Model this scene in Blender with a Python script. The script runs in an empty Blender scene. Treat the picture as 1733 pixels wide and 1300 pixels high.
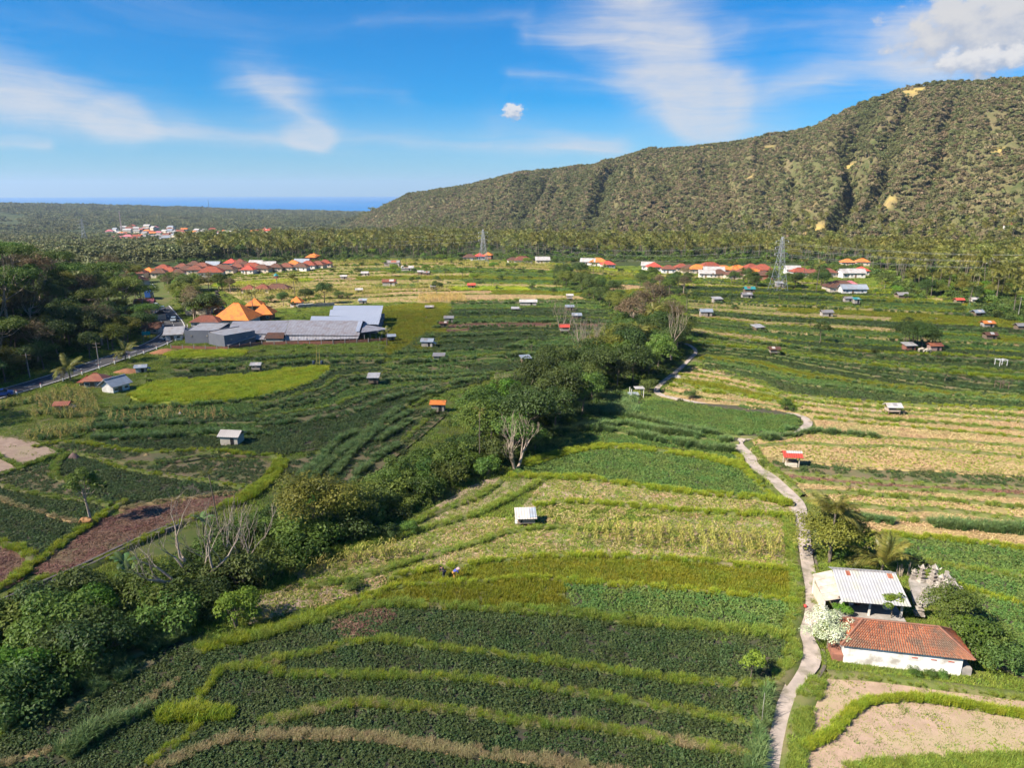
import bpy, math, random
import numpy as np
from mathutils import Vector, Matrix, Euler
from mathutils.geometry import tessellate_polygon

R = math.radians
rng = np.random.default_rng(7)
random.seed(7)
scene = bpy.context.scene
COL = scene.collection

# ------------------------------------------------------------------ camera
F_PX, CX, CY = 1203.0, 866.5, 650.0          # focal length and centre in photograph pixels
CAM_Z = 42.0
PITCH = math.atan(325.0 / F_PX)
cam_data = bpy.data.cameras.new('camera')
cam = bpy.data.objects.new('camera', cam_data)
COL.objects.link(cam)
cam_data.sensor_fit = 'HORIZONTAL'
cam_data.sensor_width = 36.0
cam_data.lens = 36.0 * F_PX / 1733.0
cam_data.clip_start = 1.0
cam_data.clip_end = 90000.0
cam.location = (0, 0, CAM_Z)
cam.rotation_euler = (math.pi / 2 - PITCH, 0, 0)
scene.camera = cam
CP, SP = math.cos(PITCH), math.sin(PITCH)

# ------------------------------------------------------------------ sun and sky direction
SUN_EL = R(42.0)
SUN_AZ = math.atan2(-0.87, -0.48)            # clockwise from +Y, towards the sun: behind the camera, to its left
TO_SUN = Vector((math.sin(SUN_AZ) * math.cos(SUN_EL), math.cos(SUN_AZ) * math.cos(SUN_EL), math.sin(SUN_EL)))
sun_data = bpy.data.lights.new('sun', 'SUN')
sun_data.energy = 5.0
sun_data.angle = R(0.53)
sun_data.color = (1.0, 0.90, 0.77)
sun = bpy.data.objects.new('sun', sun_data)
COL.objects.link(sun)
sun.rotation_euler = (-TO_SUN).to_track_quat('-Z', 'Y').to_euler()

vs = scene.view_settings
vs.view_transform = 'Standard'
vs.look = 'None'
vs.gamma = 1.0
vs.use_curve_mapping = False
vs.exposure = 1.28

scene.render.engine = 'CYCLES'
cy = scene.cycles
cy.use_denoising = True
cy.max_bounces = 5
cy.diffuse_bounces = 2
cy.glossy_bounces = 2
cy.transmission_bounces = 2
cy.volume_bounces = 0
cy.transparent_max_bounces = 12
cy.use_adaptive_sampling = True
cy.adaptive_threshold = 0.02
cy.sample_clamp_indirect = 6.0


def pix_dir(u, v):
    a = (u - CX) / F_PX
    c = (CY - v) / F_PX
    return (a, CP + c * SP, -SP + c * CP)


def azel(u, v):
    x, y, z = pix_dir(u, v)
    return math.degrees(math.atan2(x, y)), math.degrees(math.atan2(z, math.hypot(x, y)))


# ------------------------------------------------------------------ node helper
class Ex:
    """a socket or number with arithmetic that adds Math nodes"""
    def __init__(s, nt, v):
        s.nt, s.v = nt, v
    def op(s, name, *others, clamp=False):
        n = s.nt.nodes.new('ShaderNodeMath')
        n.operation = name
        n.use_clamp = clamp
        for i, o in enumerate((s,) + others):
            w = o.v if isinstance(o, Ex) else o
            if isinstance(w, (int, float)):
                n.inputs[i].default_value = w
            else:
                s.nt.links.new(w, n.inputs[i])
        return Ex(s.nt, n.outputs[0])
    def __add__(s, o): return s.op('ADD', o)
    def __sub__(s, o): return s.op('SUBTRACT', o)
    def __rsub__(s, o): return Ex(s.nt, o).op('SUBTRACT', s)
    def __mul__(s, o): return s.op('MULTIPLY', o)
    def __truediv__(s, o): return s.op('DIVIDE', o)
    __radd__ = __add__
    __rmul__ = __mul__
    def clamp(s): return s.op('ADD', 0.0, clamp=True)
    def step(s, a, b):
        n = s.nt.nodes.new('ShaderNodeMapRange')
        n.interpolation_type = 'SMOOTHSTEP'
        s.nt.links.new(s.v, n.inputs['Value'])
        n.inputs['From Min'].default_value = a
        n.inputs['From Max'].default_value = b
        return Ex(s.nt, n.outputs['Result'])


def combine(nt, x, y, z):
    n = nt.nodes.new('ShaderNodeCombineXYZ')
    for i, o in enumerate((x, y, z)):
        w = o.v if isinstance(o, Ex) else o
        if isinstance(w, (int, float)):
            n.inputs[i].default_value = w
        else:
            nt.links.new(w, n.inputs[i])
    return n.outputs[0]


def noise(nt, vec, scale, detail=4, rough=0.55, dist=0.0):
    n = nt.nodes.new('ShaderNodeTexNoise')
    n.inputs['Scale'].default_value = scale
    n.inputs['Detail'].default_value = detail
    n.inputs['Roughness'].default_value = rough
    n.inputs['Distortion'].default_value = dist
    if vec is not None:
        nt.links.new(vec, n.inputs['Vector'])
    return Ex(nt, n.outputs['Fac'])


def mixcol(nt, f, a, b, mode='MIX'):
    n = nt.nodes.new('ShaderNodeMix')
    n.data_type = 'RGBA'
    n.blend_type = mode
    fi, ai, bi = n.inputs[0], n.inputs[6], n.inputs[7]
    for sock, w in ((fi, f), (ai, a), (bi, b)):
        w = w.v if isinstance(w, Ex) else w
        if isinstance(w, (int, float)):
            sock.default_value = w
        elif isinstance(w, tuple):
            sock.default_value = (*w[:3], 1)
        else:
            nt.links.new(w, sock)
    return n.outputs[2]


# ------------------------------------------------------------------ world: Nishita sky with cirrus and a few cumulus
world = bpy.data.worlds.new('World')
scene.world = world
world.use_nodes = True
nt = world.node_tree
nt.nodes.clear()
out = nt.nodes.new('ShaderNodeOutputWorld')
bg = nt.nodes.new('ShaderNodeBackground')
SKY_STRENGTH = 0.10
bg.inputs['Strength'].default_value = SKY_STRENGTH
sky = nt.nodes.new('ShaderNodeTexSky')
sky.sky_type = 'NISHITA'
sky.sun_disc = False
sky.sun_elevation = SUN_EL
sky.sun_rotation = SUN_AZ % (2 * math.pi)
sky.altitude = 150
sky.air_density = 1.0
sky.dust_density = 0.35
sky.ozone_density = 2.5
tc = nt.nodes.new('ShaderNodeTexCoord')
sep = nt.nodes.new('ShaderNodeSeparateXYZ')
nt.links.new(tc.outputs['Generated'], sep.inputs[0])
dx, dy, dz = (Ex(nt, sep.outputs[i]) for i in range(3))
az = dx.op('ARCTAN2', dy) * (180 / math.pi)
el = dz.op('ARCSINE') * (180 / math.pi)
warp_vec = combine(nt, az * 0.06, el * 0.13, 0.0)
wn = nt.nodes.new('ShaderNodeTexNoise')
wn.inputs['Scale'].default_value = 1.0
wn.inputs['Detail'].default_value = 4
nt.links.new(warp_vec, wn.inputs['Vector'])
ws = nt.nodes.new('ShaderNodeSeparateColor')
nt.links.new(wn.outputs['Color'], ws.inputs[0])
azw = az + (Ex(nt, ws.outputs[0]) - 0.5) * 5.0
elw = el + (Ex(nt, ws.outputs[1]) - 0.5) * 2.0


def stroke(p0, p1, w0, w1, strength, soft=1.0):
    """a soft streak of cloud between two directions, given as pixels of the view it was seen in"""
    a0, e0 = azel(*p0)
    a1, e1 = azel(*p1)
    da, de = a1 - a0, e1 - e0
    L2 = da * da + de * de
    t = ((azw - a0) * (da / L2) + (elw - e0) * (de / L2)).clamp()
    qa = azw - a0 - t * da
    qe = elw - e0 - t * de
    d = (qa * qa + qe * qe).op('SQRT')
    w = t * (w1 - w0) + w0
    return (1.0 - d / w).clamp().op('POWER', 1.3 * soft) * strength


px = 180 / math.pi / F_PX
strokes = [
    ((-80, 150), (230, 208), 100 * px, 48 * px, 1.05), ((200, 208), (560, 236), 44 * px, 30 * px, 0.95),
    ((520, 232), (1040, 252), 32 * px, 40 * px, 0.72), ((420, 130), (560, 215), 75 * px, 40 * px, 0.85),
    ((480, 140), (680, 165), 50 * px, 40 * px, 0.45), ((-80, 245), (95, 250), 24 * px, 14 * px, 0.7),
    ((900, 55), (1160, 70), 34 * px, 80 * px, 0.75), ((1060, -30), (1190, 190), 150 * px, 90 * px, 1.1),
    ((860, 128), (1230, 150), 26 * px, 56 * px, 0.7), ((1180, 190), (1580, 85), 60 * px, 80 * px, 0.9),
    ((1250, 50), (1800, 10), 50 * px, 90 * px, 0.6), ((1080, 190), (1330, 225), 60 * px, 50 * px, 0.5),
    ((830, 200), (1060, 250), 60 * px, 40 * px, 0.4), ((600, 34), (900, 20), 26 * px, 26 * px, 0.42),
    ((1560, 100), (1760, 80), 90 * px, 120 * px, 0.8), ((0, 110), (300, 180), 120 * px, 60 * px, 0.35),
]
m = None
for s_ in strokes:
    q = stroke(*s_)
    m = q if m is None else m.op('MAXIMUM', q) if False else m + q * 0.85
# wispy texture, drawn out along the wind
fib = noise(nt, combine(nt, azw * 0.09 + elw * 0.16, elw * 0.95, 0.3), 1.0, 9, 0.66, 0.9)
puf = noise(nt, combine(nt, azw * 0.30, elw * 0.62, 2.7), 1.0, 8, 0.6, 0.2)
gen = noise(nt, combine(nt, az * 0.035, el * 0.12, 5.1), 1.0, 7, 0.6, 1.2).step(0.56, 0.86) * 0.35
tex = fib * 0.62 + puf * 0.38
cir = ((m.op('MINIMUM', 1.1) * 0.95 + (tex - 0.55) * 2.1).step(-0.25, 1.5) * (m * 1.3).clamp() * 1.1 + gen * fib).clamp()
# small and large cumulus
def cumulus(u, v, w, h, thr):
    a0, e0 = azel(u, v)
    qa = (az - a0) / (w * px)
    qe = (el - e0) / (h * px)
    d = (qa * qa + qe * qe).op('SQRT')
    n_ = noise(nt, combine(nt, az * (9.0 / (w * px) ** 0.7 / 3), el * (12.0 / (w * px) ** 0.7 / 3), u * 0.01), 1.0, 7, 0.6)
    body = ((1.0 - d) + (n_ - 0.5) * 1.5).step(thr, thr + 0.35)
    shade = (qe + (n_ - 0.5) * 2.2).step(-0.9, 0.35)
    return body, shade
c1, s1 = cumulus(868, 188, 26, 20, 0.25)
c2, s2 = cumulus(1690, 40, 170, 80, 0.2)
c3, s3 = cumulus(1665, 100, 80, 26, 0.2)
hs = nt.nodes.new('ShaderNodeHueSaturation')
nt.links.new((el.step(2.0, 16.0) * 0.55 + 1.12).v, hs.inputs['Saturation'])
hs.inputs['Value'].default_value = 1.0
nt.links.new(mixcol(nt, 1.0, sky.outputs[0], (0.22, 0.40, 0.58), 'MULTIPLY'), hs.inputs['Color'])
K = 0.30 / SKY_STRENGTH
c = mixcol(nt, cir * 0.9, hs.outputs[0], (K * 1.0, K * 1.0, K * 1.03))
for body, shade, k in ((c2, s2, 1.0), (c3, s3, 1.15), (c1, s1, 1.15)):
    cc = mixcol(nt, shade, (K * 0.50, K * 0.60, K * 0.80), (K * k, K * k * 0.98, K * k * 0.97))
    c = mixcol(nt, body * 0.93, c, cc)
nt.links.new(c, bg.inputs['Color'])
nt.links.new(bg.outputs[0], out.inputs[0])

# ------------------------------------------------------------------ terrain
def sstep(a, b, x):
    t = np.clip((x - a) / (b - a), 0, 1)
    return t * t * (3 - 2 * t)


def vnoise(x, y, seed=0):
    """value noise, vectorised, 0..1"""
    xi, yi = np.floor(x).astype(np.int64), np.floor(y).astype(np.int64)
    xf, yf = x - xi, y - yi
    def h(a, b):
        n = (a * 374761393 + b * 668265263 + seed * 974711) & 0xffffffff
        n = ((n ^ (n >> 13)) * 1274126177) & 0xffffffff
        return ((n ^ (n >> 16)) & 0xffff) / 65535.0
    u_, v_ = xf * xf * (3 - 2 * xf), yf * yf * (3 - 2 * yf)
    return (h(xi, yi) * (1 - u_) + h(xi + 1, yi) * u_) * (1 - v_) + (h(xi, yi + 1) * (1 - u_) + h(xi + 1, yi + 1) * u_) * v_


def fbm(x, y, oct=4, seed=0):
    s, a, t = 0, 1.0, 0
    for i in range(oct):
        s = s + a * vnoise(x, y, seed + i)
        t += a
        a *= 0.5
        x, y = x * 2.03 + 7.1, y * 2.03 + 3.7
    return s / t


RIDGE = [(470, 402), (560, 388), (600, 369), (690, 326), (790, 310), (890, 287), (1000, 276), (1100, 248), (1190, 245), (1300, 227),
         (1380, 209), (1450, 174), (1530, 145), (1560, 137), (1650, 132), (1733, 126), (1900, 105), (2300, 130), (3000, 200)]
RIDGE_R = [2150, 2050, 1980, 1820, 1700, 1600, 1520, 1440, 1400, 1330, 1300, 1260, 1230, 1220, 1180, 1150, 1100, 1050, 1000]
FOOT_R = [2100, 1900, 1750, 1400, 1180, 1050, 980, 920, 880, 840, 800, 770, 740, 730, 700, 670, 600, 520, 480]
R_AZ = np.array([azel(*p)[0] for p in RIDGE])
R_EL = np.array([azel(*p)[1] for p in RIDGE])
CREST_AZ = np.array([-90, -35.8, -29, -21.2, -7.9, 0, 90.0])
CREST_Z = np.array([0, -22, -42, -64, -100, -104, -104.0])
SEA_Z = -108.0


def hill_t(x, y):
    r, a = np.hypot(x, y), np.degrees(np.arctan2(x, y))
    rr = np.interp(a, R_AZ, np.array(RIDGE_R, float))
    rf = np.interp(a, R_AZ, np.array(FOOT_R, float))
    return r, a, rr, rf, (r - rf) / (rr - rf)


def vz(y):
    """the valley floor falls gently away from the camera"""
    return -0.014 * np.maximum(0, np.asarray(y, float) - 120)


def base_z(x, y):
    r, a = np.hypot(x, y), np.degrees(np.arctan2(x, y))
    away = np.interp(r, [560, 900, 1900], [-6.2, -20, -55.0])
    k = sstep(480, 640, r)
    near = vz(y) * (1 - k) + away * k
    crest = np.interp(a, CREST_AZ, CREST_Z)
    f = np.clip((r - 1900) / 2600, 0, 1)
    far = -55 + (crest + 55) * f
    drop = np.clip((r - 4600) / 1500, 0, 1)
    far = far + (-135 - far) * drop
    z = np.where(r < 1900, near, far)
    z = z + sstep(500, 1200, r) * (fbm(x / 260, y / 260, 3, 5) - 0.5) * 16
    # wooded slope left of the road
    side = sstep(0, 34, -(x + 118 + 0.10 * (y - 150)))
    z = z + side * 27 * np.exp(-(((x + 185) / 72) ** 2 + ((y - 172) / 78) ** 2))
    return z


def spur_line(r, a, rf):
    """1 on the crest of a spur, 0 in the bed of a gully; spurs lean to the left downhill"""
    w = a + (fbm(r / 210, a / 7, 3, 21) - 0.5) * 6.5 - (r - rf) * 0.0035
    q = vnoise(w / 2.1, r / 1200, 31) * 0.75 + vnoise(w / 0.95 + 5, r / 700, 33) * 0.25
    return np.clip(1.08 - np.sqrt((2.3 * (q - 0.5)) ** 2 + 0.012), 0, 1), w


def terrain(x, y):
    x, y = np.asarray(x, float), np.asarray(y, float)
    r, a, rr, rf, t = hill_t(x, y)
    z = base_z(x, y)
    zr = CAM_Z + rr * np.tan(np.radians(np.interp(a, R_AZ, R_EL))) - 7.0
    zf = base_z(x * rf / np.maximum(r, 1), y * rf / np.maximum(r, 1))
    tc_ = np.clip(t, 0, 1)
    prof = np.where(t < 1, 0.72 * tc_ ** 1.15 + 0.28 * (1 - np.cos(tc_ * math.pi)) / 2, 1 - sstep(0, 600, r - rr))
    h = (zr - zf) * prof
    # spurs and gullies running down the slope, bending a little
    g, w = spur_line(r, a, rf)
    g2 = 1 - np.abs(2 * vnoise(w / 1.0 + 9, r / 420, 37) - 1)
    env = np.clip(t, 0, 1) * np.clip(1.02 - t, 0, 1) * 4
    spur = ((g - 0.5) * 52 + (g2 - 0.5) * 16 + (fbm(r / 60, a / 1.2, 3, 91) - 0.5) * 14) * env
    zf_ = np.where(t < 1, zf, z)
    h = (zr - zf_) * prof
    hz = zf_ + h + spur * np.clip((zr - zf) / 130, 0.15, 0.9)
    on = (t > 0) & (a > R_AZ[0])
    edge = sstep(R_AZ[0], R_AZ[0] + 3, a)
    zz = np.where(on, z + (np.maximum(hz, z) - z) * edge, z)
    return zz


def tz(x, y):
    return float(terrain(np.array([x]), np.array([y]))[0])


def gp(u, v, z=0.0):
    """the point of the level valley floor seen at a pixel"""
    x, y, dz_ = pix_dir(u, v)
    t = (z - CAM_Z) / dz_
    if z == 0.0 and y * t > 120:
        t = -(CAM_Z - 1.68) / (dz_ + 0.014 * y)
    return (x * t, y * t)


def at(u, v, Y):
    """the point seen at a pixel at forward distance Y"""
    x, y, dz_ = pix_dir(u, v)
    return Vector((x * Y / y, Y, CAM_Z + dz_ * Y / y))


_TS = np.geomspace(60, 9000, 1400)
def gpt(u, v):
    """the point of the terrain seen at a pixel"""
    if v > 470:
        return gp(u, v)
    x, y, dz_ = pix_dir(u, v)
    n = math.hypot(x, y)
    X, Y = x / n * _TS, y / n * _TS
    below = (CAM_Z + dz_ / n * _TS) < terrain(X, Y)
    i = int(np.argmax(below)) if below.any() else len(_TS) - 1
    return (float(X[i]), float(Y[i]))


def to_pix(x, y, z):
    xf = y * CP - (z - CAM_Z) * SP
    up = y * SP + (z - CAM_Z) * CP
    xf = np.where(np.asarray(xf) < 0.1, 0.1, xf)
    return CX + F_PX * x / xf, CY - F_PX * up / xf


# ------------------------------------------------------------------ object helpers
def link(o, parent=None):
    COL.objects.link(o)
    if parent is not None:
        o.parent = parent
    return o


def tag(o, label=None, cat=None, group=None, kind=None):
    if label: o['label'] = label
    if cat: o['category'] = cat
    if group: o['group'] = group
    if kind: o['kind'] = kind
    return o


def empty(name, loc, rz=0.0, s=1.0):
    o = bpy.data.objects.new(name, None)
    o.empty_display_size = 0.3
    o.location = loc
    o.rotation_euler = (0, 0, rz)
    o.scale = (s, s, s)
    return link(o)


def np_mesh(name, V, faces, mats, smooth=False, v=None, midx=None):
    """mesh from a vertex array and a list of face arrays (each (n,3) or (n,4))"""
    me = bpy.data.meshes.new(name)
    V = np.asarray(V, np.float32)
    faces = [np.asarray(f, np.int32) for f in faces if len(f)]
    nl = sum(f.size for f in faces)
    nf = sum(len(f) for f in faces)
    me.vertices.add(len(V))
    me.vertices.foreach_set('co', V.ravel())
    me.loops.add(nl)
    me.polygons.add(nf)
    me.loops.foreach_set('vertex_index', np.concatenate([f.ravel() for f in faces]))
    sizes = np.concatenate([np.full(len(f), f.shape[1], np.int32) for f in faces])
    me.polygons.foreach_set('loop_start', np.concatenate([[0], np.cumsum(sizes)[:-1]]).astype(np.int32))
    if midx is not None:
        me.polygons.foreach_set('material_index', np.asarray(midx, np.int32))
    me.polygons.foreach_set('use_smooth', np.full(nf, smooth))
    if v is not None:
        at = me.attributes.new('v', 'FLOAT', 'POINT')
        at.data.foreach_set('value', np.asarray(v, np.float32))
    for m_ in (mats if isinstance(mats, (list, tuple)) else [mats]):
        me.materials.append(m_)
    me.update(calc_edges=True)
    return me


class MB:
    """collects boxes, prisms, tubes and quads into one mesh"""
    def __init__(s):
        s.V, s.F = [], []
    def add(s, verts, faces):
        b = len(s.V)
        s.V.extend([tuple(p) for p in verts])
        s.F.extend([tuple(i + b for i in f) for f in faces])
        return s
    def box(s, c, d, rz=0.0, tilt=None):
        hx, hy, hz = d[0] / 2, d[1] / 2, d[2] / 2
        P = [Vector((x, y, z)) for z in (-hz, hz) for x, y in ((-hx, -hy), (hx, -hy), (hx, hy), (-hx, hy))]
        M = Matrix.Rotation(rz, 3, 'Z')
        if tilt is not None:
            M = M @ Euler(tilt).to_matrix()
        P = [M @ p + Vector(c) for p in P]
        return s.add(P, [(3, 2, 1, 0), (4, 5, 6, 7), (0, 1, 5, 4), (1, 2, 6, 5), (2, 3, 7, 6), (3, 0, 4, 7)])
    def slab(s, quad, t):
        """a plate of thickness t below the four points"""
        q = [Vector(p) for p in quad]
        n = (q[1] - q[0]).cross(q[-1] - q[0]).normalized()
        if n.z < 0:
            q.reverse()
            n = -n
        k = len(q)
        P = [p for p in q] + [p - n * t for p in q]
        return s.add(P, [tuple(range(k)), tuple(reversed(range(k, 2 * k)))] + [(i, i + k, (i + 1) % k + k, (i + 1) % k) for i in range(k)])
    def extrude(s, poly, z0, z1):
        k = len(poly)
        P = [(x, y, z0) for x, y in poly] + [(x, y, z1) for x, y in poly]
        return s.add(P, [tuple(reversed(range(k))), tuple(range(k, 2 * k))] + [(i, (i + 1) % k, (i + 1) % k + k, i + k) for i in range(k)])
    def tube(s, pts, rad, sides=6, cap=True):
        pts = [Vector(p) for p in pts]
        rad = rad if isinstance(rad, (list, tuple)) else [rad] * len(pts)
        rings = []
        for i, p in enumerate(pts):
            d = (pts[min(i + 1, len(pts) - 1)] - pts[max(i - 1, 0)])
            d = d.normalized() if d.length > 1e-6 else Vector((0, 0, 1))
            a = d.cross(Vector((0.31, 0.95, 0.05)) if abs(d.z) > 0.7 else Vector((0, 0, 1))).normalized()
            b = d.cross(a)
            rings.append([p + (a * math.cos(2 * math.pi * k / sides) + b * math.sin(2 * math.pi * k / sides)) * rad[i] for k in range(sides)])
        P = [p for r_ in rings for p in r_]
        Fc = []
        for i in range(len(pts) - 1):
            for k in range(sides):
                k2 = (k + 1) % sides
                Fc.append((i * sides + k, i * sides + k2, (i + 1) * sides + k2, (i + 1) * sides + k))
        if cap:
            Fc.append(tuple(reversed(range(sides))))
            Fc.append(tuple((len(pts) - 1) * sides + k for k in range(sides)))
        return s.add(P, Fc)
    def lathe(s, prof, sides=12, c=(0, 0, 0)):
        P = [(c[0] + r_ * math.cos(2 * math.pi * k / sides), c[1] + r_ * math.sin(2 * math.pi * k / sides), c[2] + z) for r_, z in prof for k in range(sides)]
        Fc = [(i * sides + k, i * sides + (k + 1) % sides, (i + 1) * sides + (k + 1) % sides, (i + 1) * sides + k) for i in range(len(prof) - 1) for k in range(sides)]
        Fc += [tuple(reversed(range(sides))), tuple((len(prof) - 1) * sides + k for k in range(sides))]
        return s.add(P, Fc)
    def mesh(s, name, mat, smooth=False):
        me = bpy.data.meshes.new(name)
        me.from_pydata([tuple(p) for p in s.V], [], s.F)
        me.materials.append(mat)
        if smooth:
            me.polygons.foreach_set('use_smooth', [True] * len(me.polygons))
        me.update()
        return me
    def build(s, name, mat, parent=None, smooth=False):
        return link(bpy.data.objects.new(name, s.mesh(name, mat, smooth)), parent)


def obj(name, me, parent=None):
    return link(bpy.data.objects.new(name, me), parent)


def copy_tree(o, parent=None):
    c_ = o.copy()
    link(c_)
    if parent is not None:
        c_.parent = parent
    for ch in o.children:
        copy_tree(ch, c_)
    return c_


# ------------------------------------------------------------------ materials
MATS = {}
def surf(name, c1, c2=None, scale=1.0, rough=0.85, spec=0.2, bump=0.0, bscale=None, c3=None, s3=0.1, lo=0.35, hi=0.65, metal=0.0, coords='pos', ribs=None, rows=None):
    """a mottled surface: two colours by noise, a third by broad noise; optional ribs (corrugated sheet) or rows (roof tiles)"""
    if name in MATS:
        return MATS[name]
    m_ = bpy.data.materials.new(name)
    m_.use_nodes = True
    n_ = m_.node_tree
    b = n_.nodes['Principled BSDF']
    b.inputs['Roughness'].default_value = rough
    b.inputs['Specular IOR Level'].default_value = spec
    b.inputs['Metallic'].default_value = metal
    if coords == 'pos':
        g_ = n_.nodes.new('ShaderNodeNewGeometry')
        vec = g_.outputs['Position']
    else:
        g_ = n_.nodes.new('ShaderNodeTexCoord')
        vec = g_.outputs['Object']
    c2 = c2 or tuple(k * 0.75 for k in c1)
    f = noise(n_, vec, scale, 6, 0.65).step(lo, hi)
    col = mixcol(n_, f, c1, c2)
    if c3:
        col = mixcol(n_, noise(n_, vec, s3, 5, 0.6).step(0.45, 0.68), col, c3)
    hgt = noise(n_, vec, bscale or scale * 3, 5, 0.7)
    if ribs or rows:
        t_ = n_.nodes.new('ShaderNodeTexCoord')
        sp = n_.nodes.new('ShaderNodeSeparateXYZ')
        n_.links.new(t_.outputs['Object'], sp.inputs[0])
        X, Y, Z = (Ex(n_, sp.outputs[i]) for i in range(3))
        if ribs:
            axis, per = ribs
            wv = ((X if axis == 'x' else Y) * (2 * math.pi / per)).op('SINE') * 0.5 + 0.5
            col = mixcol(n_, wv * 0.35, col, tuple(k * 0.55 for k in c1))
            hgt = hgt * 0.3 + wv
        if rows:
            wv = (Z * (1 / rows)).op('FRACT')
            wx = ((X + Y) * (1 / (rows * 1.1))).op('FRACT')
            sh = wv.step(0.0, 0.25) * wx.step(0.0, 0.2)
            col = mixcol(n_, (1.0 - sh) * 0.5, col, tuple(k * 0.4 for k in c1))
            hgt = hgt * 0.4 + sh
    n_.links.new(col, b.inputs['Base Color'])
    if bump or ribs or rows:
        bp = n_.nodes.new('ShaderNodeBump')
        bp.inputs['Strength'].default_value = bump or 0.5
        bp.inputs['Distance'].default_value = 0.06
        n_.links.new(hgt.v, bp.inputs['Height'])
        n_.links.new(bp.outputs[0], b.inputs['Normal'])
    MATS[name] = m_
    return m_


def leafmat(name, c1, c2, transl=0.3, rough=0.5, spec=0.25, var=0.35):
    """leaves: colour from a per-leaf value and a per-plant value, some light passing through"""
    if name in MATS:
        return MATS[name]
    m_ = bpy.data.materials.new(name)
    m_.use_nodes = True
    n_ = m_.node_tree
    b = n_.nodes['Principled BSDF']
    o_ = n_.nodes['Material Output']
    b.inputs['Roughness'].default_value = rough
    b.inputs['Specular IOR Level'].default_value = spec
    a_ = n_.nodes.new('ShaderNodeAttribute')
    a_.attribute_name = 'v'
    oi = n_.nodes.new('ShaderNodeObjectInfo')
    rnd = Ex(n_, oi.outputs['Random'])
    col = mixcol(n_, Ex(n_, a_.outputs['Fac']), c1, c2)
    h_ = n_.nodes.new('ShaderNodeHueSaturation')
    n_.links.new(col, h_.inputs['Color'])
    n_.links.new(((rnd * 7.31).op('FRACT') * 0.05 + 0.475).v, h_.inputs['Hue'])
    n_.links.new((rnd * (2 * var) + (1 - var)).v, h_.inputs['Value'])
    n_.links.new(h_.outputs[0], b.inputs['Base Color'])
    t_ = n_.nodes.new('ShaderNodeBsdfTranslucent')
    n_.links.new(h_.outputs[0], t_.inputs['Color'])
    mx = n_.nodes.new('ShaderNodeMixShader')
    mx.inputs[0].default_value = transl
    n_.links.new(b.outputs[0], mx.inputs[1])
    n_.links.new(t_.outputs[0], mx.inputs[2])
    n_.links.new(mx.outputs[0], o_.inputs['Surface'])
    MATS[name] = m_
    return m_


# ------------------------------------------------------------------ instancing of uncountable vegetation
SCATTER = {}
def scatter_group(key, protos):
    """node group that stands the given meshes on the points of a mesh"""
    if key in SCATTER:
        return SCATTER[key]
    ng = bpy.data.node_groups.new('scatter_' + key, 'GeometryNodeTree')
    ng.interface.new_socket('Geometry', in_out='INPUT', socket_type='NodeSocketGeometry')
    ng.interface.new_socket('Geometry', in_out='OUTPUT', socket_type='NodeSocketGeometry')
    gi, go = ng.nodes.new('NodeGroupInput'), ng.nodes.new('NodeGroupOutput')
    g2 = ng.nodes.new('GeometryNodeGeometryToInstance')
    for me in reversed(protos):
        po = bpy.data.objects.new('source_' + me.name, me)
        oi = ng.nodes.new('GeometryNodeObjectInfo')
        oi.inputs['Object'].default_value = po
        oi.inputs['As Instance'].default_value = False
        ng.links.new(oi.outputs['Geometry'], g2.inputs[0])
    ip = ng.nodes.new('GeometryNodeInstanceOnPoints')
    def na(nm, ty):
        n_ = ng.nodes.new('GeometryNodeInputNamedAttribute')
        n_.data_type = ty
        n_.inputs['Name'].default_value = nm
        return n_.outputs['Attribute']
    ng.links.new(gi.outputs[0], ip.inputs['Points'])
    ng.links.new(g2.outputs[0], ip.inputs['Instance'])
    ip.inputs['Pick Instance'].default_value = True
    ng.links.new(na('idx', 'INT'), ip.inputs['Instance Index'])
    ng.links.new(na('rot', 'FLOAT_VECTOR'), ip.inputs['Rotation'])
    ng.links.new(na('scl', 'FLOAT_VECTOR'), ip.inputs['Scale'])
    ng.links.new(ip.outputs[0], go.inputs[0])
    SCATTER[key] = (ng, len(protos))
    return SCATTER[key]


def scatter(name, key, P, scl, rot=None, label=None, cat=None, kind='stuff', parent=None, group=None, zs=None):
    """one object of vegetation: a plant standing on every point"""
    P = np.asarray(P, np.float32)
    if len(P) == 0:
        return None
    ng, k = SCATTER[key]
    me = bpy.data.meshes.new(name)
    me.vertices.add(len(P))
    me.vertices.foreach_set('co', P.ravel())
    n = len(P)
    if rot is None:
        rot = np.stack([rng.normal(0, 0.06, n), rng.normal(0, 0.06, n), rng.uniform(0, 6.283, n)], 1)
    scl = np.asarray(scl, np.float32)
    if scl.ndim == 0:
        scl = scl * rng.uniform(0.8, 1.25, n)
    s3 = np.stack([scl, scl, scl * (zs if zs is not None else 1.0)], 1)
    a_ = me.attributes.new('rot', 'FLOAT_VECTOR', 'POINT'); a_.data.foreach_set('vector', np.asarray(rot, np.float32).ravel())
    a_ = me.attributes.new('scl', 'FLOAT_VECTOR', 'POINT'); a_.data.foreach_set('vector', s3.astype(np.float32).ravel())
    a_ = me.attributes.new('idx', 'INT', 'POINT'); a_.data.foreach_set('value', rng.integers(0, k, n).astype(np.int32))
    o = link(bpy.data.objects.new(name, me), parent)
    md = o.modifiers.new('plants', 'NODES')
    md.node_group = ng
    return tag(o, label, cat, group, kind)


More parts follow.
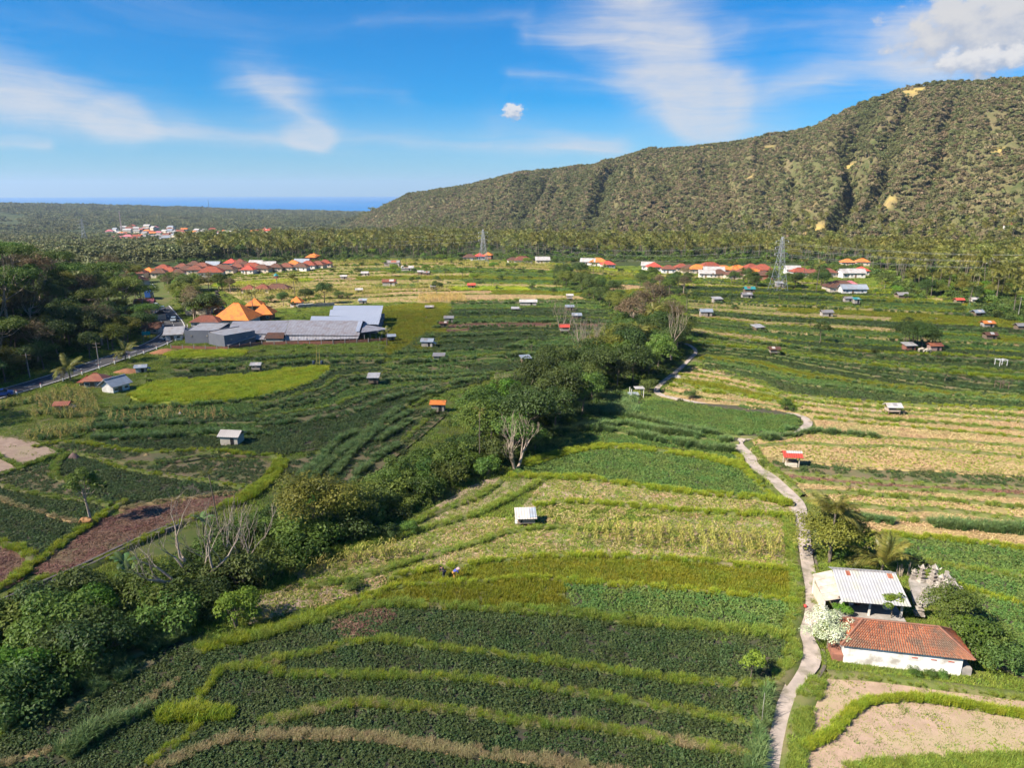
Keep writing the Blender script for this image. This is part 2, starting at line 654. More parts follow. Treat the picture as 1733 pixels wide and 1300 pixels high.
def inside(P, poly):
    """which of the points (n,2) lie in the polygon"""
    x, y = P[:, 0], P[:, 1]
    c_ = np.zeros(len(P), bool)
    q = np.asarray(poly, float)
    j = len(q) - 1
    for i in range(len(q)):
        xi, yi, xj, yj = q[i, 0], q[i, 1], q[j, 0], q[j, 1]
        if yi != yj:
            c_ ^= ((yi > y) != (yj > y)) & (x < (xj - xi) * (y - yi) / (yj - yi) + xi)
        j = i
    return c_


def fill(poly, s, jit=0.35):
    """jittered grid of points inside a polygon"""
    q = np.asarray(poly, float)
    x0, y0 = q.min(0)
    x1, y1 = q.max(0)
    gx, gy = np.meshgrid(np.arange(x0, x1 + s, s), np.arange(y0, y1 + s, s))
    P = np.stack([gx.ravel(), gy.ravel()], 1)
    P = P + rng.uniform(-jit, jit, P.shape) * s
    return P[inside(P, q)]


def resample(line, step=None, n=None):
    q = np.asarray(line, float)
    d = np.concatenate([[0], np.cumsum(np.hypot(*np.diff(q, axis=0).T))])
    n = n or max(2, int(d[-1] / step) + 1)
    t = np.linspace(0, d[-1], n)
    return np.stack([np.interp(t, d, q[:, 0]), np.interp(t, d, q[:, 1])], 1)


def smooth_line(line, k=2):
    """Chaikin corner cutting, ends kept"""
    q = np.asarray(line, float)
    for _ in range(k):
        a_, b_ = q[:-1], q[1:]
        m_ = np.empty((2 * len(a_), 2))
        m_[0::2] = 0.75 * a_ + 0.25 * b_
        m_[1::2] = 0.25 * a_ + 0.75 * b_
        q = np.vstack([q[:1], m_[1:-1], q[-1:]])
    return q


def G(line):
    """pixels of the view to points of the valley floor"""
    return np.array([gp(*p) for p in line])


def dist_to_line(P, line):
    q = np.asarray(line, float)
    best = np.full(len(P), 1e9)
    for a_, b_ in zip(q[:-1], q[1:]):
        ab = b_ - a_
        t = np.clip(((P - a_) @ ab) / max(ab @ ab, 1e-9), 0, 1)
        best = np.minimum(best, np.hypot(*(P - a_ - t[:, None] * ab).T))
    return best

# ------------------------------------------------------------------ colours of the place
LEAF = {
    'soy': leafmat('soy_leaf', (0.040, 0.072, 0.022), (0.115, 0.155, 0.045), 0.25, var=0.18),
    'bean': leafmat('bean_leaf', (0.065, 0.13, 0.025), (0.17, 0.25, 0.06), 0.25, var=0.15),
    'olive_crop': leafmat('olive_crop_leaf', (0.14, 0.165, 0.010), (0.29, 0.29, 0.022), 0.3, var=0.15),
    'rice': leafmat('rice_leaf', (0.25, 0.33, 0.015), (0.50, 0.54, 0.05), 0.35, var=0.15),
    'bund': leafmat('bund_grass_leaf', (0.12, 0.19, 0.02), (0.31, 0.37, 0.06), 0.3, var=0.25),
    'lime': leafmat('lime_grass_leaf', (0.17, 0.24, 0.012), (0.36, 0.40, 0.035), 0.3, var=0.2),
    'dry': leafmat('dry_grass_leaf', (0.23, 0.19, 0.07), (0.50, 0.41, 0.20), 0.2, var=0.2),
    'tall': leafmat('tall_grass_leaf', (0.075, 0.14, 0.035), (0.22, 0.31, 0.11), 0.35, var=0.2),
    'maize': leafmat('maize_leaf', (0.17, 0.19, 0.03), (0.42, 0.38, 0.09), 0.3, var=0.2),
    'drymaize': leafmat('dry_maize_leaf', (0.33, 0.22, 0.06), (0.55, 0.40, 0.14), 0.25, var=0.2),
    'straw': leafmat('straw', (0.32, 0.22, 0.095), (0.55, 0.41, 0.21), 0.1, var=0.15),
    'weed': leafmat('weed_leaf', (0.16, 0.22, 0.02), (0.38, 0.40, 0.07), 0.3, var=0.3),
    'rust': leafmat('rust_stalk', (0.14, 0.065, 0.045), (0.27, 0.15, 0.10), 0.1, var=0.2),
    'dark': leafmat('dark_tree_leaf', (0.038, 0.068, 0.015), (0.11, 0.155, 0.034), 0.28, var=0.3),
    'mid': leafmat('mid_tree_leaf', (0.055, 0.105, 0.016), (0.15, 0.21, 0.035), 0.3, var=0.3),
    'olive': leafmat('olive_tree_leaf', (0.085, 0.11, 0.016), (0.22, 0.22, 0.035), 0.3, var=0.25),
    'bright': leafmat('bright_tree_leaf', (0.085, 0.17, 0.015), (0.20, 0.30, 0.035), 0.35, var=0.2),
    'brown': leafmat('brown_tree_leaf', (0.11, 0.085, 0.04), (0.22, 0.17, 0.085), 0.25, var=0.3),
    'palm': leafmat('palm_leaf', (0.085, 0.11, 0.02), (0.26, 0.24, 0.055), 0.25, var=0.3, rough=0.4),
    'banana': leafmat('banana_leaf', (0.07, 0.14, 0.03), (0.16, 0.25, 0.08), 0.35),
    'blossom': leafmat('white_blossom', (0.30, 0.36, 0.17), (0.80, 0.80, 0.62), 0.2, var=0.1),
    'hillgreen': leafmat('hill_leaf', (0.085, 0.105, 0.036), (0.20, 0.20, 0.075), 0.28, var=0.35),
    'hillbrown': leafmat('hill_brown_leaf', (0.15, 0.125, 0.06), (0.29, 0.23, 0.125), 0.2, var=0.3),
}
BARK = surf('bark', (0.13, 0.10, 0.07), (0.22, 0.18, 0.13), 4, 0.9)
PALE_BARK = surf('pale_bark', (0.42, 0.34, 0.26), (0.27, 0.21, 0.155), 3, 0.9)
PALM_BARK = surf('palm_bark', (0.17, 0.14, 0.11), (0.11, 0.09, 0.07), 6, 0.9)

# ------------------------------------------------------------------ plant meshes
def unit(a):
    return a / np.maximum(np.linalg.norm(a, axis=-1, keepdims=True), 1e-9)


def leaf_arrays(P, N, S, asp=0.55, v=None, r=rng):
    """diamond leaves: centres, normals, lengths"""
    n = len(P)
    t = unit(np.cross(N, unit(r.normal(size=(n, 3)))))
    b = np.cross(N, t)
    l = (S * 0.5)[:, None]
    w = l * asp
    fold = N * (l * 0.18)
    V = np.stack([P - t * l, P + b * w + fold, P + t * l, P - b * w + fold], 1).reshape(-1, 3)
    Fq = np.arange(4 * n).reshape(n, 4)
    v = r.uniform(0, 1, n) if v is None else v
    return V, Fq, np.repeat(v, 4)


def leaf_mesh(name, P, N, S, mat, asp=0.55, v=None, r=rng):
    V, Fq, vv = leaf_arrays(P, N, S, asp, v, r)
    return np_mesh(name, V, [Fq], mat, v=vv)


def blade_mesh(name, n, rad, h0, h1, width, lean, mat, r=rng, base=None):
    """upright grass blades that bend outwards"""
    if base is None:
        a, q = r.uniform(0, 6.283, n), rad * np.sqrt(r.uniform(0, 1, n))
        base = np.stack([q * np.cos(a), q * np.sin(a), np.zeros(n)], 1)
    n = len(base)
    h = r.uniform(h0, h1, n)
    a = r.uniform(0, 6.283, n)
    out_ = np.stack([np.cos(a), np.sin(a), np.zeros(n)], 1)
    k = lean * r.uniform(0.3, 1.3, n)
    side = np.stack([-np.sin(a), np.cos(a), np.zeros(n)], 1) * (width * r.uniform(0.7, 1.3, n))[:, None]
    up = np.array([0, 0, 1.0])
    m1 = base + up * (h * 0.62)[:, None] + out_ * (h * k * 0.35)[:, None]
    tip = base + up * (h * (1 - 0.25 * k))[:, None] + out_ * (h * k)[:, None]
    V = np.stack([base - side * 0.6, base + side * 0.6, m1 + side * 0.5, m1 - side * 0.5, tip], 1).reshape(-1, 3)
    i = np.arange(n)[:, None] * 5
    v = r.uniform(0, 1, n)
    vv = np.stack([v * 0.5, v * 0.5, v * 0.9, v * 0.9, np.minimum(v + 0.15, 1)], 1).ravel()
    return np_mesh(name, V, [i + np.array([[0, 1, 2, 3]]), i + np.array([[3, 2, 4]])], mat, v=vv)


def crop_patch(name, mat, size, plants, leaves, ph, pr, ls, r, up=0.8, rows=0):
    """a square metre or two of low leafy crop"""
    c_ = r.uniform(-size / 2, size / 2, (plants, 2))
    if rows:
        c_[:, 1] = (np.floor((c_[:, 1] / size + 0.5) * rows) + 0.5) / rows * size - size / 2 + r.normal(0, size * 0.02, plants)
    c_ = np.repeat(c_, leaves, 0)
    n = len(c_)
    hh = np.repeat(r.uniform(0.6, 1.15, plants), leaves) * ph
    d = unit(np.stack([r.normal(size=n), r.normal(size=n), np.abs(r.normal(size=n)) * 0.9 + 0.15], 1))
    P = np.concatenate([c_, np.zeros((n, 1))], 1) + d * np.stack([np.full(n, pr), np.full(n, pr), hh], 1) * r.uniform(0.6, 1.0, (n, 1))
    N = unit(d * 0.5 + np.array([0, 0, up]) + r.normal(0, 0.35, (n, 3)))
    v = np.clip(np.repeat(r.uniform(0, 0.6, plants), leaves) + r.uniform(0, 0.4, n), 0, 1)
    return leaf_mesh(name, P, N, r.uniform(0.7, 1.3, n) * ls, mat, 0.75, v, r)


def maize_mesh(name, mat, r, h=1.6, leaves=9):
    V, Fc, vv = [], [], []
    Ft = []
    for k in range(3):      # stalk as a thin three-sided tube
        a = 2.094 * k
        V += [(0.02 * math.cos(a), 0.02 * math.sin(a), 0), (0.012 * math.cos(a), 0.012 * math.sin(a), h)]
        vv += [0.4, 0.6]
    for k in range(3):
        k2 = (k + 1) % 3
        Fc.append((2 * k, 2 * k2, 2 * k2 + 1, 2 * k + 1))
    for i in range(leaves):
        a = r.uniform(0, 6.28)
        z = h * (0.2 + 0.75 * i / leaves)
        L = h * r.uniform(0.28, 0.42)
        d = np.array([math.cos(a), math.sin(a), 0]); s_ = np.array([-d[1], d[0], 0]) * 0.05
        p0 = np.array([0, 0, z]); p1 = p0 + d * L * 0.55 + np.array([0, 0, L * 0.45]); p2 = p0 + d * L * 1.1 + np.array([0, 0, L * r.uniform(-0.1, 0.2)])
        b = len(V)
        V += [tuple(p0), tuple(p1 + s_), tuple(p2), tuple(p1 - s_)]
        q = r.uniform(0.2, 1)
        vv += [q * 0.7, q, q, q]
        Fc.append((b, b + 1, b + 2, b + 3))
    b = len(V)                # tassel
    V += [(0, 0, h), (0.05, 0.03, h + 0.22), (0, 0, h + 0.3), (-0.05, -0.03, h + 0.2)]
    vv += [1, 1, 1, 1]
    Fc.append((b, b + 1, b + 2, b + 3))
    return np_mesh(name, V, [np.array(Fc)], mat, v=vv)


def lobed_crown(r, rx, rz, zc, lobes, leaves, lsize, lobe=0.36, flat=0.0, open_=0.0):
    """leaf centres and normals of a crown made of many uneven clumps"""
    d = unit(r.normal(size=(lobes, 3)))
    d[:, 2] = np.abs(d[:, 2]) * (1 - flat) - 0.25 * r.uniform(0, 1, lobes)
    q = r.uniform(0.25, 1.0, lobes) ** 0.5
    C = d * np.array([rx, rx, rz]) * (q * r.uniform(0.75, 1.12, lobes))[:, None] + np.array([0, 0, zc])
    lr = lobe * rx * r.uniform(0.55, 1.25, lobes)
    w = lr ** 2
    which = r.choice(lobes, leaves, p=w / w.sum())
    u_ = unit(r.normal(size=(leaves, 3)))
    u_[:, 2] = np.where(u_[:, 2] < -0.3, -u_[:, 2], u_[:, 2])
    rad = r.uniform(0.72, 1.08, leaves) if not open_ else r.uniform(0.2, 1.1, leaves)
    P = C[which] + u_ * (lr[which] * rad)[:, None] * np.array([1, 1, 0.78])
    N = unit(u_ + np.array([0, 0, 0.45]) + r.normal(0, 0.45, (leaves, 3)))
    v = np.clip(r.uniform(0, 0.55, lobes)[which] + r.uniform(0, 0.45, leaves), 0, 1)
    return P, N, r.uniform(0.7, 1.35, leaves) * lsize, v, C


def tree_meshes(name, leafkey, seed, h, rx, rz, lobes, leaves, lsize, bark=BARK, trunk_r=None, lobe=0.36, flat=0.0, open_=0.0, stems=1, low=0.5):
    """(trunk mesh, crown mesh): a tapered trunk with limbs into the clumps"""
    r = np.random.default_rng(seed)
    zc = h - rz * 0.95
    P, N, S, v, C = lobed_crown(r, rx, rz, zc, lobes, leaves, lsize, lobe, flat, open_)
    P[:, 2] = np.maximum(P[:, 2], 0.12)
    crown = leaf_mesh(name + '_crown', P, N, S, LEAF[leafkey], 0.6, v, r)
    mb = MB()
    tr = trunk_r or h * 0.022
    for s_ in range(stems):
        ox, oy = (r.uniform(-0.5, 0.5, 2) * rx * 0.25) if stems > 1 else (0, 0)
        bend = r.normal(0, 0.05 * h, 2)
        top = Vector((ox + bend[0], oy + bend[1], zc * 0.9 + 0.1))
        mid = Vector((ox + bend[0] * 0.3, oy + bend[1] * 0.3, zc * 0.45))
        mb.tube([(ox * 0.4, oy * 0.4, -0.4), (ox * 0.5, oy * 0.5, zc * 0.12), mid, top], [tr * 1.5, tr * 1.1, tr * 0.85, tr * 0.5], 6)
        for c_ in C[s_::stems][:max(5, 10 // stems)]:
            st = mid.lerp(top, r.uniform(0.2, 1.0))
            e = Vector(c_)
            mb.tube([st, st.lerp(e, 0.5) + Vector((0, 0, -0.06 * h)), e], [tr * 0.42, tr * 0.28, tr * 0.1], 4, False)
    return mb.mesh(name + '_trunk', bark), crown


def bare_tree(name, seed, h, spread, depth=6, bark=PALE_BARK, stems=1, trunk_r=None, up=0.25, first=0.3):
    """a leafless tree: one mesh of forking branches"""
    r = random.Random(seed)
    mb = MB()
    tr = trunk_r or h * 0.028
    def grow(p, d, L, rad, k):
        n_ = 3
        pts, rr = [p], [rad]
        q = p
        for i in range(n_):
            d = (d + Vector((r.gauss(0, 0.17), r.gauss(0, 0.17), r.gauss(0, 0.1) + (up if k > 0 else 0.05) * 0.35))).normalized()
            q = q + d * (L / n_)
            pts.append(q); rr.append(rad * (1 - 0.35 * (i + 1) / n_))
        mb.tube(pts, rr, 6 if k < 2 else (4 if k < 4 else 3), False)
        if k >= depth:
            return
        for i in range(r.choice((2, 2, 3)) if k > 0 else 3):
            ax = d.orthogonal().normalized()
            ax.rotate(Matrix.Rotation(r.uniform(0, 6.28), 3, d))
            nd = (d * r.uniform(0.6, 1.0) + ax * spread * r.uniform(0.5, 1.1)).normalized()
            st = pts[-1] if i < 2 else pts[r.choice((1, 2))]
            grow(st, nd, L * r.uniform(0.62, 0.86), max(rr[-1] * r.uniform(0.62, 0.8), 0.018), k + 1)
    for s_ in range(stems):
        a = 6.28 * s_ / stems
        lean = Vector((math.cos(a) * 0.35, math.sin(a) * 0.35, 1)) if stems > 1 else Vector((r.gauss(0, .1), r.gauss(0, .1), 1))
        grow(Vector((math.cos(a) * 0.15, math.sin(a) * 0.15, -0.3)), lean.normalized(), h * first, tr, 0)
    return mb.mesh(name, bark)


def frond_mesh(name, L, droop, r, segs=9, leaflets=22, mat=None, width=0.5, lw=0.06):
    """one palm frond along +X: an arched midrib with leaflets hanging from both sides"""
    V, Q, vv = [], [], []
    def rib(t):
        return np.array([L * (t - 0.16 * droop * t * t), 0, L * (0.42 * t - droop * 0.75 * t * t)])
    for i in range(segs):
        a, b = rib(i / segs), rib((i + 1) / segs)
        w0, w1 = 0.045 * (1 - i / segs) + 0.012, 0.045 * (1 - (i + 1) / segs) + 0.012
        k = len(V)
        V += [a + (0, w0, 0), a - (0, w0, 0), b - (0, w1, 0), b + (0, w1, 0)]
        vv += [0.9] * 4
        Q.append((k, k + 1, k + 2, k + 3))
    for s_ in (-1, 1):
        for i in range(leaflets):
            t = 0.12 + 0.86 * i / leaflets
            p, d = rib(t), unit(rib(min(t + 0.05, 1)) - rib(t - 0.05))
            ll = width * L * (0.45 + 0.55 * math.sin(math.pi * min(1, 0.15 + t * 0.85))) * 0.55
            e = p + d * ll * 0.55 + np.array([0, s_ * ll * 0.85, -ll * r.uniform(0.25, 0.6)])
            m_ = p * 0.5 + e * 0.5 + np.array([0, 0, 0.07 * ll])
            wv = d * lw * L / 4
            k = len(V)
            V += [p, m_ + wv, e, m_ - wv]
            q = r.uniform(0, 1)
            vv += [q, q, min(1, q + 0.2), q]
            Q.append((k, k + 1, k + 2, k + 3))
    return np_mesh(name, np.array(V), [np.array(Q)], mat or LEAF['palm'], v=vv)


def palm_crown_mesh(name, r, L=3.4, fronds=17, mat=None, leaflets=9):
    """a whole crown of fronds in one mesh, for palms that stand far off"""
    VV, QQ, vv = [], [], []
    off = 0
    fm = [frond_mesh('tmp_frond', L, dr, r, 4, leaflets, mat, 0.66, 0.17) for dr in (0.55, 0.85, 1.15)]
    for k in range(fronds):
        me = fm[k % 3]
        n = len(me.vertices)
        co = np.empty(n * 3, np.float32); me.vertices.foreach_get('co', co); co = co.reshape(-1, 3)
        at = np.empty(n, np.float32); me.attributes['v'].data.foreach_get('value', at)
        tilt = (-0.75, -0.25, 0.35)[k % 3] + r.normal(0, 0.15)
        M_ = np.array((Matrix.Rotation(2.4 * k + r.normal(0, 0.2), 3, 'Z') @ Matrix.Rotation(tilt, 3, 'Y')))
        VV.append(co @ M_.T * r.uniform(0.85, 1.1))
        q = np.empty(len(me.polygons) * 4, np.int32); me.polygons.foreach_get('vertices', q)
        QQ.append(q.reshape(-1, 4) + off)
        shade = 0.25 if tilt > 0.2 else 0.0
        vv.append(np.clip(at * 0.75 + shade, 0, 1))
        off += n
    for me in fm:
        bpy.data.meshes.remove(me)
    return np_mesh(name, np.concatenate(VV), [np.concatenate(QQ)], mat or LEAF['palm'], v=np.concatenate(vv))


def palm_trunk_mesh(name, r, h, rad=0.16, lean=0.06):
    a = r.uniform(0, 6.28)
    pts, rr = [], []
    for i in range(7):
        t = i / 6
        q = lean * h * t * t
        pts.append((q * math.cos(a), q * math.sin(a), -0.4 + (h + 0.4) * t)); rr.append(rad * (1.35 - 0.6 * t) if i else rad * 1.8)
    return MB().tube(pts, rr, 6).mesh(name, PALM_BARK, True), pts[-1]


def banana_leaf_mesh(name, r, L=2.2):
    V, Q, vv = [], [], []
    n = 7
    for i in range(n + 1):
        t = i / n
        x, z = L * (t - 0.25 * t * t), L * (0.75 * t - 0.62 * t * t)
        w = 0.32 * math.sin(math.pi * min(1, 0.12 + 0.86 * t)) * L / 2
        V += [(x, w, z - 0.06), (x, 0, z), (x, -w, z - 0.06)]
        vv += [0.3 + 0.4 * r.uniform(0, 1), 0.9, 0.3]
    for i in range(n):
        b = 3 * i
        Q += [(b, b + 1, b + 4, b + 3), (b + 1, b + 2, b + 5, b + 4)]
    return np_mesh(name, V, [np.array(Q)], LEAF['banana'], v=vv)


r_ = np.random.default_rng(11)
scatter_group('soy', [crop_patch('soy_patch', LEAF['soy'], 1.5, 34, 11, 0.34, 0.17, 0.16, r_) for _ in range(3)])
scatter_group('bean', [crop_patch('bean_patch', LEAF['bean'], 1.5, 34, 11, 0.36, 0.17, 0.17, r_) for _ in range(3)])
scatter_group('rowcrop', [crop_patch('row_crop_patch', LEAF['bean'], 2.0, 46, 9, 0.38, 0.15, 0.19, r_, rows=3) for _ in range(2)])
def square(n, s):
    return np.concatenate([r_.uniform(-s / 2, s / 2, (n, 2)), np.zeros((n, 1))], 1)
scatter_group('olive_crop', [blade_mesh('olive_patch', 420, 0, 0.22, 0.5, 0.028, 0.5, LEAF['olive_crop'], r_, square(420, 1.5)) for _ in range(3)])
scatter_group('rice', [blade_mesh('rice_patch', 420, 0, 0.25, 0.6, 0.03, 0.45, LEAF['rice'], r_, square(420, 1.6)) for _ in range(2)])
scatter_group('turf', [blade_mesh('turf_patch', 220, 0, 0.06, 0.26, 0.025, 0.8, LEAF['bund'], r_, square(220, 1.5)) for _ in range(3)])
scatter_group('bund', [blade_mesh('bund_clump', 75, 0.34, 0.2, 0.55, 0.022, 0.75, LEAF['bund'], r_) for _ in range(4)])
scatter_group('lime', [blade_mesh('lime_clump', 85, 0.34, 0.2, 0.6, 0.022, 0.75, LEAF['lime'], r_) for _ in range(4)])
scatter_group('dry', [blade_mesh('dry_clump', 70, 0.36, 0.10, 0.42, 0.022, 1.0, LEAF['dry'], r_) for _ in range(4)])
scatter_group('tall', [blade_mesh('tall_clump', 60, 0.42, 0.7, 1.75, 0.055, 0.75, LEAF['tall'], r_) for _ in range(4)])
scatter_group('maize', [maize_mesh('maize_plant', LEAF['maize'], r_) for _ in range(4)])
scatter_group('drymaize', [maize_mesh('dry_maize_plant', LEAF['drymaize'], r_) for _ in range(3)])
scatter_group('weed', [crop_patch('weed_patch', LEAF['weed'], 2.2, 13, 12, 0.15, 0.12, 0.11, r_) for _ in range(4)])
def litter(name, mat, n, s, ls):
    P = np.concatenate([r_.uniform(-s / 2, s / 2, (n, 2)), r_.uniform(0.01, 0.10, (n, 1))], 1)
    N = unit(np.array([0, 0, 1.0]) + r_.normal(0, 0.45, (n, 3)))
    return leaf_mesh(name, P, N, r_.uniform(0.4, 1.5, n) * ls, mat, 0.16, None, r_)
scatter_group('straw', [litter('straw_patch', LEAF['straw'], 200, 2.0, 0.34) for _ in range(3)])
scatter_group('rust', [litter('rust_patch', LEAF['rust'], 240, 2.0, 0.34) for _ in range(3)])
scatter_group('undergrowth', [leaf_mesh('undergrowth_clump', *(lambda q: (q[0], q[1], q[2]))(lobed_crown(np.random.default_rng(50 + i), 1.0, 0.8, 0.35, 14, 420, 0.24, 0.45)), LEAF['mid' if i % 2 else 'dark'], 0.6, None, r_) for i in range(4)])

# ------------------------------------------------------------------ ground sheet
def ground_mesh():
    A = np.concatenate([np.arange(-180, -64, 6.0), np.arange(-64, -42, 1.0), np.arange(-42, 46, 0.4), np.arange(46, 70, 1.0), np.arange(70, 180.1, 6.0)])
    Rr = np.concatenate([[0.5], np.arange(12, 60, 6.0), np.geomspace(60, 480, 44), np.arange(490, 1900, 9.0), np.geomspace(1905, 7000, 60)])
    a, q = np.meshgrid(np.radians(A), Rr, indexing='ij')
    X, Y = q * np.sin(a), q * np.cos(a)
    Z = terrain(X, Y)
    n, k = X.shape
    V = np.stack([X, Y, Z], -1).reshape(-1, 3)
    i = np.arange(n - 1)[:, None] * k + np.arange(k - 1)[None]
    Q = np.stack([i, i + 1, i + k + 1, i + k], -1).reshape(-1, 4)[:, ::-1]
    t = hill_t(X, Y)[4]
    rr_ = np.hypot(X, Y)
    hillm = np.where((t > 0.02) & (np.degrees(a) > R_AZ[0] + 0.5) & (rr_ < hill_t(X, Y)[2] + 150), 1.0, 0.0)
    me = np_mesh('ground', V, [Q], GROUND, smooth=True, v=(np.where(rr_ > 470, 0.5, 0.0) + 0.5 * hillm).ravel())
    return me


def ground_material():
    m_ = bpy.data.materials.new('ground')
    m_.use_nodes = True
    n_ = m_.node_tree
    b = n_.nodes['Principled BSDF']
    b.inputs['Roughness'].default_value = 0.95
    b.inputs['Specular IOR Level'].default_value = 0.1
    g_ = n_.nodes.new('ShaderNodeNewGeometry')
    vec = g_.outputs['Position']
    a_ = n_.nodes.new('ShaderNodeAttribute'); a_.attribute_name = 'v'
    v = Ex(n_, a_.outputs['Fac'])
    grass = mixcol(n_, noise(n_, vec, 0.35, 8, 0.7).step(0.3, 0.7), (0.060, 0.095, 0.022), (0.115, 0.120, 0.040))
    grass = mixcol(n_, noise(n_, vec, 0.07, 5, 0.6).step(0.5, 0.75), grass, (0.14, 0.115, 0.06))
    forest = mixcol(n_, noise(n_, vec, 0.02, 6, 0.7).step(0.35, 0.65), (0.035, 0.055, 0.018), (0.075, 0.080, 0.03))
    hill = mixcol(n_, noise(n_, vec, 0.013, 7, 0.65).step(0.35, 0.68), (0.10, 0.105, 0.042), (0.155, 0.125, 0.065))
    hill = mixcol(n_, noise(n_, vec, 0.05, 6, 0.7).step(0.45, 0.7), hill, (0.06, 0.075, 0.025))
    hill = mixcol(n_, noise(n_, vec, 0.0065, 4, 0.5).step(0.60, 0.72), hill, (0.19, 0.145, 0.065))
    col = mixcol(n_, (v * 2.0).clamp(), grass, forest)
    ao = n_.nodes.new('ShaderNodeAttribute'); ao.attribute_name = 'open'
    hill = mixcol(n_, Ex(n_, ao.outputs['Fac']), hill, mixcol(n_, noise(n_, vec, 0.05, 4).step(0.4, 0.6), (0.34, 0.26, 0.085), (0.24, 0.18, 0.08)))
    col = mixcol(n_, (v * 2.0 - 1.0).clamp(), col, hill)
    n_.links.new(col, b.inputs['Base Color'])
    return m_


GROUND = ground_material()
tag(obj('ground', ground_mesh()), 'grassy valley floor and dry wooded hillside rising beyond', None, None, 'structure')

sea_mat = bpy.data.materials.new('sea_water')
sea_mat.use_nodes = True
n_ = sea_mat.node_tree
b = n_.nodes['Principled BSDF']
g_ = n_.nodes.new('ShaderNodeNewGeometry')
n_.links.new(mixcol(n_, noise(n_, g_.outputs['Position'], 0.0006, 6, 0.6).step(0.35, 0.7), (0.008, 0.125, 0.33), (0.015, 0.15, 0.37)), b.inputs['Base Color'])
b.inputs['Roughness'].default_value = 0.6
b.inputs['Specular IOR Level'].default_value = 0.1
bp = n_.nodes.new('ShaderNodeBump'); bp.inputs['Distance'].default_value = 3.0
n_.links.new(noise(n_, g_.outputs['Position'], 0.02, 6, 0.6).v, bp.inputs['Height'])
n_.links.new(bp.outputs[0], b.inputs['Normal'])
ring = [(26000 * math.sin(R(a)), 26000 * math.cos(R(a))) for a in np.arange(-100, 101, 5)]
mb = MB()
mb.add([(x, y, SEA_Z) for x, y in ring] + [(0, 2000, SEA_Z)], [(i + 1, i, len(ring)) for i in range(len(ring) - 1)])
tag(mb.build('sea', sea_mat), 'blue sea on the horizon beyond the wooded lowland', None, None, 'structure')

# ------------------------------------------------------------------ path and road (centre lines in the valley)
PATH_A = smooth_line(G([(1308, 1345), (1313, 1290), (1318, 1240), (1321, 1200), (1330, 1172), (1352, 1146), (1372, 1122), (1370, 1100), (1357, 1078), (1356, 1062), (1371, 1045), (1374, 1020), (1368, 990), (1361, 955), (1357, 925), (1356, 895), (1353, 870), (1350, 852), (1325, 828), (1304, 808), (1284, 796), (1271, 785), (1271, 775), (1259, 764), (1248, 754), (1248, 747), (1260, 743), (1290, 741), (1320, 739), (1342, 736), (1354, 731), (1367, 722), (1368, 714), (1359, 707), (1342, 702), (1304, 700), (1250, 694), (1200, 687), (1140, 675), (1112, 668), (1110, 659), (1124, 646), (1140, 634), (1158, 618), (1172, 604), (1179, 597), (1173, 588), (1160, 582)]), 2)
ROAD = smooth_line(G([(-90, 694), (0, 668), (60, 651), (120, 632), (170, 615), (220, 599), (262, 584), (287, 570), (296, 558), (292, 546), (283, 534), (275, 524), (266, 513), (260, 505), (256, 497), (252, 489), (246, 482)]), 3)


def terrain_road(q):
    return vz(q[:, 1])


def ribbon(name, line, half, z, mat, t=0.3, label=None, kind='structure', parent=None):
    q = resample(line, 1.2)
    d = np.gradient(q, axis=0)
    nrm = np.stack([-d[:, 1], d[:, 0]], 1) / np.maximum(np.hypot(d[:, 0], d[:, 1]), 1e-6)[:, None]
    if np.ndim(half) == 0:
        w = half * (1 + 0.16 * (vnoise(np.arange(len(q)) * 0.23, np.zeros(len(q)), 3) - 0.5))
    else:
        w = np.interp(np.linspace(0, 1, len(q)), np.linspace(0, 1, len(half)), half)
    l, r2 = q + nrm * w[:, None], q - nrm * w[:, None]
    k = len(q)
    zl, zr_ = z + terrain_road(l), z + terrain_road(r2)
    V = np.concatenate([np.c_[l, zl], np.c_[r2, zr_], np.c_[l, zl - t], np.c_[r2, zr_ - t]])
    i = np.arange(k - 1)[:, None]
    Q = [i + [[0, k, k + 1, 1]], i + [[0, 1, 2 * k + 1, 2 * k]], i + [[k + 1, k, 3 * k, 3 * k + 1]]]
    o = obj(name, np_mesh(name, V, Q, mat), parent)
    return tag(o, label, None, None, kind)


CONC = surf('path_concrete', (0.40, 0.335, 0.285), (0.30, 0.255, 0.22), 0.9, 0.9, bump=0.3, c3=(0.20, 0.175, 0.13), s3=0.5)
ASPH = surf('asphalt', (0.055, 0.056, 0.062), (0.075, 0.074, 0.078), 0.8, 0.85, c3=(0.10, 0.095, 0.09), s3=0.06)
WHITE = surf('white_paint', (0.78, 0.77, 0.74), (0.66, 0.65, 0.62), 2, 0.7)
ribbon('footpath', PATH_A, [0.78, 0.95, 1.0, 1.05, 1.0, 0.9, 0.9, 0.85, 0.75, 0.7, 0.62, 0.6, 0.55, 0.5, 0.5, 0.5], 0.20, CONC, 0.5, 'winding concrete footpath between the fields')
road = ribbon('road', ROAD, 3.6, 0.22, ASPH, 0.5, 'asphalt road below the wooded slope')
for off, nm in ((-3.2, 'edge_line'), (3.2, 'edge_line')):
    q = resample(ROAD, 1.5); d = np.gradient(q, axis=0); nn = np.stack([-d[:, 1], d[:, 0]], 1) / np.hypot(*d.T)[:, None]
    ribbon(nm, q + nn * off, 0.10, 0.226, WHITE, 0.004, parent=road)
q = resample(ROAD, 1.5)
for i in range(2, len(q) - 3, 5):
    ribbon('centre_dash', q[i:i + 3], 0.08, 0.226, WHITE, 0.004, parent=road)
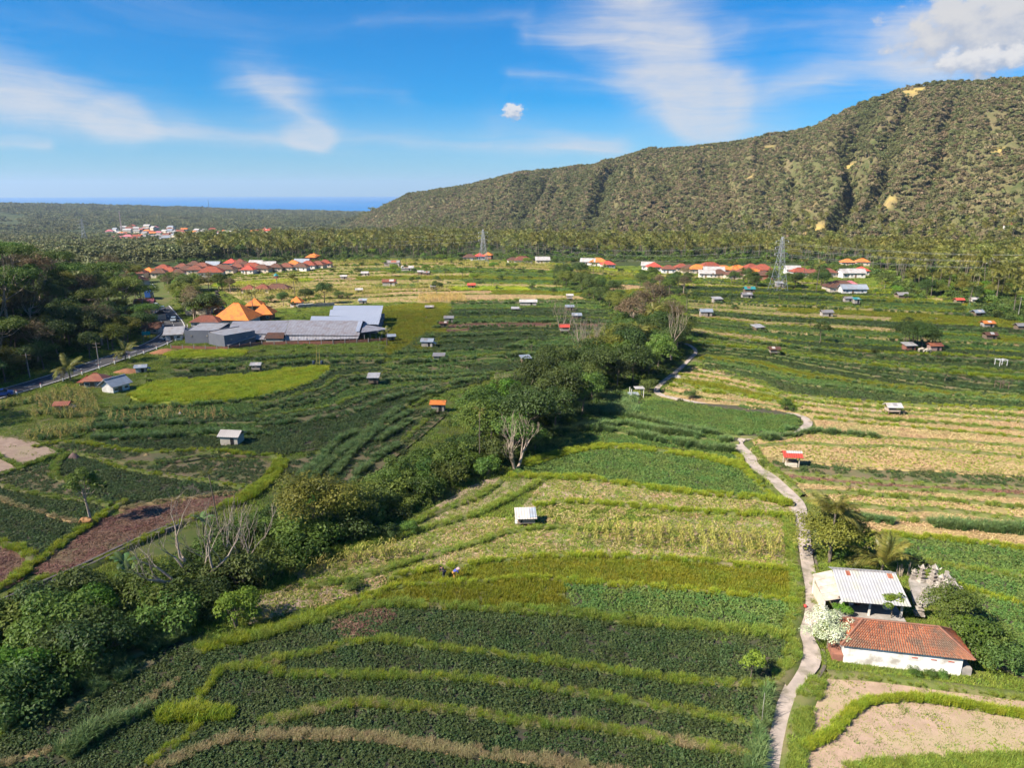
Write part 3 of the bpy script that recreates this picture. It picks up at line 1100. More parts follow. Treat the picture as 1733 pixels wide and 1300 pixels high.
# concrete drain between footpath and house grass: a dark open channel
DRAIN = surf('drain_concrete', (0.13, 0.11, 0.09), (0.08, 0.07, 0.06), 1.5, 0.9)
q = resample(PATH_A, 1.0)
d = np.gradient(q, axis=0); nn = np.stack([-d[:, 1], d[:, 0]], 1) / np.hypot(*d.T)[:, None]
near = q[:, 1] < gp(1357, 925)[1]
tag(ribbon('drain', (q - nn * 1.32)[near], 0.14, 0.10, DRAIN, 0.3), 'dark narrow drain along the footpath', None, None, 'structure')
# irrigation channel of dark stone across the left fields
STONE = surf('channel_stone', (0.16, 0.14, 0.13), (0.085, 0.075, 0.07), 0.9, 0.9, bump=0.5)
CHAN = smooth_line(G([(-40, 1045), (23, 1017), (70, 995), (130, 970), (200, 936), (261, 907), (300, 893)]), 1)
ch = tag(empty('irrigation_channel', (0, 0, 0)), 'narrow dark stone irrigation channel beside the brown field', 'channel')
for off in (-0.42, 0.42):
    d = np.gradient(CHAN, axis=0); n2 = np.stack([-d[:, 1], d[:, 0]], 1) / np.hypot(*d.T)[:, None]
    ribbon('channel_wall', CHAN + n2 * off, 0.16, 0.55, STONE, 0.8, kind=None, parent=ch)
ribbon('channel_bed', CHAN, 0.30, 0.2, DRAIN, 0.3, kind=None, parent=ch)

# ------------------------------------------------------------------ fields
SOIL = {
    'soy': surf('dark_soil', (0.050, 0.058, 0.030), (0.075, 0.062, 0.045), 1.2, 0.95),
    'tan': surf('tan_soil', (0.37, 0.265, 0.195), (0.29, 0.205, 0.15), 0.8, 0.95, bump=0.5, c3=(0.33, 0.26, 0.16), s3=0.12),
    'stub': surf('stubble_soil', (0.37, 0.26, 0.125), (0.27, 0.19, 0.09), 0.7, 0.95, bump=0.4, c3=(0.22, 0.21, 0.07), s3=0.10),
    'dull': surf('dull_soil', (0.125, 0.115, 0.055), (0.155, 0.11, 0.065), 0.8, 0.95, bump=0.4, c3=(0.09, 0.10, 0.04), s3=0.25),
    'brown': surf('brown_soil', (0.20, 0.115, 0.075), (0.135, 0.085, 0.058), 0.9, 0.95, bump=0.4, c3=(0.14, 0.12, 0.06), s3=0.2),
    'green': surf('green_ground', (0.085, 0.115, 0.025), (0.13, 0.135, 0.045), 0.8, 0.95, c3=(0.16, 0.13, 0.07), s3=0.2),
    'rice': surf('rice_ground', (0.24, 0.28, 0.03), (0.30, 0.32, 0.05), 0.5, 0.95),
}
# crop: soil, plant, spacing, height scale, label words
CROP = {
    'soy': ('soy', 'soy', 1.15, 1.0, 'low dark green leafy crop'),
    'bean': ('soy', 'bean', 1.15, 1.0, 'fresh green leafy crop'),
    'row': ('dull', 'rowcrop', 1.8, 1.0, 'green crop in rows'),
    'thin': ('dull', 'soy', 1.45, 0.85, 'thin dull green crop on brown soil'),
    'olive': ('green', 'olive_crop', 1.15, 1.0, 'dense olive green grassy crop'),
    'rice': ('rice', 'rice', 1.2, 1.0, 'bright yellow green rice'),
    'tan': ('tan', 'weed', 4.2, 0.8, 'bare tan soil with scattered weeds'),
    'tanweed': ('tan', 'weed', 1.45, 1.2, 'tan soil half covered with weeds'),
    'stub': ('stub', 'straw', 1.6, 1.0, 'straw coloured stubble'),
    'brown': ('brown', 'rust', 1.5, 1.0, 'reddish brown harvested soil'),
    'grass': ('green', 'turf', 1.25, 1.0, 'short green grass'),
    'tall': ('green', 'tall', 0.85, 1.0, 'tall bluish green fodder grass'),
    'maize': ('stub', 'maize', 0.62, 1.0, 'yellowing maize'),
    'drymaize': ('stub', 'drymaize', 0.8, 1.0, 'dry golden maize'),
    'stubgreen': ('stub', 'weed', 1.35, 1.15, 'stubble with green regrowth'),
}
BUNDS, NFIELD, FIELD_POLYS = [], [0], []
KEEP_OFF = []          # (polygon) places where no crop grows


def clear_of(P, extra=0.3):
    ok = dist_to_line(P, PATH_A) > 1.15 + extra
    ok &= dist_to_line(P, ROAD) > 4.3
    for poly in KEEP_OFF:
        ok &= ~inside(P, poly)
    return ok


def field(poly, crop, z=None, label=None, far=1.0, soil_on=True, where='', row_dir=None, extra=None):
    """a terrace: its soil as a low plateau, its crop as one object"""
    NFIELD[0] += 1
    z = 0.06 + 0.019 * (NFIELD[0] % 11) + 0.0017 * (NFIELD[0] % 7) if z is None else z
    soil, plant, sp, hs, words = CROP[crop]
    q = np.asarray(poly, float)
    FIELD_POLYS.append(q)
    k = len(q)
    tris = tessellate_polygon([[Vector((x, y, 0)) for x, y in q]])
    V = np.concatenate([np.c_[q, z + vz(q[:, 1])], np.c_[q, vz(q[:, 1]) - 0.4]])
    area2 = np.sum(q[:, 0] * np.roll(q[:, 1], -1) - np.roll(q[:, 0], -1) * q[:, 1])
    T = []
    for a, b_, c_ in tris:
        n_z = (q[b_, 0] - q[a, 0]) * (q[c_, 1] - q[a, 1]) - (q[b_, 1] - q[a, 1]) * (q[c_, 0] - q[a, 0])
        T.append((a, b_, c_) if n_z > 0 else (a, c_, b_))
    i = np.arange(k)
    j = (i + 1) % k
    S_ = np.stack([i, i + k, j + k, j], 1)
    if area2 < 0:
        S_ = S_[:, ::-1]
    S_ = S_[:, ::-1]
    lab = (label or words) + (' ' + where if where else '')
    o = None
    if soil_on:
        o = obj('field', np_mesh('field', V, [np.array(T), S_], SOIL[soil]))
        tag(o, lab, None, None, 'structure')
    s = sp * far
    P = fill(q, s)
    if crop in ('maize', 'drymaize') and row_dir is not None:
        a = row_dir
        M_ = np.array([[math.cos(a), math.sin(a)], [-math.sin(a), math.cos(a)]])
        t = q @ M_.T
        x0, y0 = t.min(0); x1, y1 = t.max(0)
        gx, gy = np.meshgrid(np.arange(x0, x1, 0.45 * far), np.arange(y0, y1, 1.3 * far))
        P = np.stack([gx.ravel(), gy.ravel()], 1)
        P = P + rng.normal(0, 0.07, P.shape)
        P = P[rng.uniform(size=len(P)) < 0.8] @ M_
        P = P[inside(P, q)]
    if len(P) == 0:
        return o
    P = P[clear_of(P)]
    # bare patches and thin places
    if crop not in ('tan', 'maize', 'drymaize'):
        gap = fbm(P[:, 0] / 5 + 31, P[:, 1] / 5, 3, NFIELD[0] % 5)
        P = P[gap > (0.17 if crop not in ('tanweed', 'stubgreen', 'thin') else 0.30)]
    if len(P):
        sc_ = (far ** 0.9) * hs * (0.85 + 0.4 * fbm(P[:, 0] / 4, P[:, 1] / 4, 2, 3)) * rng.uniform(0.9, 1.1, len(P))
        zs = np.full(len(P), 1 / far ** 0.6)
        ang = rng.integers(0, 4, len(P)) * (math.pi / 2) + (row_dir or 0) if crop == 'row' else rng.uniform(0, 6.283, len(P))
        if crop == 'row':
            ang = rng.integers(0, 2, len(P)) * math.pi + (row_dir or 0.0)
        rot = np.stack([rng.normal(0, 0.04, len(P)), rng.normal(0, 0.04, len(P)), ang], 1)
        nm = {'soy': 'leafy_crop', 'bean': 'leafy_crop', 'row': 'row_crop', 'thin': 'leafy_crop', 'olive': 'grassy_crop', 'rice': 'rice_crop', 'tan': 'weeds', 'tanweed': 'weeds', 'stub': 'straw_litter', 'brown': 'stalk_litter', 'grass': 'grass', 'tall': 'fodder_grass', 'maize': 'maize_crop', 'drymaize': 'maize_crop', 'stubgreen': 'weeds'}[crop]
        scatter(nm, plant, np.c_[P, z - 0.01 + vz(P[:, 1])], sc_, rot, lab, None, zs=zs)
        if crop in ('stubgreen', 'tanweed') and far < 2.2:
            P2 = fill(q, 2.4 * far); P2 = P2[clear_of(P2)]
            scatter('straw_litter', 'straw', np.c_[P2, z + vz(P2[:, 1])], far, None, lab)
    if extra:
        for ek, es in extra:
            P = fill(q, es); P = P[clear_of(P)]
            P = P[fbm(P[:, 0] / 9 + 3, P[:, 1] / 9, 2, 8) > 0.5]
            scatter('maize_crop' if 'maize' in ek else 'grass', ek, np.c_[P, z + vz(P[:, 1])], 0.9, None, lab)
    return o


def bund(line, kind='bund', w=0.8, h=1.0, dens=0.32, far=1.0, ground=True):
    """a grassy terrace edge: soil ridge with clumps along it; collected by kind and built later"""
    BUNDS.append((np.asarray(line, float), kind, w, h, dens, far, ground))


def band(lo, hi, n, crops, far=1.0, kinds=('bund',), h=1.0, wave=0.6, split=1, where='', edges=True, w=0.8, fields=True):
    """terraces between two pixel lines, n strips from near to far"""
    lo, hi = resample(G(lo), n=40), resample(G(hi), n=40)
    lines = []
    for i in range(n + 1):
        t = i / n
        t = t + (0 if i in (0, n) else rng.uniform(-0.22, 0.22) / n)
        q = lo * (1 - t) + hi * t
        s = np.linspace(0, 1, 40)
        wob = (fbm(s * 5 + i * 3.3, s * 0 + i * 1.7, 3, 2) - 0.5) * 2 * wave * np.hypot(*(hi - lo).T) / n
        if 0 < i < n:
            d = (hi - lo) / np.maximum(np.hypot(*(hi - lo).T), 1e-6)[:, None]
            q = q + d * wob[:, None]
        lines.append(q)
    for i in range(n):
        a, b_ = lines[i], lines[i + 1]
        cuts = [0] + sorted(rng.choice(np.arange(6, 34), split - 1, replace=False).tolist() if split > 1 else []) + [39]
        for c0, c1 in zip(cuts[:-1], cuts[1:]):
            if c1 - c0 < 3:
                continue
            poly = np.vstack([a[c0:c1 + 1], b_[c0:c1 + 1][::-1]])
            cr = crops[(i if split == 1 else int(rng.integers(0, 99))) % len(crops)]
            if fields:
                field(poly, cr, far=far, where=where, row_dir=0.05)
        if edges:
            kd = kinds[i % len(kinds)]
            bund(b_, kd, w * (0.75 if kd == 'tall' else 1), h * rng.uniform(0.7, 1.2) * (0.55 if kd == 'tall' else 1), 0.34, far)
    return lines


def build_bunds():
    SOILM = {'bund': SOIL['green'], 'lime': SOIL['green'], 'dry': SOIL['stub'], 'tall': SOIL['green']}
    allP = {}
    for line, kind, w, h, dens, far, ground in BUNDS:
        q = resample(line, 0.6 * far)
        if len(q) < 3:
            continue
        # soil ridge: a low rounded bank
        d = np.gradient(q, axis=0)
        nn = np.stack([-d[:, 1], d[:, 0]], 1) / np.maximum(np.hypot(*d.T), 1e-6)[:, None]
        k = len(q)
        if ground:
            hb = 0.28 if kind == 'dry' else 0.46
            prof = [(-0.75, -0.1), (-0.35, hb), (0.35, hb + 0.02), (0.75, -0.1)]
            V = np.concatenate([np.c_[q + nn * (s_ * w), zz + vz(q[:, 1]) + 0.04 * (vnoise(q[:, 0] * 2, q[:, 1] * 2, 4) - 0.5)] for s_, zz in prof])
            i = np.arange(k - 1)[:, None]
            Q = [i + [[j * k, j * k + 1, (j + 1) * k + 1, (j + 1) * k]] for j in range(3)]
            allP.setdefault(('g', kind), []).append((V, np.concatenate(Q)[:, ::-1]))
        L = np.hypot(*np.diff(q, axis=0).T).sum()
        n = int(L / (dens * far) * max(1.0, w / 0.7))
        t = rng.uniform(0, k - 1, n)
        i0 = np.clip(t.astype(int), 0, k - 2)
        f = (t - i0)[:, None]
        P = q[i0] * (1 - f) + q[i0 + 1] * f + nn[i0] * (rng.uniform(-0.62, 0.62, n) * w)[:, None]
        keep = clear_of(P, -0.25)
        gapn = fbm(P[:, 0] / 3, P[:, 1] / 3, 3, 12)
        keep &= gapn > (0.24 if kind != 'tall' else 0.33)
        P = P[keep]
        sc_ = h * far ** 0.75 * rng.uniform(0.55, 1.2, len(P)) * (0.6 + 0.8 * gapn[keep])
        allP.setdefault(('p', kind), []).append((np.c_[P, 0.36 + vz(P[:, 1])], sc_))
    for (w_, kind), items in allP.items():
        words = {'bund': 'green grass', 'lime': 'lime green grass', 'dry': 'dry straw coloured grass', 'tall': 'tall bluish green fodder grass'}[kind]
        if w_ == 'g':
            off, VV, QQ = 0, [], []
            for V, Q in items:
                VV.append(V); QQ.append(Q + off); off += len(V)
            tag(obj('terrace_bank', np_mesh('terrace_bank', np.concatenate(VV), [np.concatenate(QQ)], SOILM[kind], smooth=True)), 'low earth banks of the terraces under ' + words, None, None, 'structure')
        else:
            P = np.concatenate([a for a, _ in items]); s = np.concatenate([b_ for _, b_ in items])
            scatter('bank_grass', kind, P, s, None, words + ' along the terrace edges')

# ------------------------------------------------------------------ field layout, traced in the view
L1 = [(180, 1350), (330, 1275), (395, 1252), (440, 1252), (520, 1250), (600, 1252), (680, 1262), (740, 1272), (800, 1278), (860, 1287), (960, 1300), (1030, 1312), (1120, 1330)]
L2 = [(40, 1335), (107, 1291), (187, 1238), (251, 1211), (330, 1218), (398, 1216), (440, 1228), (470, 1225), (530, 1210), (570, 1200), (620, 1196), (680, 1203), (740, 1205), (800, 1212), (860, 1225), (900, 1232), (960, 1232), (1020, 1240), (1080, 1250), (1140, 1262), (1200, 1270), (1285, 1286)]
L3 = [(-60, 1330), (17, 1295), (100, 1271), (167, 1241), (217, 1211), (251, 1191), (284, 1168), (305, 1154), (368, 1143), (430, 1130), (465, 1142), (500, 1150), (560, 1147), (620, 1150), (700, 1150), (780, 1153), (850, 1160), (930, 1170), (1000, 1183), (1080, 1196), (1140, 1208), (1200, 1218), (1295, 1236)]
L4 = [(368, 1140), (430, 1126), (470, 1120), (530, 1112), (570, 1100), (620, 1090), (660, 1090), (720, 1100), (800, 1107), (860, 1115), (920, 1125), (1000, 1135), (1080, 1148), (1150, 1158), (1220, 1163), (1305, 1166)]
L5 = [(330, 1100), (440, 1085), (500, 1065), (560, 1048), (620, 1032), (660, 1027), (740, 1030), (820, 1035), (900, 1040), (980, 1045), (1040, 1055), (1100, 1060), (1180, 1065), (1260, 1072), (1340, 1082)]
L6 = [(630, 1012), (660, 1000), (700, 994), (780, 992), (860, 985), (900, 982), (960, 990), (1040, 995), (1120, 1000), (1200, 1007), (1280, 1015), (1350, 1026)]
L7 = [(655, 985), (690, 976), (720, 970), (800, 960), (860, 950), (920, 946), (1000, 944), (1080, 948), (1160, 952), (1240, 960), (1345, 970)]
L8 = [(520, 1000), (600, 985), (660, 965), (714, 948), (761, 935), (821, 918), (861, 903), (911, 896), (978, 898), (1030, 902)]
L9 = [(500, 965), (560, 948), (650, 921), (700, 905), (777, 881), (808, 874), (861, 847), (895, 829), (925, 811)]
L10 = [(560, 938), (627, 915), (694, 893), (741, 868), (794, 851), (828, 834), (848, 817)]
L12 = [(861, 808), (925, 811), (1012, 814), (1062, 824), (1140, 835), (1225, 842), (1304, 849), (1345, 858)]
L13 = [(908, 861), (945, 851), (995, 854), (1045, 858), (1095, 863), (1140, 867), (1243, 873), (1345, 878)]
L14 = [(885, 792), (895, 787), (945, 774), (995, 760), (1045, 759), (1095, 764), (1140, 769), (1208, 780), (1262, 796)]
L15 = [(905, 748), (928, 737), (995, 730), (1045, 734), (1109, 750), (1180, 762), (1240, 768)]

COMPOUND = [(1375, 1105), (1372, 1050), (1376, 985), (1365, 930), (1440, 920), (1530, 955), (1605, 985), (1635, 1020), (1665, 1060), (1700, 1130), (1640, 1160), (1480, 1145), (1400, 1142)]
KEEP_OFF.append(G(COMPOUND))


def poly2(lo, hi):
    return np.vstack([smooth_line(G(lo), 1), smooth_line(G(hi), 1)[::-1]])


# foreground terraces of low leafy crop
field(poly2([(180, 1400), (700, 1420), (1250, 1400)], L1 + [(1250, 1345)]), 'soy', where='on the nearest terrace')
field(poly2(L1 + [(1240, 1340)], L2[2:] ), 'soy', where='on the terrace above the dry bank')
field(poly2([(60, 1350), (180, 1352), (330, 1277), (395, 1254)], [(40, 1337), (107, 1293), (251, 1213), (400, 1218)]), 'soy', where='left of the yellow tufts')
field(poly2(L2, L3), 'soy', where='on the middle terrace of the foreground')
field(poly2(L3[8:], L4), 'soy', where='on the curved upper foreground terrace')
field(poly2(L4, L5), 'soy', where='under the olive field')
field(poly2([(-90, 1335), (17, 1297), (100, 1273), (217, 1213), (284, 1170), (368, 1145)], [(-90, 1310), (0, 1265), (77, 1185), (187, 1118), (284, 1078), (330, 1100), (368, 1128)]), 'soy', where='beside the stream thicket')
field(poly2([(575, 1090), (600, 1085), (640, 1068), (655, 1045)], [(572, 1062), (590, 1050), (620, 1038), (654, 1036)]), 'brown', z=0.31, where='in a corner of the soy terrace')
# olive and lit fields in the middle
field(poly2(L5[4:9] + [(955, 1042)], [(630, 1014), (660, 1002), (780, 994), (860, 987), (900, 984), (957, 990)]), 'olive', where='beside the dark rectangle of soy')
field(poly2([(957, 1043)] + L5[9:], [(959, 991)] + L6[6:]), 'bean', where='right of the olive terrace')
field(poly2(L6[1:], L7), 'olive', where='where two people work')
field(poly2([(655, 985), (700, 974), (720, 969), (800, 959), (860, 949), (920, 945), (1000, 943), (1160, 951), (1345, 969)], L8[2:] + [(1140, 868), (1243, 875), (1345, 880)]), 'tanweed', where='below the beige roofed hut')
field(poly2(L8[:8], L9[:5] + [(855, 875), (911, 892)]), 'tanweed', where='on the sloping strip left of the hut')
field(poly2(L9, L10 + [(875, 812), (922, 809)]), 'tan', where='on the narrow strip by the thicket')
field(poly2(L10, [(560, 930), (627, 905), (694, 880), (747, 853), (811, 816), (845, 809)]), 'tan', where='along the thicket edge')
field(poly2([(855, 893), (908, 863), (945, 853), (1045, 860), (1140, 869), (1345, 880)], L12[1:]), 'tanweed', where='above the beige roofed hut')
field(poly2([(895, 890), (960, 892), (1040, 898), (1140, 905), (1140, 870), (1045, 862), (945, 855)], [(895, 888), (910, 868), (930, 858)]), 'stubgreen', z=0.2, soil_on=False, where='right of the beige roofed hut')
field(poly2(L12[:7], L14[:] ), 'bean', where='on the rounded terrace')
field(poly2([(880, 785), (895, 783), (945, 768), (995, 753), (1045, 751), (1095, 756), (1140, 761), (1208, 772), (1258, 788)], L15), 'bean', where='below the fodder grass rows')
field(poly2([(910, 742), (995, 726), (1109, 744), (1240, 762)], [(945, 712), (1010, 700), (1090, 716), (1160, 728), (1250, 742)]), 'bean', where='between rows of fodder grass')
field(poly2([(1092, 716), (1200, 736), (1300, 745), (1340, 733)], [(1080, 680), (1150, 682), (1300, 692), (1356, 708)]), 'bean', where='inside the bend of the path')
field(poly2([(940, 716), (1000, 702), (1075, 712)], [(975, 690), (1030, 668), (1078, 676)]), 'tall', where='beside the dark trees', far=1.2)
field(poly2([(985, 690), (1040, 668), (1085, 670)], [(1010, 668), (1045, 652), (1080, 655)]), 'grass', far=1.3, where='at the little white shelter')
# maize in the middle fields
row = math.atan2(gp(1150, 900)[1] - gp(1150, 930)[1], gp(1150, 900)[0] - gp(1150, 930)[0])
field(poly2([(965, 925), (1100, 932), (1310, 955), (1320, 935)], [(965, 905), (1100, 900), (1250, 905), (1330, 920)]), 'maize', z=0.2, soil_on=False, row_dir=row + 0.1, where='in thin rows on the lit field')
field(poly2([(435, 1005), (500, 985), (590, 965), (655, 955), (700, 945)], [(440, 985), (500, 965), (600, 945), (700, 930)]), 'maize', z=0.2, soil_on=False, row_dir=row - 0.25, where='in a dense block near the thicket')
field(poly2([(420, 1060), (480, 1040), (560, 1018), (640, 1000)], [(440, 1010), (520, 992), (600, 985), (650, 975)]), 'tanweed', where='left of the olive terraces')
# right of the path, near
field(poly2([(1320, 1400), (1790, 1400), (1790, 1225), (1733, 1220), (1687, 1212), (1636, 1203), (1585, 1193), (1534, 1189), (1499, 1193)], [(1340, 1330), (1352, 1285), (1386, 1267), (1414, 1241), (1438, 1213), (1462, 1196)]), 'tan', where='inside the curved lime bank')
field(poly2([(1358, 1270), (1386, 1260), (1414, 1236), (1438, 1209), (1462, 1192), (1499, 1189), (1585, 1189), (1687, 1208), (1790, 1222)], [(1364, 1215), (1385, 1165), (1410, 1146), (1480, 1146), (1600, 1162), (1733, 1180), (1790, 1188)]), 'tan', where='in front of the tiled house')
field(poly2([(1648, 1078), (1690, 1135), (1733, 1152), (1800, 1165)], [(1615, 1000), (1660, 1010), (1733, 1030), (1800, 1040)]), 'bean', where='right of the tiled house')
field(poly2([(1612, 998), (1733, 1028), (1800, 1038)], [(1565, 955), (1640, 965), (1733, 980), (1800, 988)]), 'bean', where='behind the stone shrines')
field(poly2([(1560, 953), (1640, 963), (1800, 986)], [(1475, 912), (1568, 916), (1650, 924), (1800, 944)]), 'bean', where='behind the palm of the compound')
# right of the path, stubble terraces
band([(1475, 910), (1568, 914), (1650, 922), (1800, 942)], [(1362, 834), (1448, 838), (1585, 848), (1733, 862), (1800, 866)], 3, ['stub', 'stub', 'stubgreen'], 1.25, ('bund', 'bund', 'bund'), 0.8, 0.3, where='behind the compound', w=0.9)
band([(1352, 838), (1448, 840), (1585, 850), (1800, 868)], [(1306, 800), (1482, 818), (1650, 827), (1800, 834)], 2, ['stub', 'brown'], 1.25, ('bund', 'bund'), 0.7, 0.3, where='beside the path bend')
band([(1300, 796), (1482, 818), (1650, 827), (1800, 834)], [(1272, 745), (1369, 735), (1486, 743), (1650, 752), (1800, 765)], 3, ['thin', 'stubgreen', 'stubgreen'], 1.25, ('dry', 'bund', 'bund'), 0.6, 0.3, where='around the red roofed hut')
band([(1385, 730), (1486, 741), (1650, 750), (1800, 763)], [(1376, 711), (1482, 721), (1600, 731), (1800, 750)], 1, ['stub'], 1.3, ('lime',), 1.0, 0.3, where='under the lime green bank')
band([(1372, 709), (1482, 720), (1600, 730), (1800, 749)], [(1320, 668), (1420, 680), (1551, 688), (1800, 698)], 4, ['stub', 'stub', 'tanweed', 'stubgreen'], 1.4, ('bund', 'lime', 'bund', 'lime'), 0.9, 0.35, where='around the white roofed hut', w=1.1)
band([(1118, 672), (1200, 685), (1310, 697), (1375, 707)], [(1165, 622), (1230, 632), (1290, 650), (1322, 668)], 7, ['stubgreen', 'stub', 'tanweed', 'olive'], 1.5, ('bund', 'lime', 'bund'), 0.9, 0.3, where='beside the upper path')
band([(1195, 626), (1260, 642), (1340, 668), (1551, 686), (1800, 696)], [(1190, 596), (1300, 606), (1450, 634), (1620, 660), (1800, 676)], 4, ['soy', 'bean', 'olive', 'soy'], 1.6, ('tall', 'tall', 'bund'), 0.9, 0.3, where='below the clump of trees', w=1.2)
band([(1190, 595), (1300, 606), (1450, 634), (1620, 660), (1800, 676)], [(1180, 566), (1345, 588), (1500, 600), (1640, 604), (1800, 614)], 5, ['soy', 'thin', 'bean'], 1.6, ('tall', 'lime', 'bund'), 0.9, 0.3, where='in front of the clump of trees', w=1.2)
band([(1170, 562), (1345, 586), (1500, 598), (1640, 602), (1800, 612)], [(1165, 532), (1300, 545), (1500, 556), (1800, 570)], 5, ['olive', 'soy', 'bean', 'thin', 'stubgreen'], 2.0, ('lime', 'tall', 'bund'), 0.9, 0.3, 2, where='behind the clump of trees', w=1.1)
band([(1165, 530), (1300, 543), (1500, 554), (1800, 568)], [(1165, 496), (1400, 502), (1600, 512), (1800, 522)], 7, ['soy', 'thin', 'olive', 'stubgreen', 'bean', 'row'], 2.4, ('lime', 'bund', 'tall'), 0.9, 0.3, 2, where='in the right middle distance', w=1.2)
band([(1100, 498), (1300, 502), (1480, 506), (1600, 510), (1800, 520)], [(1090, 464), (1300, 472), (1480, 488), (1600, 484), (1800, 494)], 6, ['soy', 'bean', 'row', 'olive', 'thin', 'stubgreen'], 2.8, ('bund', 'lime'), 1.0, 0.3, 2, where='below the right village', w=1.2)
# centre, between factory and gully
band([(665, 640), (760, 634), (850, 630), (920, 618), (970, 606)], [(665, 602), (760, 596), (900, 590), (990, 590)], 4, ['thin', 'soy', 'bean', 'row'], 1.6, ('tall', 'tall', 'bund'), 0.9, 0.3, 2, where='left of the leafless tree', w=1.2)
band([(668, 601), (760, 595), (900, 589), (1000, 588)], [(755, 540), (850, 538), (960, 538), (1048, 542)], 6, ['soy', 'row', 'brown', 'bean', 'soy'], 1.8, ('tall', 'tall', 'bund'), 0.9, 0.3, 2, where='around the blue roofed field hut', w=1.2)
band([(762, 540), (850, 538), (960, 538), (1045, 541)], [(765, 512), (850, 510), (960, 508), (1030, 512)], 4, ['soy', 'soy', 'bean', 'thin'], 2.2, ('tall', 'bund'), 0.9, 0.3, 1, where='in front of the long white shed', w=1.2)
field(poly2([(655, 600), (700, 600), (752, 590), (756, 545)], [(640, 522), (690, 516), (762, 512), (762, 530)]), 'olive', far=2.0, where='beside the factory')
band([(440, 525), (560, 517), (660, 512), (900, 508), (1040, 512)], [(360, 482), (480, 474), (620, 470), (800, 468), (960, 472)], 6, ['stub', 'olive', 'stubgreen', 'bean', 'maize', 'rice', 'stubgreen'], 2.6, ('bund', 'lime'), 0.9, 0.3, 3, where='in the sunlit centre', w=1.2)
band([(330, 484), (480, 474), (620, 470), (800, 468), (960, 472), (1090, 486)], [(400, 460), (480, 452), (560, 442), (700, 440), (900, 445), (1100, 463)], 6, ['bean', 'rice', 'stubgreen', 'bean', 'maize', 'stubgreen'], 3.0, ('bund', 'lime'), 1.0, 0.3, 3, where='below the left village', w=1.2)
field(poly2([(705, 513), (790, 514)], [(710, 503), (785, 502)]), 'drymaize', z=0.36, far=1.6, where='glowing orange in the sun')
band([(1040, 512), (1100, 500)], [(960, 472), (1080, 466)], 4, ['olive', 'stub', 'bean'], 2.6, ('bund', 'lime'), 0.9, 0.3, 1, where='left of the thin gully trees')
band([(1500, 500), (1620, 505), (1800, 515)], [(1490, 478), (1600, 478), (1800, 485)], 3, ['rice', 'olive', 'bean'], 2.8, ('bund', 'lime'), 0.9, 0.3, 2, where='in the sunlit far right')
# left of the gully: long terraces
field(poly2([(221, 676), (268, 686), (335, 684), (435, 676), (495, 662), (535, 646), (559, 628)], [(221, 672), (261, 647), (335, 644), (435, 635), (522, 623), (556, 624)]), 'rice', z=0.40, where='in the curved yellow field', far=1.3)
band([(300, 642), (420, 636), (530, 624), (640, 622)], [(290, 612), (420, 606), (540, 600), (655, 602)], 4, ['soy', 'thin', 'bean'], 1.7, ('tall', 'bund'), 0.9, 0.3, 1, where='in front of the factory fence', w=1.1)
field(poly2([(282, 606), (350, 608), (412, 604)], [(285, 597), (350, 596), (412, 595)]), 'rice', z=0.37, far=1.6, where='a pale strip under the factory wall')
band([(430, 738), (500, 733), (580, 727), (640, 708), (690, 686), (745, 664), (822, 645)], [(440, 678), (500, 662), (540, 646), (562, 628), (640, 624), (720, 634), (830, 634)], 7, ['soy', 'thin', 'soy', 'bean'], 1.45, ('tall', 'tall', 'bund'), 0.95, 0.25, 1, where='on the long terraces left of the gully', w=1.2)
band([(150, 772), (234, 769), (301, 767), (361, 764), (470, 770)], [(165, 700), (230, 696), (300, 692), (425, 682)], 4, ['soy', 'bean', 'soy', 'bean'], 1.3, ('tall', 'tall', 'tall', 'tall'), 1.0, 0.15, 1, where='on curved terraces by the shed', w=1.3)
field(poly2([(375, 765), (470, 772), (560, 760), (600, 745)], [(395, 742), (470, 738), (560, 728), (640, 708)]), 'soy', far=1.3, where='right of the beige shed')
field(poly2([(482, 800), (520, 818), (590, 830), (640, 800), (690, 760), (720, 735)], [(486, 785), (560, 765), (610, 745), (660, 712), (720, 690), (760, 700)]), 'thin', far=1.2, where='on the terraces running down to the gully')
for ln in ([(502, 820), (530, 795), (552, 774), (569, 751), (600, 738)], [(522, 822), (555, 790), (582, 767), (620, 742), (660, 707), (694, 683), (747, 663)], [(560, 815), (597, 770), (630, 740), (665, 716), (697, 700)], [(587, 829), (617, 797), (647, 774), (677, 757)], [(640, 752), (668, 735), (700, 712), (738, 703)]):
    bund(smooth_line(G(ln), 2), 'tall', 0.95, 0.68, 0.22, 1.0)
for ln in ([(680, 752), (705, 730), (722, 712)], [(700, 690), (742, 664), (800, 642), (850, 630)]):
    bund(smooth_line(G(ln), 2), 'bund', 0.9, 0.9, 0.25, 1.1)
# left, traced curved terraces
c4 = [(60, 760), (77, 754), (134, 751), (184, 761), (234, 769), (301, 767), (361, 764), (412, 772), (469, 774), (479, 781), (470, 795), (462, 808), (435, 828), (412, 844)]
c5 = [(134, 771), (167, 777), (207, 787), (268, 786), (318, 777), (361, 771)]
c6 = [(167, 780), (200, 794), (234, 801), (301, 811), (361, 819), (418, 828), (435, 828)]
c7 = [(122, 771), (104, 777), (94, 794), (90, 811), (117, 818), (144, 821), (180, 826)]
c8 = [(-20, 818), (0, 824), (33, 834), (84, 844), (141, 851), (187, 858)]
c9 = [(-20, 816), (0, 808), (33, 794), (67, 784), (100, 771)]
c10 = [(-20, 842), (0, 848), (33, 861), (84, 874), (134, 891)]
c12 = [(215, 850), (201, 858), (151, 893), (100, 928), (67, 957)]
c13 = [(201, 866), (268, 851), (335, 844), (402, 836), (430, 832)]
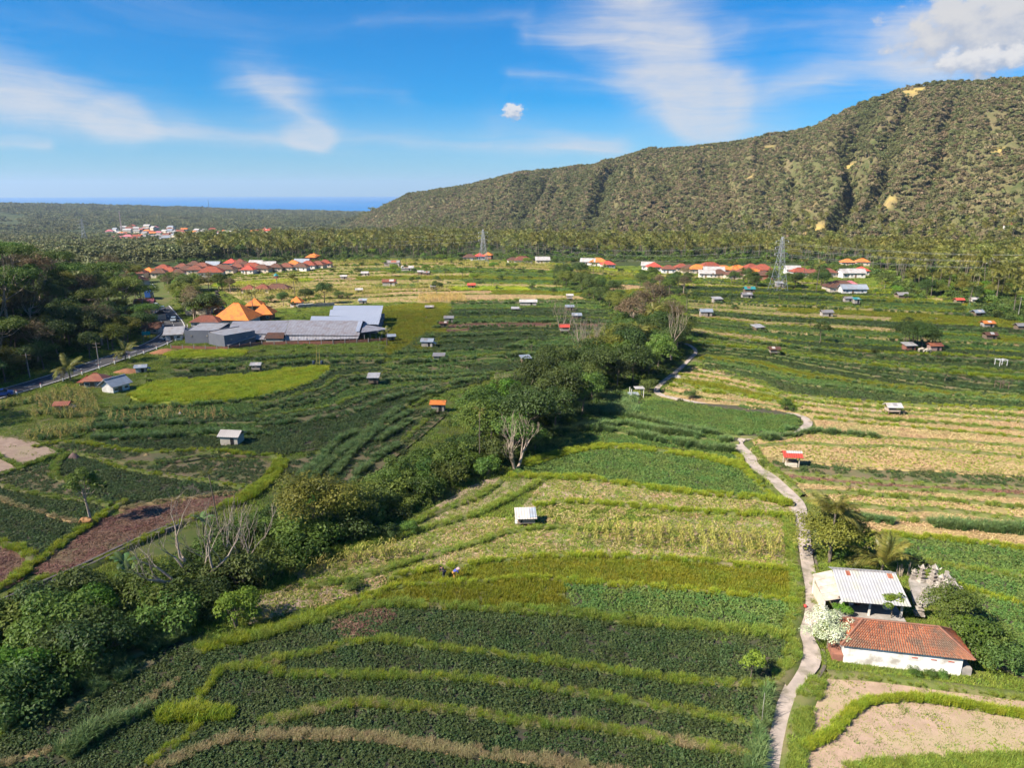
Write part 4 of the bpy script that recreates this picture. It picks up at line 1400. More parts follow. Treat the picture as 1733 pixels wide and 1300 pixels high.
field(poly2([(134, 771), (207, 787), (301, 786), (361, 775), (469, 776)], [(90, 756), (134, 752), (234, 770), (301, 768), (412, 773)]), 'thin', far=1.1, where='inside the sickle shaped bank')
field(poly2(c6, [(134, 771), (207, 788), (301, 788), (361, 777), (469, 777), (462, 806)]), 'thin', far=1.1, where='in the rounded end of the terrace')
field(poly2([(110, 820), (187, 857), (268, 849), (335, 843), (410, 836)], [(95, 795), (110, 776), (167, 781), (234, 803), (361, 821)]), 'soy', far=1.1, where='behind the narrow tree')
field(poly2([(-30, 818), (33, 832), (84, 842), (187, 856)], [(-30, 816), (33, 796), (90, 782), (90, 813), (144, 823)]), 'thin', far=1.1, where='left of the stone heap')
field(poly2([(-30, 845), (33, 859), (84, 872), (150, 889), (195, 860)], [(-30, 822), (33, 836), (84, 846), (187, 860)]), 'soy', far=1.1, where='where the brown cow grazes')
field(poly2([(-30, 905), (27, 925), (62, 950), (100, 925), (134, 894)], [(-30, 845), (33, 863), (84, 876), (134, 893)]), 'soy', far=1.1, where='at the left picture edge')
field(poly2([(70, 972), (110, 983), (200, 937), (290, 893), (385, 855)], [(67, 958), (110, 925), (201, 868), (268, 855), (402, 838)]), 'brown', where='in the long reddish field')
field(poly2([(-30, 1010), (0, 1000), (40, 975), (58, 955)], [(-30, 912), (0, 918), (27, 930), (58, 950)]), 'brown', where='in the left corner patches')
field(poly2([(-30, 800), (0, 803), (60, 780), (96, 768)], [(-30, 738), (0, 738), (50, 745), (96, 766)]), 'tan', where='pale soil at the left edge')
for ln, kd, w, h in ((c4, 'lime', 0.8, 0.9), (c5, 'bund', 0.6, 0.7), (c6, 'lime', 0.6, 0.7), (c7, 'bund', 0.9, 1.0), (c8, 'bund', 0.7, 0.8), (c9, 'bund', 0.8, 0.9), (c10, 'dry', 0.6, 0.8), (c12, 'lime', 0.9, 1.0), (c13, 'dry', 0.6, 0.8), ([(-30, 770), (0, 775), (30, 790), (40, 800)], 'bund', 0.7, 0.9),
                     ([(-30, 915), (27, 928), (60, 951), (40, 975), (-10, 1005)], 'lime', 1.0, 1.0), ([(20, 1010), (70, 980), (110, 985), (200, 938), (290, 895), (385, 857)], 'lime', 0.9, 0.8)):
    bund(smooth_line(G(ln), 2), kd, w, h, 0.22, 1.0)
bund(smooth_line(G([(478, 782), (470, 800), (445, 826), (412, 850), (385, 858)]), 2), 'lime', 1.6, 1.3, 0.12, 1.0)
field(poly2([(0, 738), (60, 752), (150, 740), (170, 705)], [(-40, 690), (20, 690), (90, 668), (150, 660), (165, 690)]), 'grass', far=1.15, where='around the rusty hut', extra=[('maize', 1.0), ('drymaize', 1.3), ('tall', 1.9)])
P = fill(poly2([(185, 722), (300, 712), (390, 716)], [(180, 706), (300, 698), (390, 704)]), 1.5, 0.45)
scatter('maize_crop', 'drymaize', np.c_[P, vz(P[:, 1]) + 0.15], 0.95, None, 'dry golden maize stalks standing in the curved terrace')
field(poly2([(165, 690), (215, 690), (225, 670), (245, 660)], [(155, 662), (190, 658), (215, 655), (245, 640), (250, 630)]), 'grass', far=1.3, where='around the small metal roofed house')

# terrace edges of the near fields
for ln, kd, w, h in ((L1, 'dry', 0.75, 1.0), (L2[6:], 'bund', 0.7, 0.9), (L2[6:], 'dry', 0.5, 0.9), (L3[:8], 'dry', 0.6, 0.8), (L3[8:], 'bund', 0.75, 0.95), (L4, 'bund', 0.7, 0.95), (L5, 'bund', 1.0, 1.2), (L6, 'lime', 0.6, 1.0), (L7, 'lime', 0.6, 1.0), (L8, 'bund', 0.8, 0.9), (L9, 'bund', 0.9, 1.0), (L10, 'bund', 0.9, 1.0), (L12, 'lime', 1.1, 1.1), (L13, 'lime', 0.9, 1.0), ([(330, 1198), (350, 1170), (371, 1146)], 'lime', 0.7, 0.8), ([(250, 1298), (300, 1265), (345, 1236)], 'lime', 0.7, 0.8), ([(465, 1142), (470, 1132), (462, 1124)], 'dry', 0.7, 0.9)):
    bund(smooth_line(G(ln), 2), kd, w, h, 0.17, 1.0)
for ln in (L2[6:], L3[8:], L4, L5):
    bund(smooth_line(G(ln), 2), 'lime', 0.6, 0.75, 0.35, 1.0, False)
bund(smooth_line(G(L14), 2), 'lime', 1.8, 1.0, 0.10, 1.0)
bund(smooth_line(G(L15), 2), 'tall', 1.2, 0.9, 0.20, 1.0)
bund(smooth_line(G(L1[3:]), 2), 'dry', 0.8, 0.8, 0.2, 1.0, False)
bund(smooth_line(G(L3[8:]), 2), 'dry', 0.6, 0.7, 0.5, 1.0, False)
bund(smooth_line(G([(107, 1291), (150, 1262), (187, 1238), (251, 1211)]), 2), 'tall', 0.9, 0.75, 0.14, 1.0)
bund(smooth_line(G([(278, 1218), (330, 1216), (345, 1220), (398, 1214)]), 1), 'lime', 1.0, 1.5, 0.10, 1.0)
bund(smooth_line(G([(20, 1245), (90, 1185), (150, 1150), (220, 1118), (284, 1087), (320, 1075)]), 2), 'tall', 1.6, 0.75, 0.15, 1.0)
bund(smooth_line(G([(110, 1215), (180, 1165), (260, 1125)]), 2), 'tall', 1.2, 0.6, 0.25, 1.0)
bund(smooth_line(G([(330, 1110), (440, 1080), (520, 1052), (600, 1028), (640, 1008)]), 2), 'lime', 1.1, 1.0, 0.16, 1.0)
bund(smooth_line(G([(1000, 727), (1060, 722), (1109, 735), (1200, 748), (1250, 752)]), 2), 'tall', 1.3, 0.9, 0.16, 1.0)
bund(smooth_line(G([(1080, 712), (1180, 736), (1250, 742), (1320, 745), (1345, 728)]), 2), 'tall', 1.0, 0.7, 0.22, 1.0)
bund(smooth_line(G([(1290, 748), (1330, 744), (1369, 733), (1420, 738), (1486, 743)]), 2), 'tall', 1.0, 0.7, 0.22, 1.0)
bund(smooth_line(G([(1575, 893), (1653, 900), (1733, 905), (1800, 908)]), 2), 'tall', 1.3, 0.8, 0.12, 1.0)
bund(smooth_line(G([(1436, 880), (1492, 886), (1510, 890)]), 2), 'tall', 1.2, 0.6, 0.16, 1.0)
bund(smooth_line(G([(1470, 908), (1568, 914), (1650, 922), (1800, 943)]), 2), 'lime', 1.0, 1.0, 0.18, 1.0)
bund(smooth_line(G([(1570, 956), (1640, 967), (1800, 990)]), 2), 'bund', 1.0, 1.0, 0.2, 1.0)
bund(smooth_line(G([(1615, 999), (1700, 1020), (1800, 1040)]), 2), 'lime', 0.8, 0.9, 0.2, 1.0)
bund(smooth_line(G([(1357, 1273), (1386, 1263), (1414, 1239), (1438, 1211), (1462, 1194), (1499, 1191), (1534, 1187), (1585, 1191), (1636, 1201), (1687, 1210), (1733, 1218), (1800, 1226)]), 2), 'lime', 0.55, 1.0, 0.06, 1.0)
bund(smooth_line(G([(1400, 1146), (1480, 1150), (1600, 1167), (1733, 1184), (1800, 1192)]), 2), 'bund', 1.0, 0.55, 0.10, 1.0)
bund(smooth_line(G([(1335, 1330), (1343, 1270), (1352, 1220), (1366, 1180), (1385, 1155)]), 2), 'bund', 1.5, 0.9, 0.08, 1.0)
bund(smooth_line(G([(1440, 1318), (1560, 1305), (1700, 1300), (1800, 1300)]), 2), 'bund', 1.5, 1.0, 0.07, 1.0)
bund(smooth_line(G([(1268, 1330), (1285, 1270), (1296, 1225), (1304, 1190), (1318, 1160)]), 2), 'tall', 0.9, 0.65, 0.12, 1.0)
bund(smooth_line(G([(1318, 1160), (1340, 1130), (1348, 1095), (1338, 1070), (1350, 1040), (1352, 1000), (1345, 960), (1340, 920), (1335, 880)]), 2), 'bund', 1.3, 0.9, 0.10, 1.0)
bund(smooth_line(G([(1330, 860), (1300, 840), (1270, 812), (1256, 790), (1246, 772)]), 2), 'lime', 0.9, 0.8, 0.14, 1.0)
bund(smooth_line(G([(1360, 842), (1330, 815), (1300, 792), (1284, 775), (1275, 760)]), 2), 'bund', 0.9, 0.8, 0.16, 1.0)
for ln in ([(1378, 960), (1384, 1000), (1386, 1040)], [(1385, 1080), (1392, 1110), (1402, 1135)]):
    q = resample(smooth_line(G(ln), 1), 0.25)
    scatter('grass', 'bund', np.c_[q + rng.normal(0, 0.3, q.shape), np.zeros(len(q))], 0.8, None, 'grass between the path and the compound')
build_bunds()
# a line of tall grass in front of the near fields' stream edge and loose grass on unfarmed ground
P = fill(G([(-80, 1330), (-80, 1040), (200, 950), (460, 930), (700, 880), (860, 800), (900, 790), (560, 940), (440, 1000), (420, 1080), (280, 1080), (90, 1190), (0, 1270)]), 1.0)
scatter('grass', 'turf', np.c_[P, np.zeros(len(P))], 1.3, None, 'rough grass along the stream thicket')
P = fill(G([(1318, 1345), (1800, 1345), (1800, 1150), (1680, 1130), (1650, 1070), (1600, 985), (1440, 915), (1365, 925), (1375, 1100), (1330, 1190)]), 0.9)
P = P[dist_to_line(P, PATH_A) > 1.4]
scatter('grass', 'turf', np.c_[P, np.zeros(len(P))], 1.1, None, 'rough grass around the walled compound')
P = fill(G([(420, 1080), (650, 1030), (1340, 1090), (1340, 860), (900, 790), (560, 935), (430, 1000)]), 1.3)
P = P[clear_of(P)]
scatter('grass', 'turf', np.c_[P, np.full(len(P), 0.12)], 1.2, None, 'rough grass on the middle field edges')

P = fill(np.array([(-118, 84), (190, 84), (330, 200), (420, 470), (-130, 470), (-150, 300), (-122, 200)], float), 2.3, 0.5)
free = clear_of(P)
for q in FIELD_POLYS:
    lo_, hi_ = q.min(0), q.max(0)
    bb = free & (P[:, 0] > lo_[0]) & (P[:, 0] < hi_[0]) & (P[:, 1] > lo_[1]) & (P[:, 1] < hi_[1])
    ix = np.nonzero(bb)[0]
    if len(ix):
        free[ix[inside(P[ix], q)]] = False
P = P[free]
scatter('grass', 'turf', np.c_[P, vz(P[:, 1])], 1.9, None, 'rough grass on unfarmed corners of the valley floor')
P2 = P[rng.uniform(size=len(P)) < 0.10]
scatter('weeds', 'undergrowth', np.c_[P2, vz(P2[:, 1]) - 0.1], rng.uniform(0.3, 0.9, len(P2)), None, 'low weeds and bushes between the terraces')

# ------------------------------------------------------------------ trees
T = {}
for i in range(3):
    T['dense%d' % i] = tree_meshes('dense_tree', 'dark', 100 + i, 9, 4.2, 3.4, 42, 5600, 0.34)
    T['mid%d' % i] = tree_meshes('leafy_tree', 'mid', 110 + i, 8, 3.8, 3.1, 38, 5000, 0.32)
    T['bushdark%d' % i] = tree_meshes('dark_bush', 'dark', 130 + i, 3.3, 2.3, 1.9, 26, 2900, 0.23, stems=3)
    T['bushmid%d' % i] = tree_meshes('green_bush', 'mid', 140 + i, 3.2, 2.3, 1.9, 26, 2900, 0.23, stems=3)
for i in range(2):
    T['olive%d' % i] = tree_meshes('olive_tree', 'olive', 120 + i, 8.2, 4.4, 3.3, 46, 5800, 0.30)
    T['bright%d' % i] = tree_meshes('bright_tree', 'bright', 125 + i, 6.5, 3.0, 2.5, 30, 3600, 0.28)
    T['bushbright%d' % i] = tree_meshes('bright_bush', 'bright', 150 + i, 3.0, 2.0, 1.6, 22, 2400, 0.21, stems=3)
    T['umbrella%d' % i] = tree_meshes('umbrella_tree', 'mid', 160 + i, 13, 6.5, 2.4, 34, 4600, 0.36, bark=PALE_BARK, flat=0.65, lobe=0.26)
    T['brown%d' % i] = tree_meshes('dry_tree', 'brown', 165 + i, 10, 4.2, 3.4, 40, 3000, 0.28, bark=PALE_BARK, open_=1)
T['narrow0'] = tree_meshes('narrow_tree', 'mid', 170, 8.5, 1.9, 3.1, 20, 2400, 0.27, bark=PALE_BARK, trunk_r=0.16)
T['mango0'] = tree_meshes('mango_tree', 'olive', 171, 6.4, 4.3, 3.6, 64, 9000, 0.27, trunk_r=0.2)
T['round0'] = tree_meshes('round_tree', 'mid', 172, 4.4, 2.5, 2.0, 34, 5200, 0.20)
T['blossom0'] = tree_meshes('blossom_bush', 'blossom', 173, 3.9, 2.4, 1.9, 44, 5600, 0.15, lobe=0.28)
T['sapling0'] = tree_meshes('sapling', 'bright', 174, 3.4, 1.1, 1.3, 12, 900, 0.22, trunk_r=0.05, lobe=0.45)
T['smalltree0'] = tree_meshes('small_tree', 'mid', 175, 5.0, 1.8, 1.6, 14, 1100, 0.30, trunk_r=0.09)
T['smalltree1'] = tree_meshes('small_tree', 'dark', 176, 5.0, 2.0, 1.5, 14, 1100, 0.30, trunk_r=0.09)


def plant(kind, x, y, s=1.0, label=None, cat='tree', group=None, name=None, z=None, zs=1.0):
    """a tree or bush: an empty at its foot with trunk and crown"""
    tk, cr = T[kind]
    o = empty(name or cr.name.split('_crown')[0], (x, y, (tz(x, y) if z is None else z) + 0.05), random.uniform(0, 6.28), s)
    o.scale = (s, s, s * zs)
    obj('trunk', tk, o)
    obj('crown', cr, o)
    return tag(o, label, cat, group)


def spot(u, names):
    """the landmark phrase for a pixel column"""
    for lim, w_ in names:
        if u < lim:
            return w_
    return names[-1][1]


THICKET = ((90, 'at the lower left corner'), (200, 'below the banana plants'), (300, 'left of the large leafless tree'), (430, 'around the leafless trees'), (560, 'below the brown field end'), (680, 'beside the maize block'), (2000, 'along the narrow tan strips'))
GROVE = ((820, 'left of the white leafless tree'), (900, 'behind the white leafless tree'), (980, 'above the fodder grass'), (1050, 'below the grey leafless tree'), (1120, 'at the upper path'), (2000, 'at the far end'))
PALMS = ((420, 'behind the left end of the left village'), (560, 'behind the right end of the left village'), (700, 'behind the long grey shed'), (860, 'behind the faint pylon'), (1000, 'behind the white and dull red centre houses'), (1100, 'behind the orange centre house'), (1200, 'behind the left end of the right village'), (1320, 'behind the middle of the right village'), (1480, 'behind the right end of the right village'), (1600, 'at the left of the sunlit meadow'), (2000, 'at the right end of the sunlit meadow'))


def sparse(P, d):
    """drop points closer than d (array) to an accepted one"""
    keep = []
    d = np.broadcast_to(d, len(P))
    for i in range(len(P)):
        if not keep or np.min(np.hypot(*(P[keep] - P[i]).T) - 0.5 * (d[keep] + d[i])) > 0:
            keep.append(i)
    return np.array(keep, int)


# --- stream thicket, from the lower left to the grove in the middle
GUL = [(-90, 1190, 8), (-20, 1150, 8), (60, 1112, 7), (150, 1068, 6.5), (240, 1034, 6), (330, 1004, 5), (400, 968, 5), (470, 925, 5.5), (540, 897, 5.5), (610, 868, 5), (680, 838, 4.5), (740, 808, 4.5), (800, 782, 6), (850, 752, 7), (890, 718, 8), (930, 692, 8), (980, 667, 8), (1030, 642, 8), (1068, 622, 9), (1095, 594, 10), (1105, 568, 10), (1085, 548, 8), (1050, 522, 6), (1015, 505, 6), (985, 488, 7), (960, 470, 7)]
gl = np.array([gp(u, v) for u, v, _ in GUL])
gw = np.array([w for _, _, w in GUL], float)
d = np.concatenate([[0], np.cumsum(np.hypot(*np.diff(gl, axis=0).T))])
n = 2600
t = rng.uniform(0, d[-1], n)
c_ = np.stack([np.interp(t, d, gl[:, 0]), np.interp(t, d, gl[:, 1])], 1)
tg = np.gradient(gl, axis=0)
tx = np.stack([np.interp(t, d, tg[:, 0]), np.interp(t, d, tg[:, 1])], 1)
nr = np.stack([-tx[:, 1], tx[:, 0]], 1) / np.hypot(*tx.T)[:, None]
off = rng.uniform(-1, 1, n) * np.interp(t, d, gw)
P = c_ + nr * off[:, None]
big = (P[:, 1] > 108)
dd = np.where(big, 4.6, np.where(P[:, 1] > 80, 3.0, 2.7))
dd = np.where(P[:, 1] > 230, 6.5, dd)
k = sparse(P, dd)
P, big = P[k], big[k]
OPEN_VIEWS = [gp(742, 700), gp(955, 568), gp(1077, 674), gp(889, 619)]
for (x, y), b_ in zip(P, big):
    if dist_to_line(np.array([[x, y]]), PATH_A)[0] < 4 or dist_to_line(np.array([[x, y]]), CHAN)[0] < 1.6:
        continue
    if any(abs(x * hy / y - hx) < 6.5 and hy - 26 < y < hy + 4 for hx, hy in OPEN_VIEWS):
        continue
    uq = float(to_pix(x, y, 0.0)[0]); sp1, sp2 = spot(uq, THICKET), spot(uq, GROVE)
    if not b_:
        kd = random.choice(['bushdark0', 'bushdark1', 'bushdark2', 'bushmid0', 'bushmid1', 'bushmid2', 'bushmid0', 'bushbright0'])
        s = random.uniform(0.9, 1.6)
        plant(kd, x, y, s, {'bushd': 'dark green bush in the stream thicket ' + sp1, 'bushm': 'mid green bush in the stream thicket ' + sp1, 'bushb': 'bright green bush in the stream thicket ' + sp1}[kd[:5]], 'bush', {'bushd': 'dark bushes of the stream thicket', 'bushm': 'green bushes of the stream thicket', 'bushb': 'bright bushes of the stream thicket'}[kd[:5]], z=vz(y)-0.4)
    else:
        kd = random.choice(['dense0', 'dense1', 'dense2', 'dense0', 'mid0', 'mid1', 'olive0', 'bushdark1'])
        s = random.uniform(0.7, 1.2) * (0.85 if y > 200 else 1)
        plant(kd, x, y, s, {'den': 'dense dark tree in the gully grove ' + sp2, 'mid': 'mid green leafy tree in the gully grove ' + sp2, 'oli': 'olive green tree in the gully grove ' + sp2, 'bus': 'dark bush under the gully grove ' + sp2}[kd[:3]], 'bush' if kd[:3] == 'bus' else 'tree', {'den': 'dense trees of the gully grove', 'mid': 'leafy trees of the gully grove', 'oli': 'olive trees of the gully grove', 'bus': 'bushes of the gully grove'}[kd[:3]], z=vz(y)-0.5)
P = c_ + nr * off[:, None] * 1.12
P = P[dist_to_line(P, CHAN) > 1.0][:1500]
scatter('undergrowth', 'undergrowth', np.c_[P, vz(P[:, 1]) - 0.1], rng.uniform(0.7, 1.5, len(P)), None, 'undergrowth of the stream thicket')

# --- single trees one can point to
for kd, u, v, s, lab, cat in (
    ('olive0', 530, 918, 1.02, 'broad olive yellow tree bulging from the thicket above the maize block', 'tree'),
    ('olive1', 590, 905, 0.8, 'smaller olive tree right of the broad olive tree', 'tree'),
    ('bushbright0', 402, 1062, 1.25, 'bush with yellow green leaves below the leafless trees', 'bush'),
    ('narrow0', 155, 889, 1.0, 'narrow tree with a bare pale trunk beside the brown cow', 'tree'),
    ('bright1', 858, 705, 1.15, 'bright green tree behind the white leafless tree', 'tree'),
    ('mid0', 905, 770, 0.55, 'low green tree at the foot of the white leafless tree', 'tree'),
    ('sapling0', 1270, 1152, 0.95, 'leafy sapling on the terrace edge left of the path', 'sapling'),
    ('sapling0', 1063, 1058, 0.45, 'tiny bright sapling on the grass edge under the olive field', 'sapling'),
    ('smalltree0', 1598, 648, 0.75, 'small round tree alone among the fodder grass rows', 'tree'),
    ('smalltree0', 1586, 612, 0.55, 'tiny light green tree right of the tree clump', 'tree'),
    ('bushmid1', 1330, 695, 0.75, 'single round bush at the end of the path bend', 'bush'),
    ('bushdark0', 1168, 676, 0.6, 'dark bush beside the path end', 'bush'),
    ('bushdark2', 1098, 664, 0.95, 'dark bush beside the little white shelter', 'bush'),
    ('bushmid0', 1170, 582, 0.8, 'round dark bush at the top of the path', 'bush'),
    ('bushmid2', 598, 1000, 0.45, 'small dark shrub on the weedy tan field', 'shrub'),
    ('bushmid2', 690, 905, 0.55, 'dark shrub on the narrow tan strip', 'shrub'),
    ('bushdark1', 660, 912, 0.6, 'low dark shrub in the bank of the tan strip', 'shrub'),
    ('smalltree1', 1388, 582, 1.3, 'tall dark tree standing alone in the right terraces', 'tree'),
    ('smalltree1', 740, 503, 1.4, 'lone dark tree behind the orange field', 'tree'),
    ('smalltree0', 900, 600, 0.9, 'thin tree next to the light blue field hut', 'tree'),
    ('bushdark2', 1480, 600, 0.5, 'little dark shrub left of the tree clump', 'shrub')):
    x, y = gp(u, v)
    plant(kd, x, y, s, lab, cat)
for i, (u, v, s) in enumerate(((1530, 590, 0.85), (1545, 592, 0.8), (1560, 591, 0.78), (1576, 593, 0.62), (1552, 586, 0.8), (1538, 584, 0.75))):
    x, y = gp(u, v)
    plant('dense%d' % (i % 3), x, y, s, 'dark tree of the clump among the right terraces', 'tree', 'clump of dark trees among the terraces')
for i, (u, v, s) in enumerate(((1085, 560, 1.3), (1105, 556, 1.45), (1120, 568, 1.25), (1068, 572, 1.25), (1140, 570, 1.1), (1098, 600, 1.0))):
    x, y = gp(u, v)
    kd = ('brown0', 'brown1', 'olive0')[i % 3]
    plant(kd, x, y, s, 'tall tree with sparse sunlit %s leaves in the gully grove' % ('tan' if kd[0] == 'b' else 'olive'), 'tree', 'tall %s trees of the gully grove' % ('tan' if kd[0] == 'b' else 'olive'))

# --- leafless trees
for u, v, h, sp, st, seed, lab, tr in (
    (335, 1012, 11.0, 0.62, 3, 21, 'large leafless tree with crooked pale limbs at the stream', 0.24),
    (400, 985, 9.5, 0.42, 4, 25, 'leafless tree with a fan of thin upright twigs', 0.12),
    (872, 795, 9.0, 0.55, 3, 28, 'white barked leafless tree at the thicket edge', 0.22),
    (865, 700, 8.0, 0.75, 4, 33, 'spreading leafless crown rising from the dark trees', 0.10),
    (990, 628, 13.5, 0.42, 5, 36, 'grey leafless tree with long rising branches in the middle', 0.16),
    (948, 560, 9.0, 0.32, 2, 41, 'leafless tree just left of the orange hut', 0.10),
    (962, 560, 9.5, 0.34, 2, 44, 'leafless tree just right of the orange hut', 0.12),
    (1135, 610, 14.0, 0.35, 2, 47, 'tall pale leafless tree at the path side of the grove', 0.18)):
    x, y = gp(u, v)
    o = empty('leafless_tree', (x, y, tz(x, y)), random.uniform(0, 6.28))
    obj('branches', bare_tree('branches', seed, h, sp, 4, PALE_BARK, st, tr * 1.25, 0.6, 0.36), o)
    tag(o, lab, 'tree')

# --- palms
r_ = np.random.default_rng(77)
FRONDS = [frond_mesh('frond', 4.0, dr, r_, 9, 30) for dr in (0.45, 0.75, 1.1)]
SLIM = [frond_mesh('slim_frond', 1.7, dr, r_, 7, 16) for dr in (0.7, 1.1)]
BLEAF = [banana_leaf_mesh('banana_leaf', r_) for _ in range(2)]


def palm(u, v, h, L, label, n=16, slim=False, name='coconut_palm', up=0.0, xy=None, rad=0.15):
    x, y = xy or gp(u, v)
    o = empty(name, (x, y, tz(x, y)), random.uniform(0, 6.28))
    tk, top = palm_trunk_mesh('trunk', r_, h, rad, 0.05)
    obj('trunk', tk, o)
    for k in range(n):
        f = obj('frond', (SLIM if slim else FRONDS)[k % (2 if slim else 3)], o)
        f.location = top
        tilt = -0.95 + 1.35 * ((k * 0.618) % 1.0) - up
        f.rotation_euler = Euler((r_.normal(0, 0.15), tilt, 2.4 * k + r_.normal(0, 0.15)))
        f.scale = (L / (1.7 if slim else 4.0),) * 3
    return tag(o, label, 'palm')


palm(1404, 952, 6.3, 3.9, 'coconut palm rising behind the mango tree at the path', 17, up=0.25)
palm(1492, 968, 0.9, 4.4, 'young palm with upright fronds behind the white metal roof', 13, up=0.55)
palm(120, 646, 3.2, 4.2, 'low coconut palm leaning over the near road bend', 18)
palm(213, 612, 2.8, 3.9, 'low coconut palm at the road left of the earth heap', 17)
palm(374, 925, 9.5, 1.6, 'thin areca palm with a tiny crown above the brown field', 9, True, 'areca_palm', rad=0.07)
palm(812, 792, 9.5, 1.4, 'thin pale areca palm in the thicket left of the white tree', 7, True, 'areca_palm', rad=0.07)
palm(845, 765, 6.5, 1.6, 'short areca palm with a yellow crown beside the white tree', 8, True, 'areca_palm', rad=0.08)
palm(1078, 606, 7.5, 3.0, 'coconut palm in front of the gully grove', 15)
palm(1103, 575, 9.0, 3.0, 'dark coconut palm inside the gully grove', 15)
palm(1162, 528, 6.5, 2.8, 'single coconut palm on the terrace left of the white shed', 14)
palm(428, 533, 8.0, 2.8, 'coconut palm right of the orange temple roofs', 15)
palm(500, 507, 9.0, 3.4, 'bushy coconut palm at the edge of the paved yard', 20)
palm(322, 520, 4.5, 3.0, 'yellowish palm at the roadside hotel', 15)
palm(1238, 480, 10.0, 3.4, 'tall dark palm in front of the right village', 16)
palm(1381, 496, 13.0, 3.2, 'slender palm with brown fronds standing before the right village', 15)
palm(655, 585, 4.0, 2.2, 'small palm at the corner of the factory yard', 12)
for i, (u, v, h) in enumerate(((960, 466, 7), (1020, 470, 6), (1004, 466, 6), (1360, 470, 9), (1302, 470, 9), (1316, 473, 8), (1258, 478, 6), (1715, 530, 7), (1640, 518, 8), (1690, 500, 8), (1575, 505, 10), (1602, 500, 9))):
    palm(u, v, h, 2.8, ['palm behind the sunlit centre terraces', 'palm near the right village edge'][u > 1200] + ', ' + ['standing leftmost', 'standing in the far centre', 'beside the far gully', 'beside the long white house', 'before the red roofs', 'beside the lattice pylon', 'left of the lattice pylon', 'at the right frame edge', 'behind the red stall', 'left of the white stall', 'with a pale trunk', 'in the sunlit grass'][i], 14)


def banana(u, v, h, label, n=8):
    x, y = gp(u, v)
    o = empty('banana_plant', (x, y, 0.0), random.uniform(0, 6.28))
    MB().tube([(0, 0, -0.2), (0, 0, h * 0.6), (0.03, 0, h)], [0.14, 0.11, 0.05], 7).build('stem', surf('banana_stem', (0.14, 0.16, 0.06), (0.22, 0.2, 0.1), 5), o, True)
    for k in range(n):
        f = obj('leaf', BLEAF[k % 2], o)
        f.location = (0, 0, h * (0.8 + 0.2 * k / n))
        f.rotation_euler = (0, -0.55 + 0.9 * ((k * 0.618) % 1), 2.4 * k)
    return tag(o, label, 'banana plant')


banana(213, 985, 2.6, 'banana plant with ragged leaves at the stream left of the leafless tree', 9)
banana(222, 995, 1.9, 'smaller banana plant right behind the ragged one', 7)
banana(345, 905, 2.2, 'banana plant above the thicket near the areca palm', 7)

# --- wooded slope left of the road
n = 5000
P = np.stack([rng.uniform(-300, -100, n), rng.uniform(85, 330, n)], 1)
dr = dist_to_line(P, ROAD)
lim = -118 - 0.10 * (P[:, 1] - 150)
u_, v_ = to_pix(P[:, 0], P[:, 1], terrain(P[:, 0], P[:, 1]))
nearest = ROAD[np.argmin(np.hypot(P[:, None, 0] - ROAD[None, :, 0], P[:, None, 1] - ROAD[None, :, 1]), axis=1)]
west = P[:, 0] < nearest[:, 0]
ok = west & (dr > 6.5) & (u_ > -260) & (P[:, 1] < 265)
P, dr = P[ok], dr[ok]
k = sparse(P, np.where(dr < 45, 5.6, 9.0))
P, dr = P[k], dr[k]
for (x, y), q in zip(P, dr):
    kd = random.choice(['dense0', 'dense1', 'dense2', 'mid0', 'mid1', 'umbrella0', 'umbrella1', 'brown0', 'brown1' if q > 20 else 'mid2', 'olive1', 'olive0'])
    s = random.uniform(0.95, 1.4) * (0.7 if q < 12 else 1)
    w_ = {'dense': 'dense dark', 'mid': 'mid green', 'umbre': 'flat crowned', 'brown': 'dry brownish', 'olive': 'olive'}[kd[:5] if kd[:3] != 'mid' else 'mid']
    plant(kd, x, y, s, w_ + ' tree on the wooded slope ' + ('right above the road' if q < 16 else 'half way up' if q < 38 else 'near the top') + (' at its near end' if y < 150 else ' in its middle' if y < 200 else ' at its far end'), 'tree', w_ + ' trees of the wooded slope')
P = fill([(-115, 95), (-122, 250), (-260, 250), (-300, 95)], 2.6)
P = P[dist_to_line(P, ROAD) > 5.5]
P = P[(P[:, 0] < -105 - 0.1 * (P[:, 1] - 150))]
scatter('undergrowth', 'undergrowth', np.c_[P, terrain(P[:, 0], P[:, 1])], rng.uniform(0.9, 1.9, len(P)), None, 'undergrowth of the wooded slope')
for u, v, h, sp, seed, lab in ((32, 610, 15, 0.5, 51, 'tall pale trunked tree with bare limbs on the wooded slope'), (80, 585, 11, 0.5, 54, 'leafless reddish tree on the wooded slope'), (105, 570, 10, 0.5, 57, 'second leafless tree higher on the wooded slope')):
    x, y = gp(u, v)
    o = empty('leafless_tree', (x - 6, y, tz(x - 6, y)), 0.5)
    obj('branches', bare_tree('branches', seed, h, sp, 5, PALE_BARK, 1, 0.22, 0.3, 0.42), o)
    tag(o, lab, 'tree')

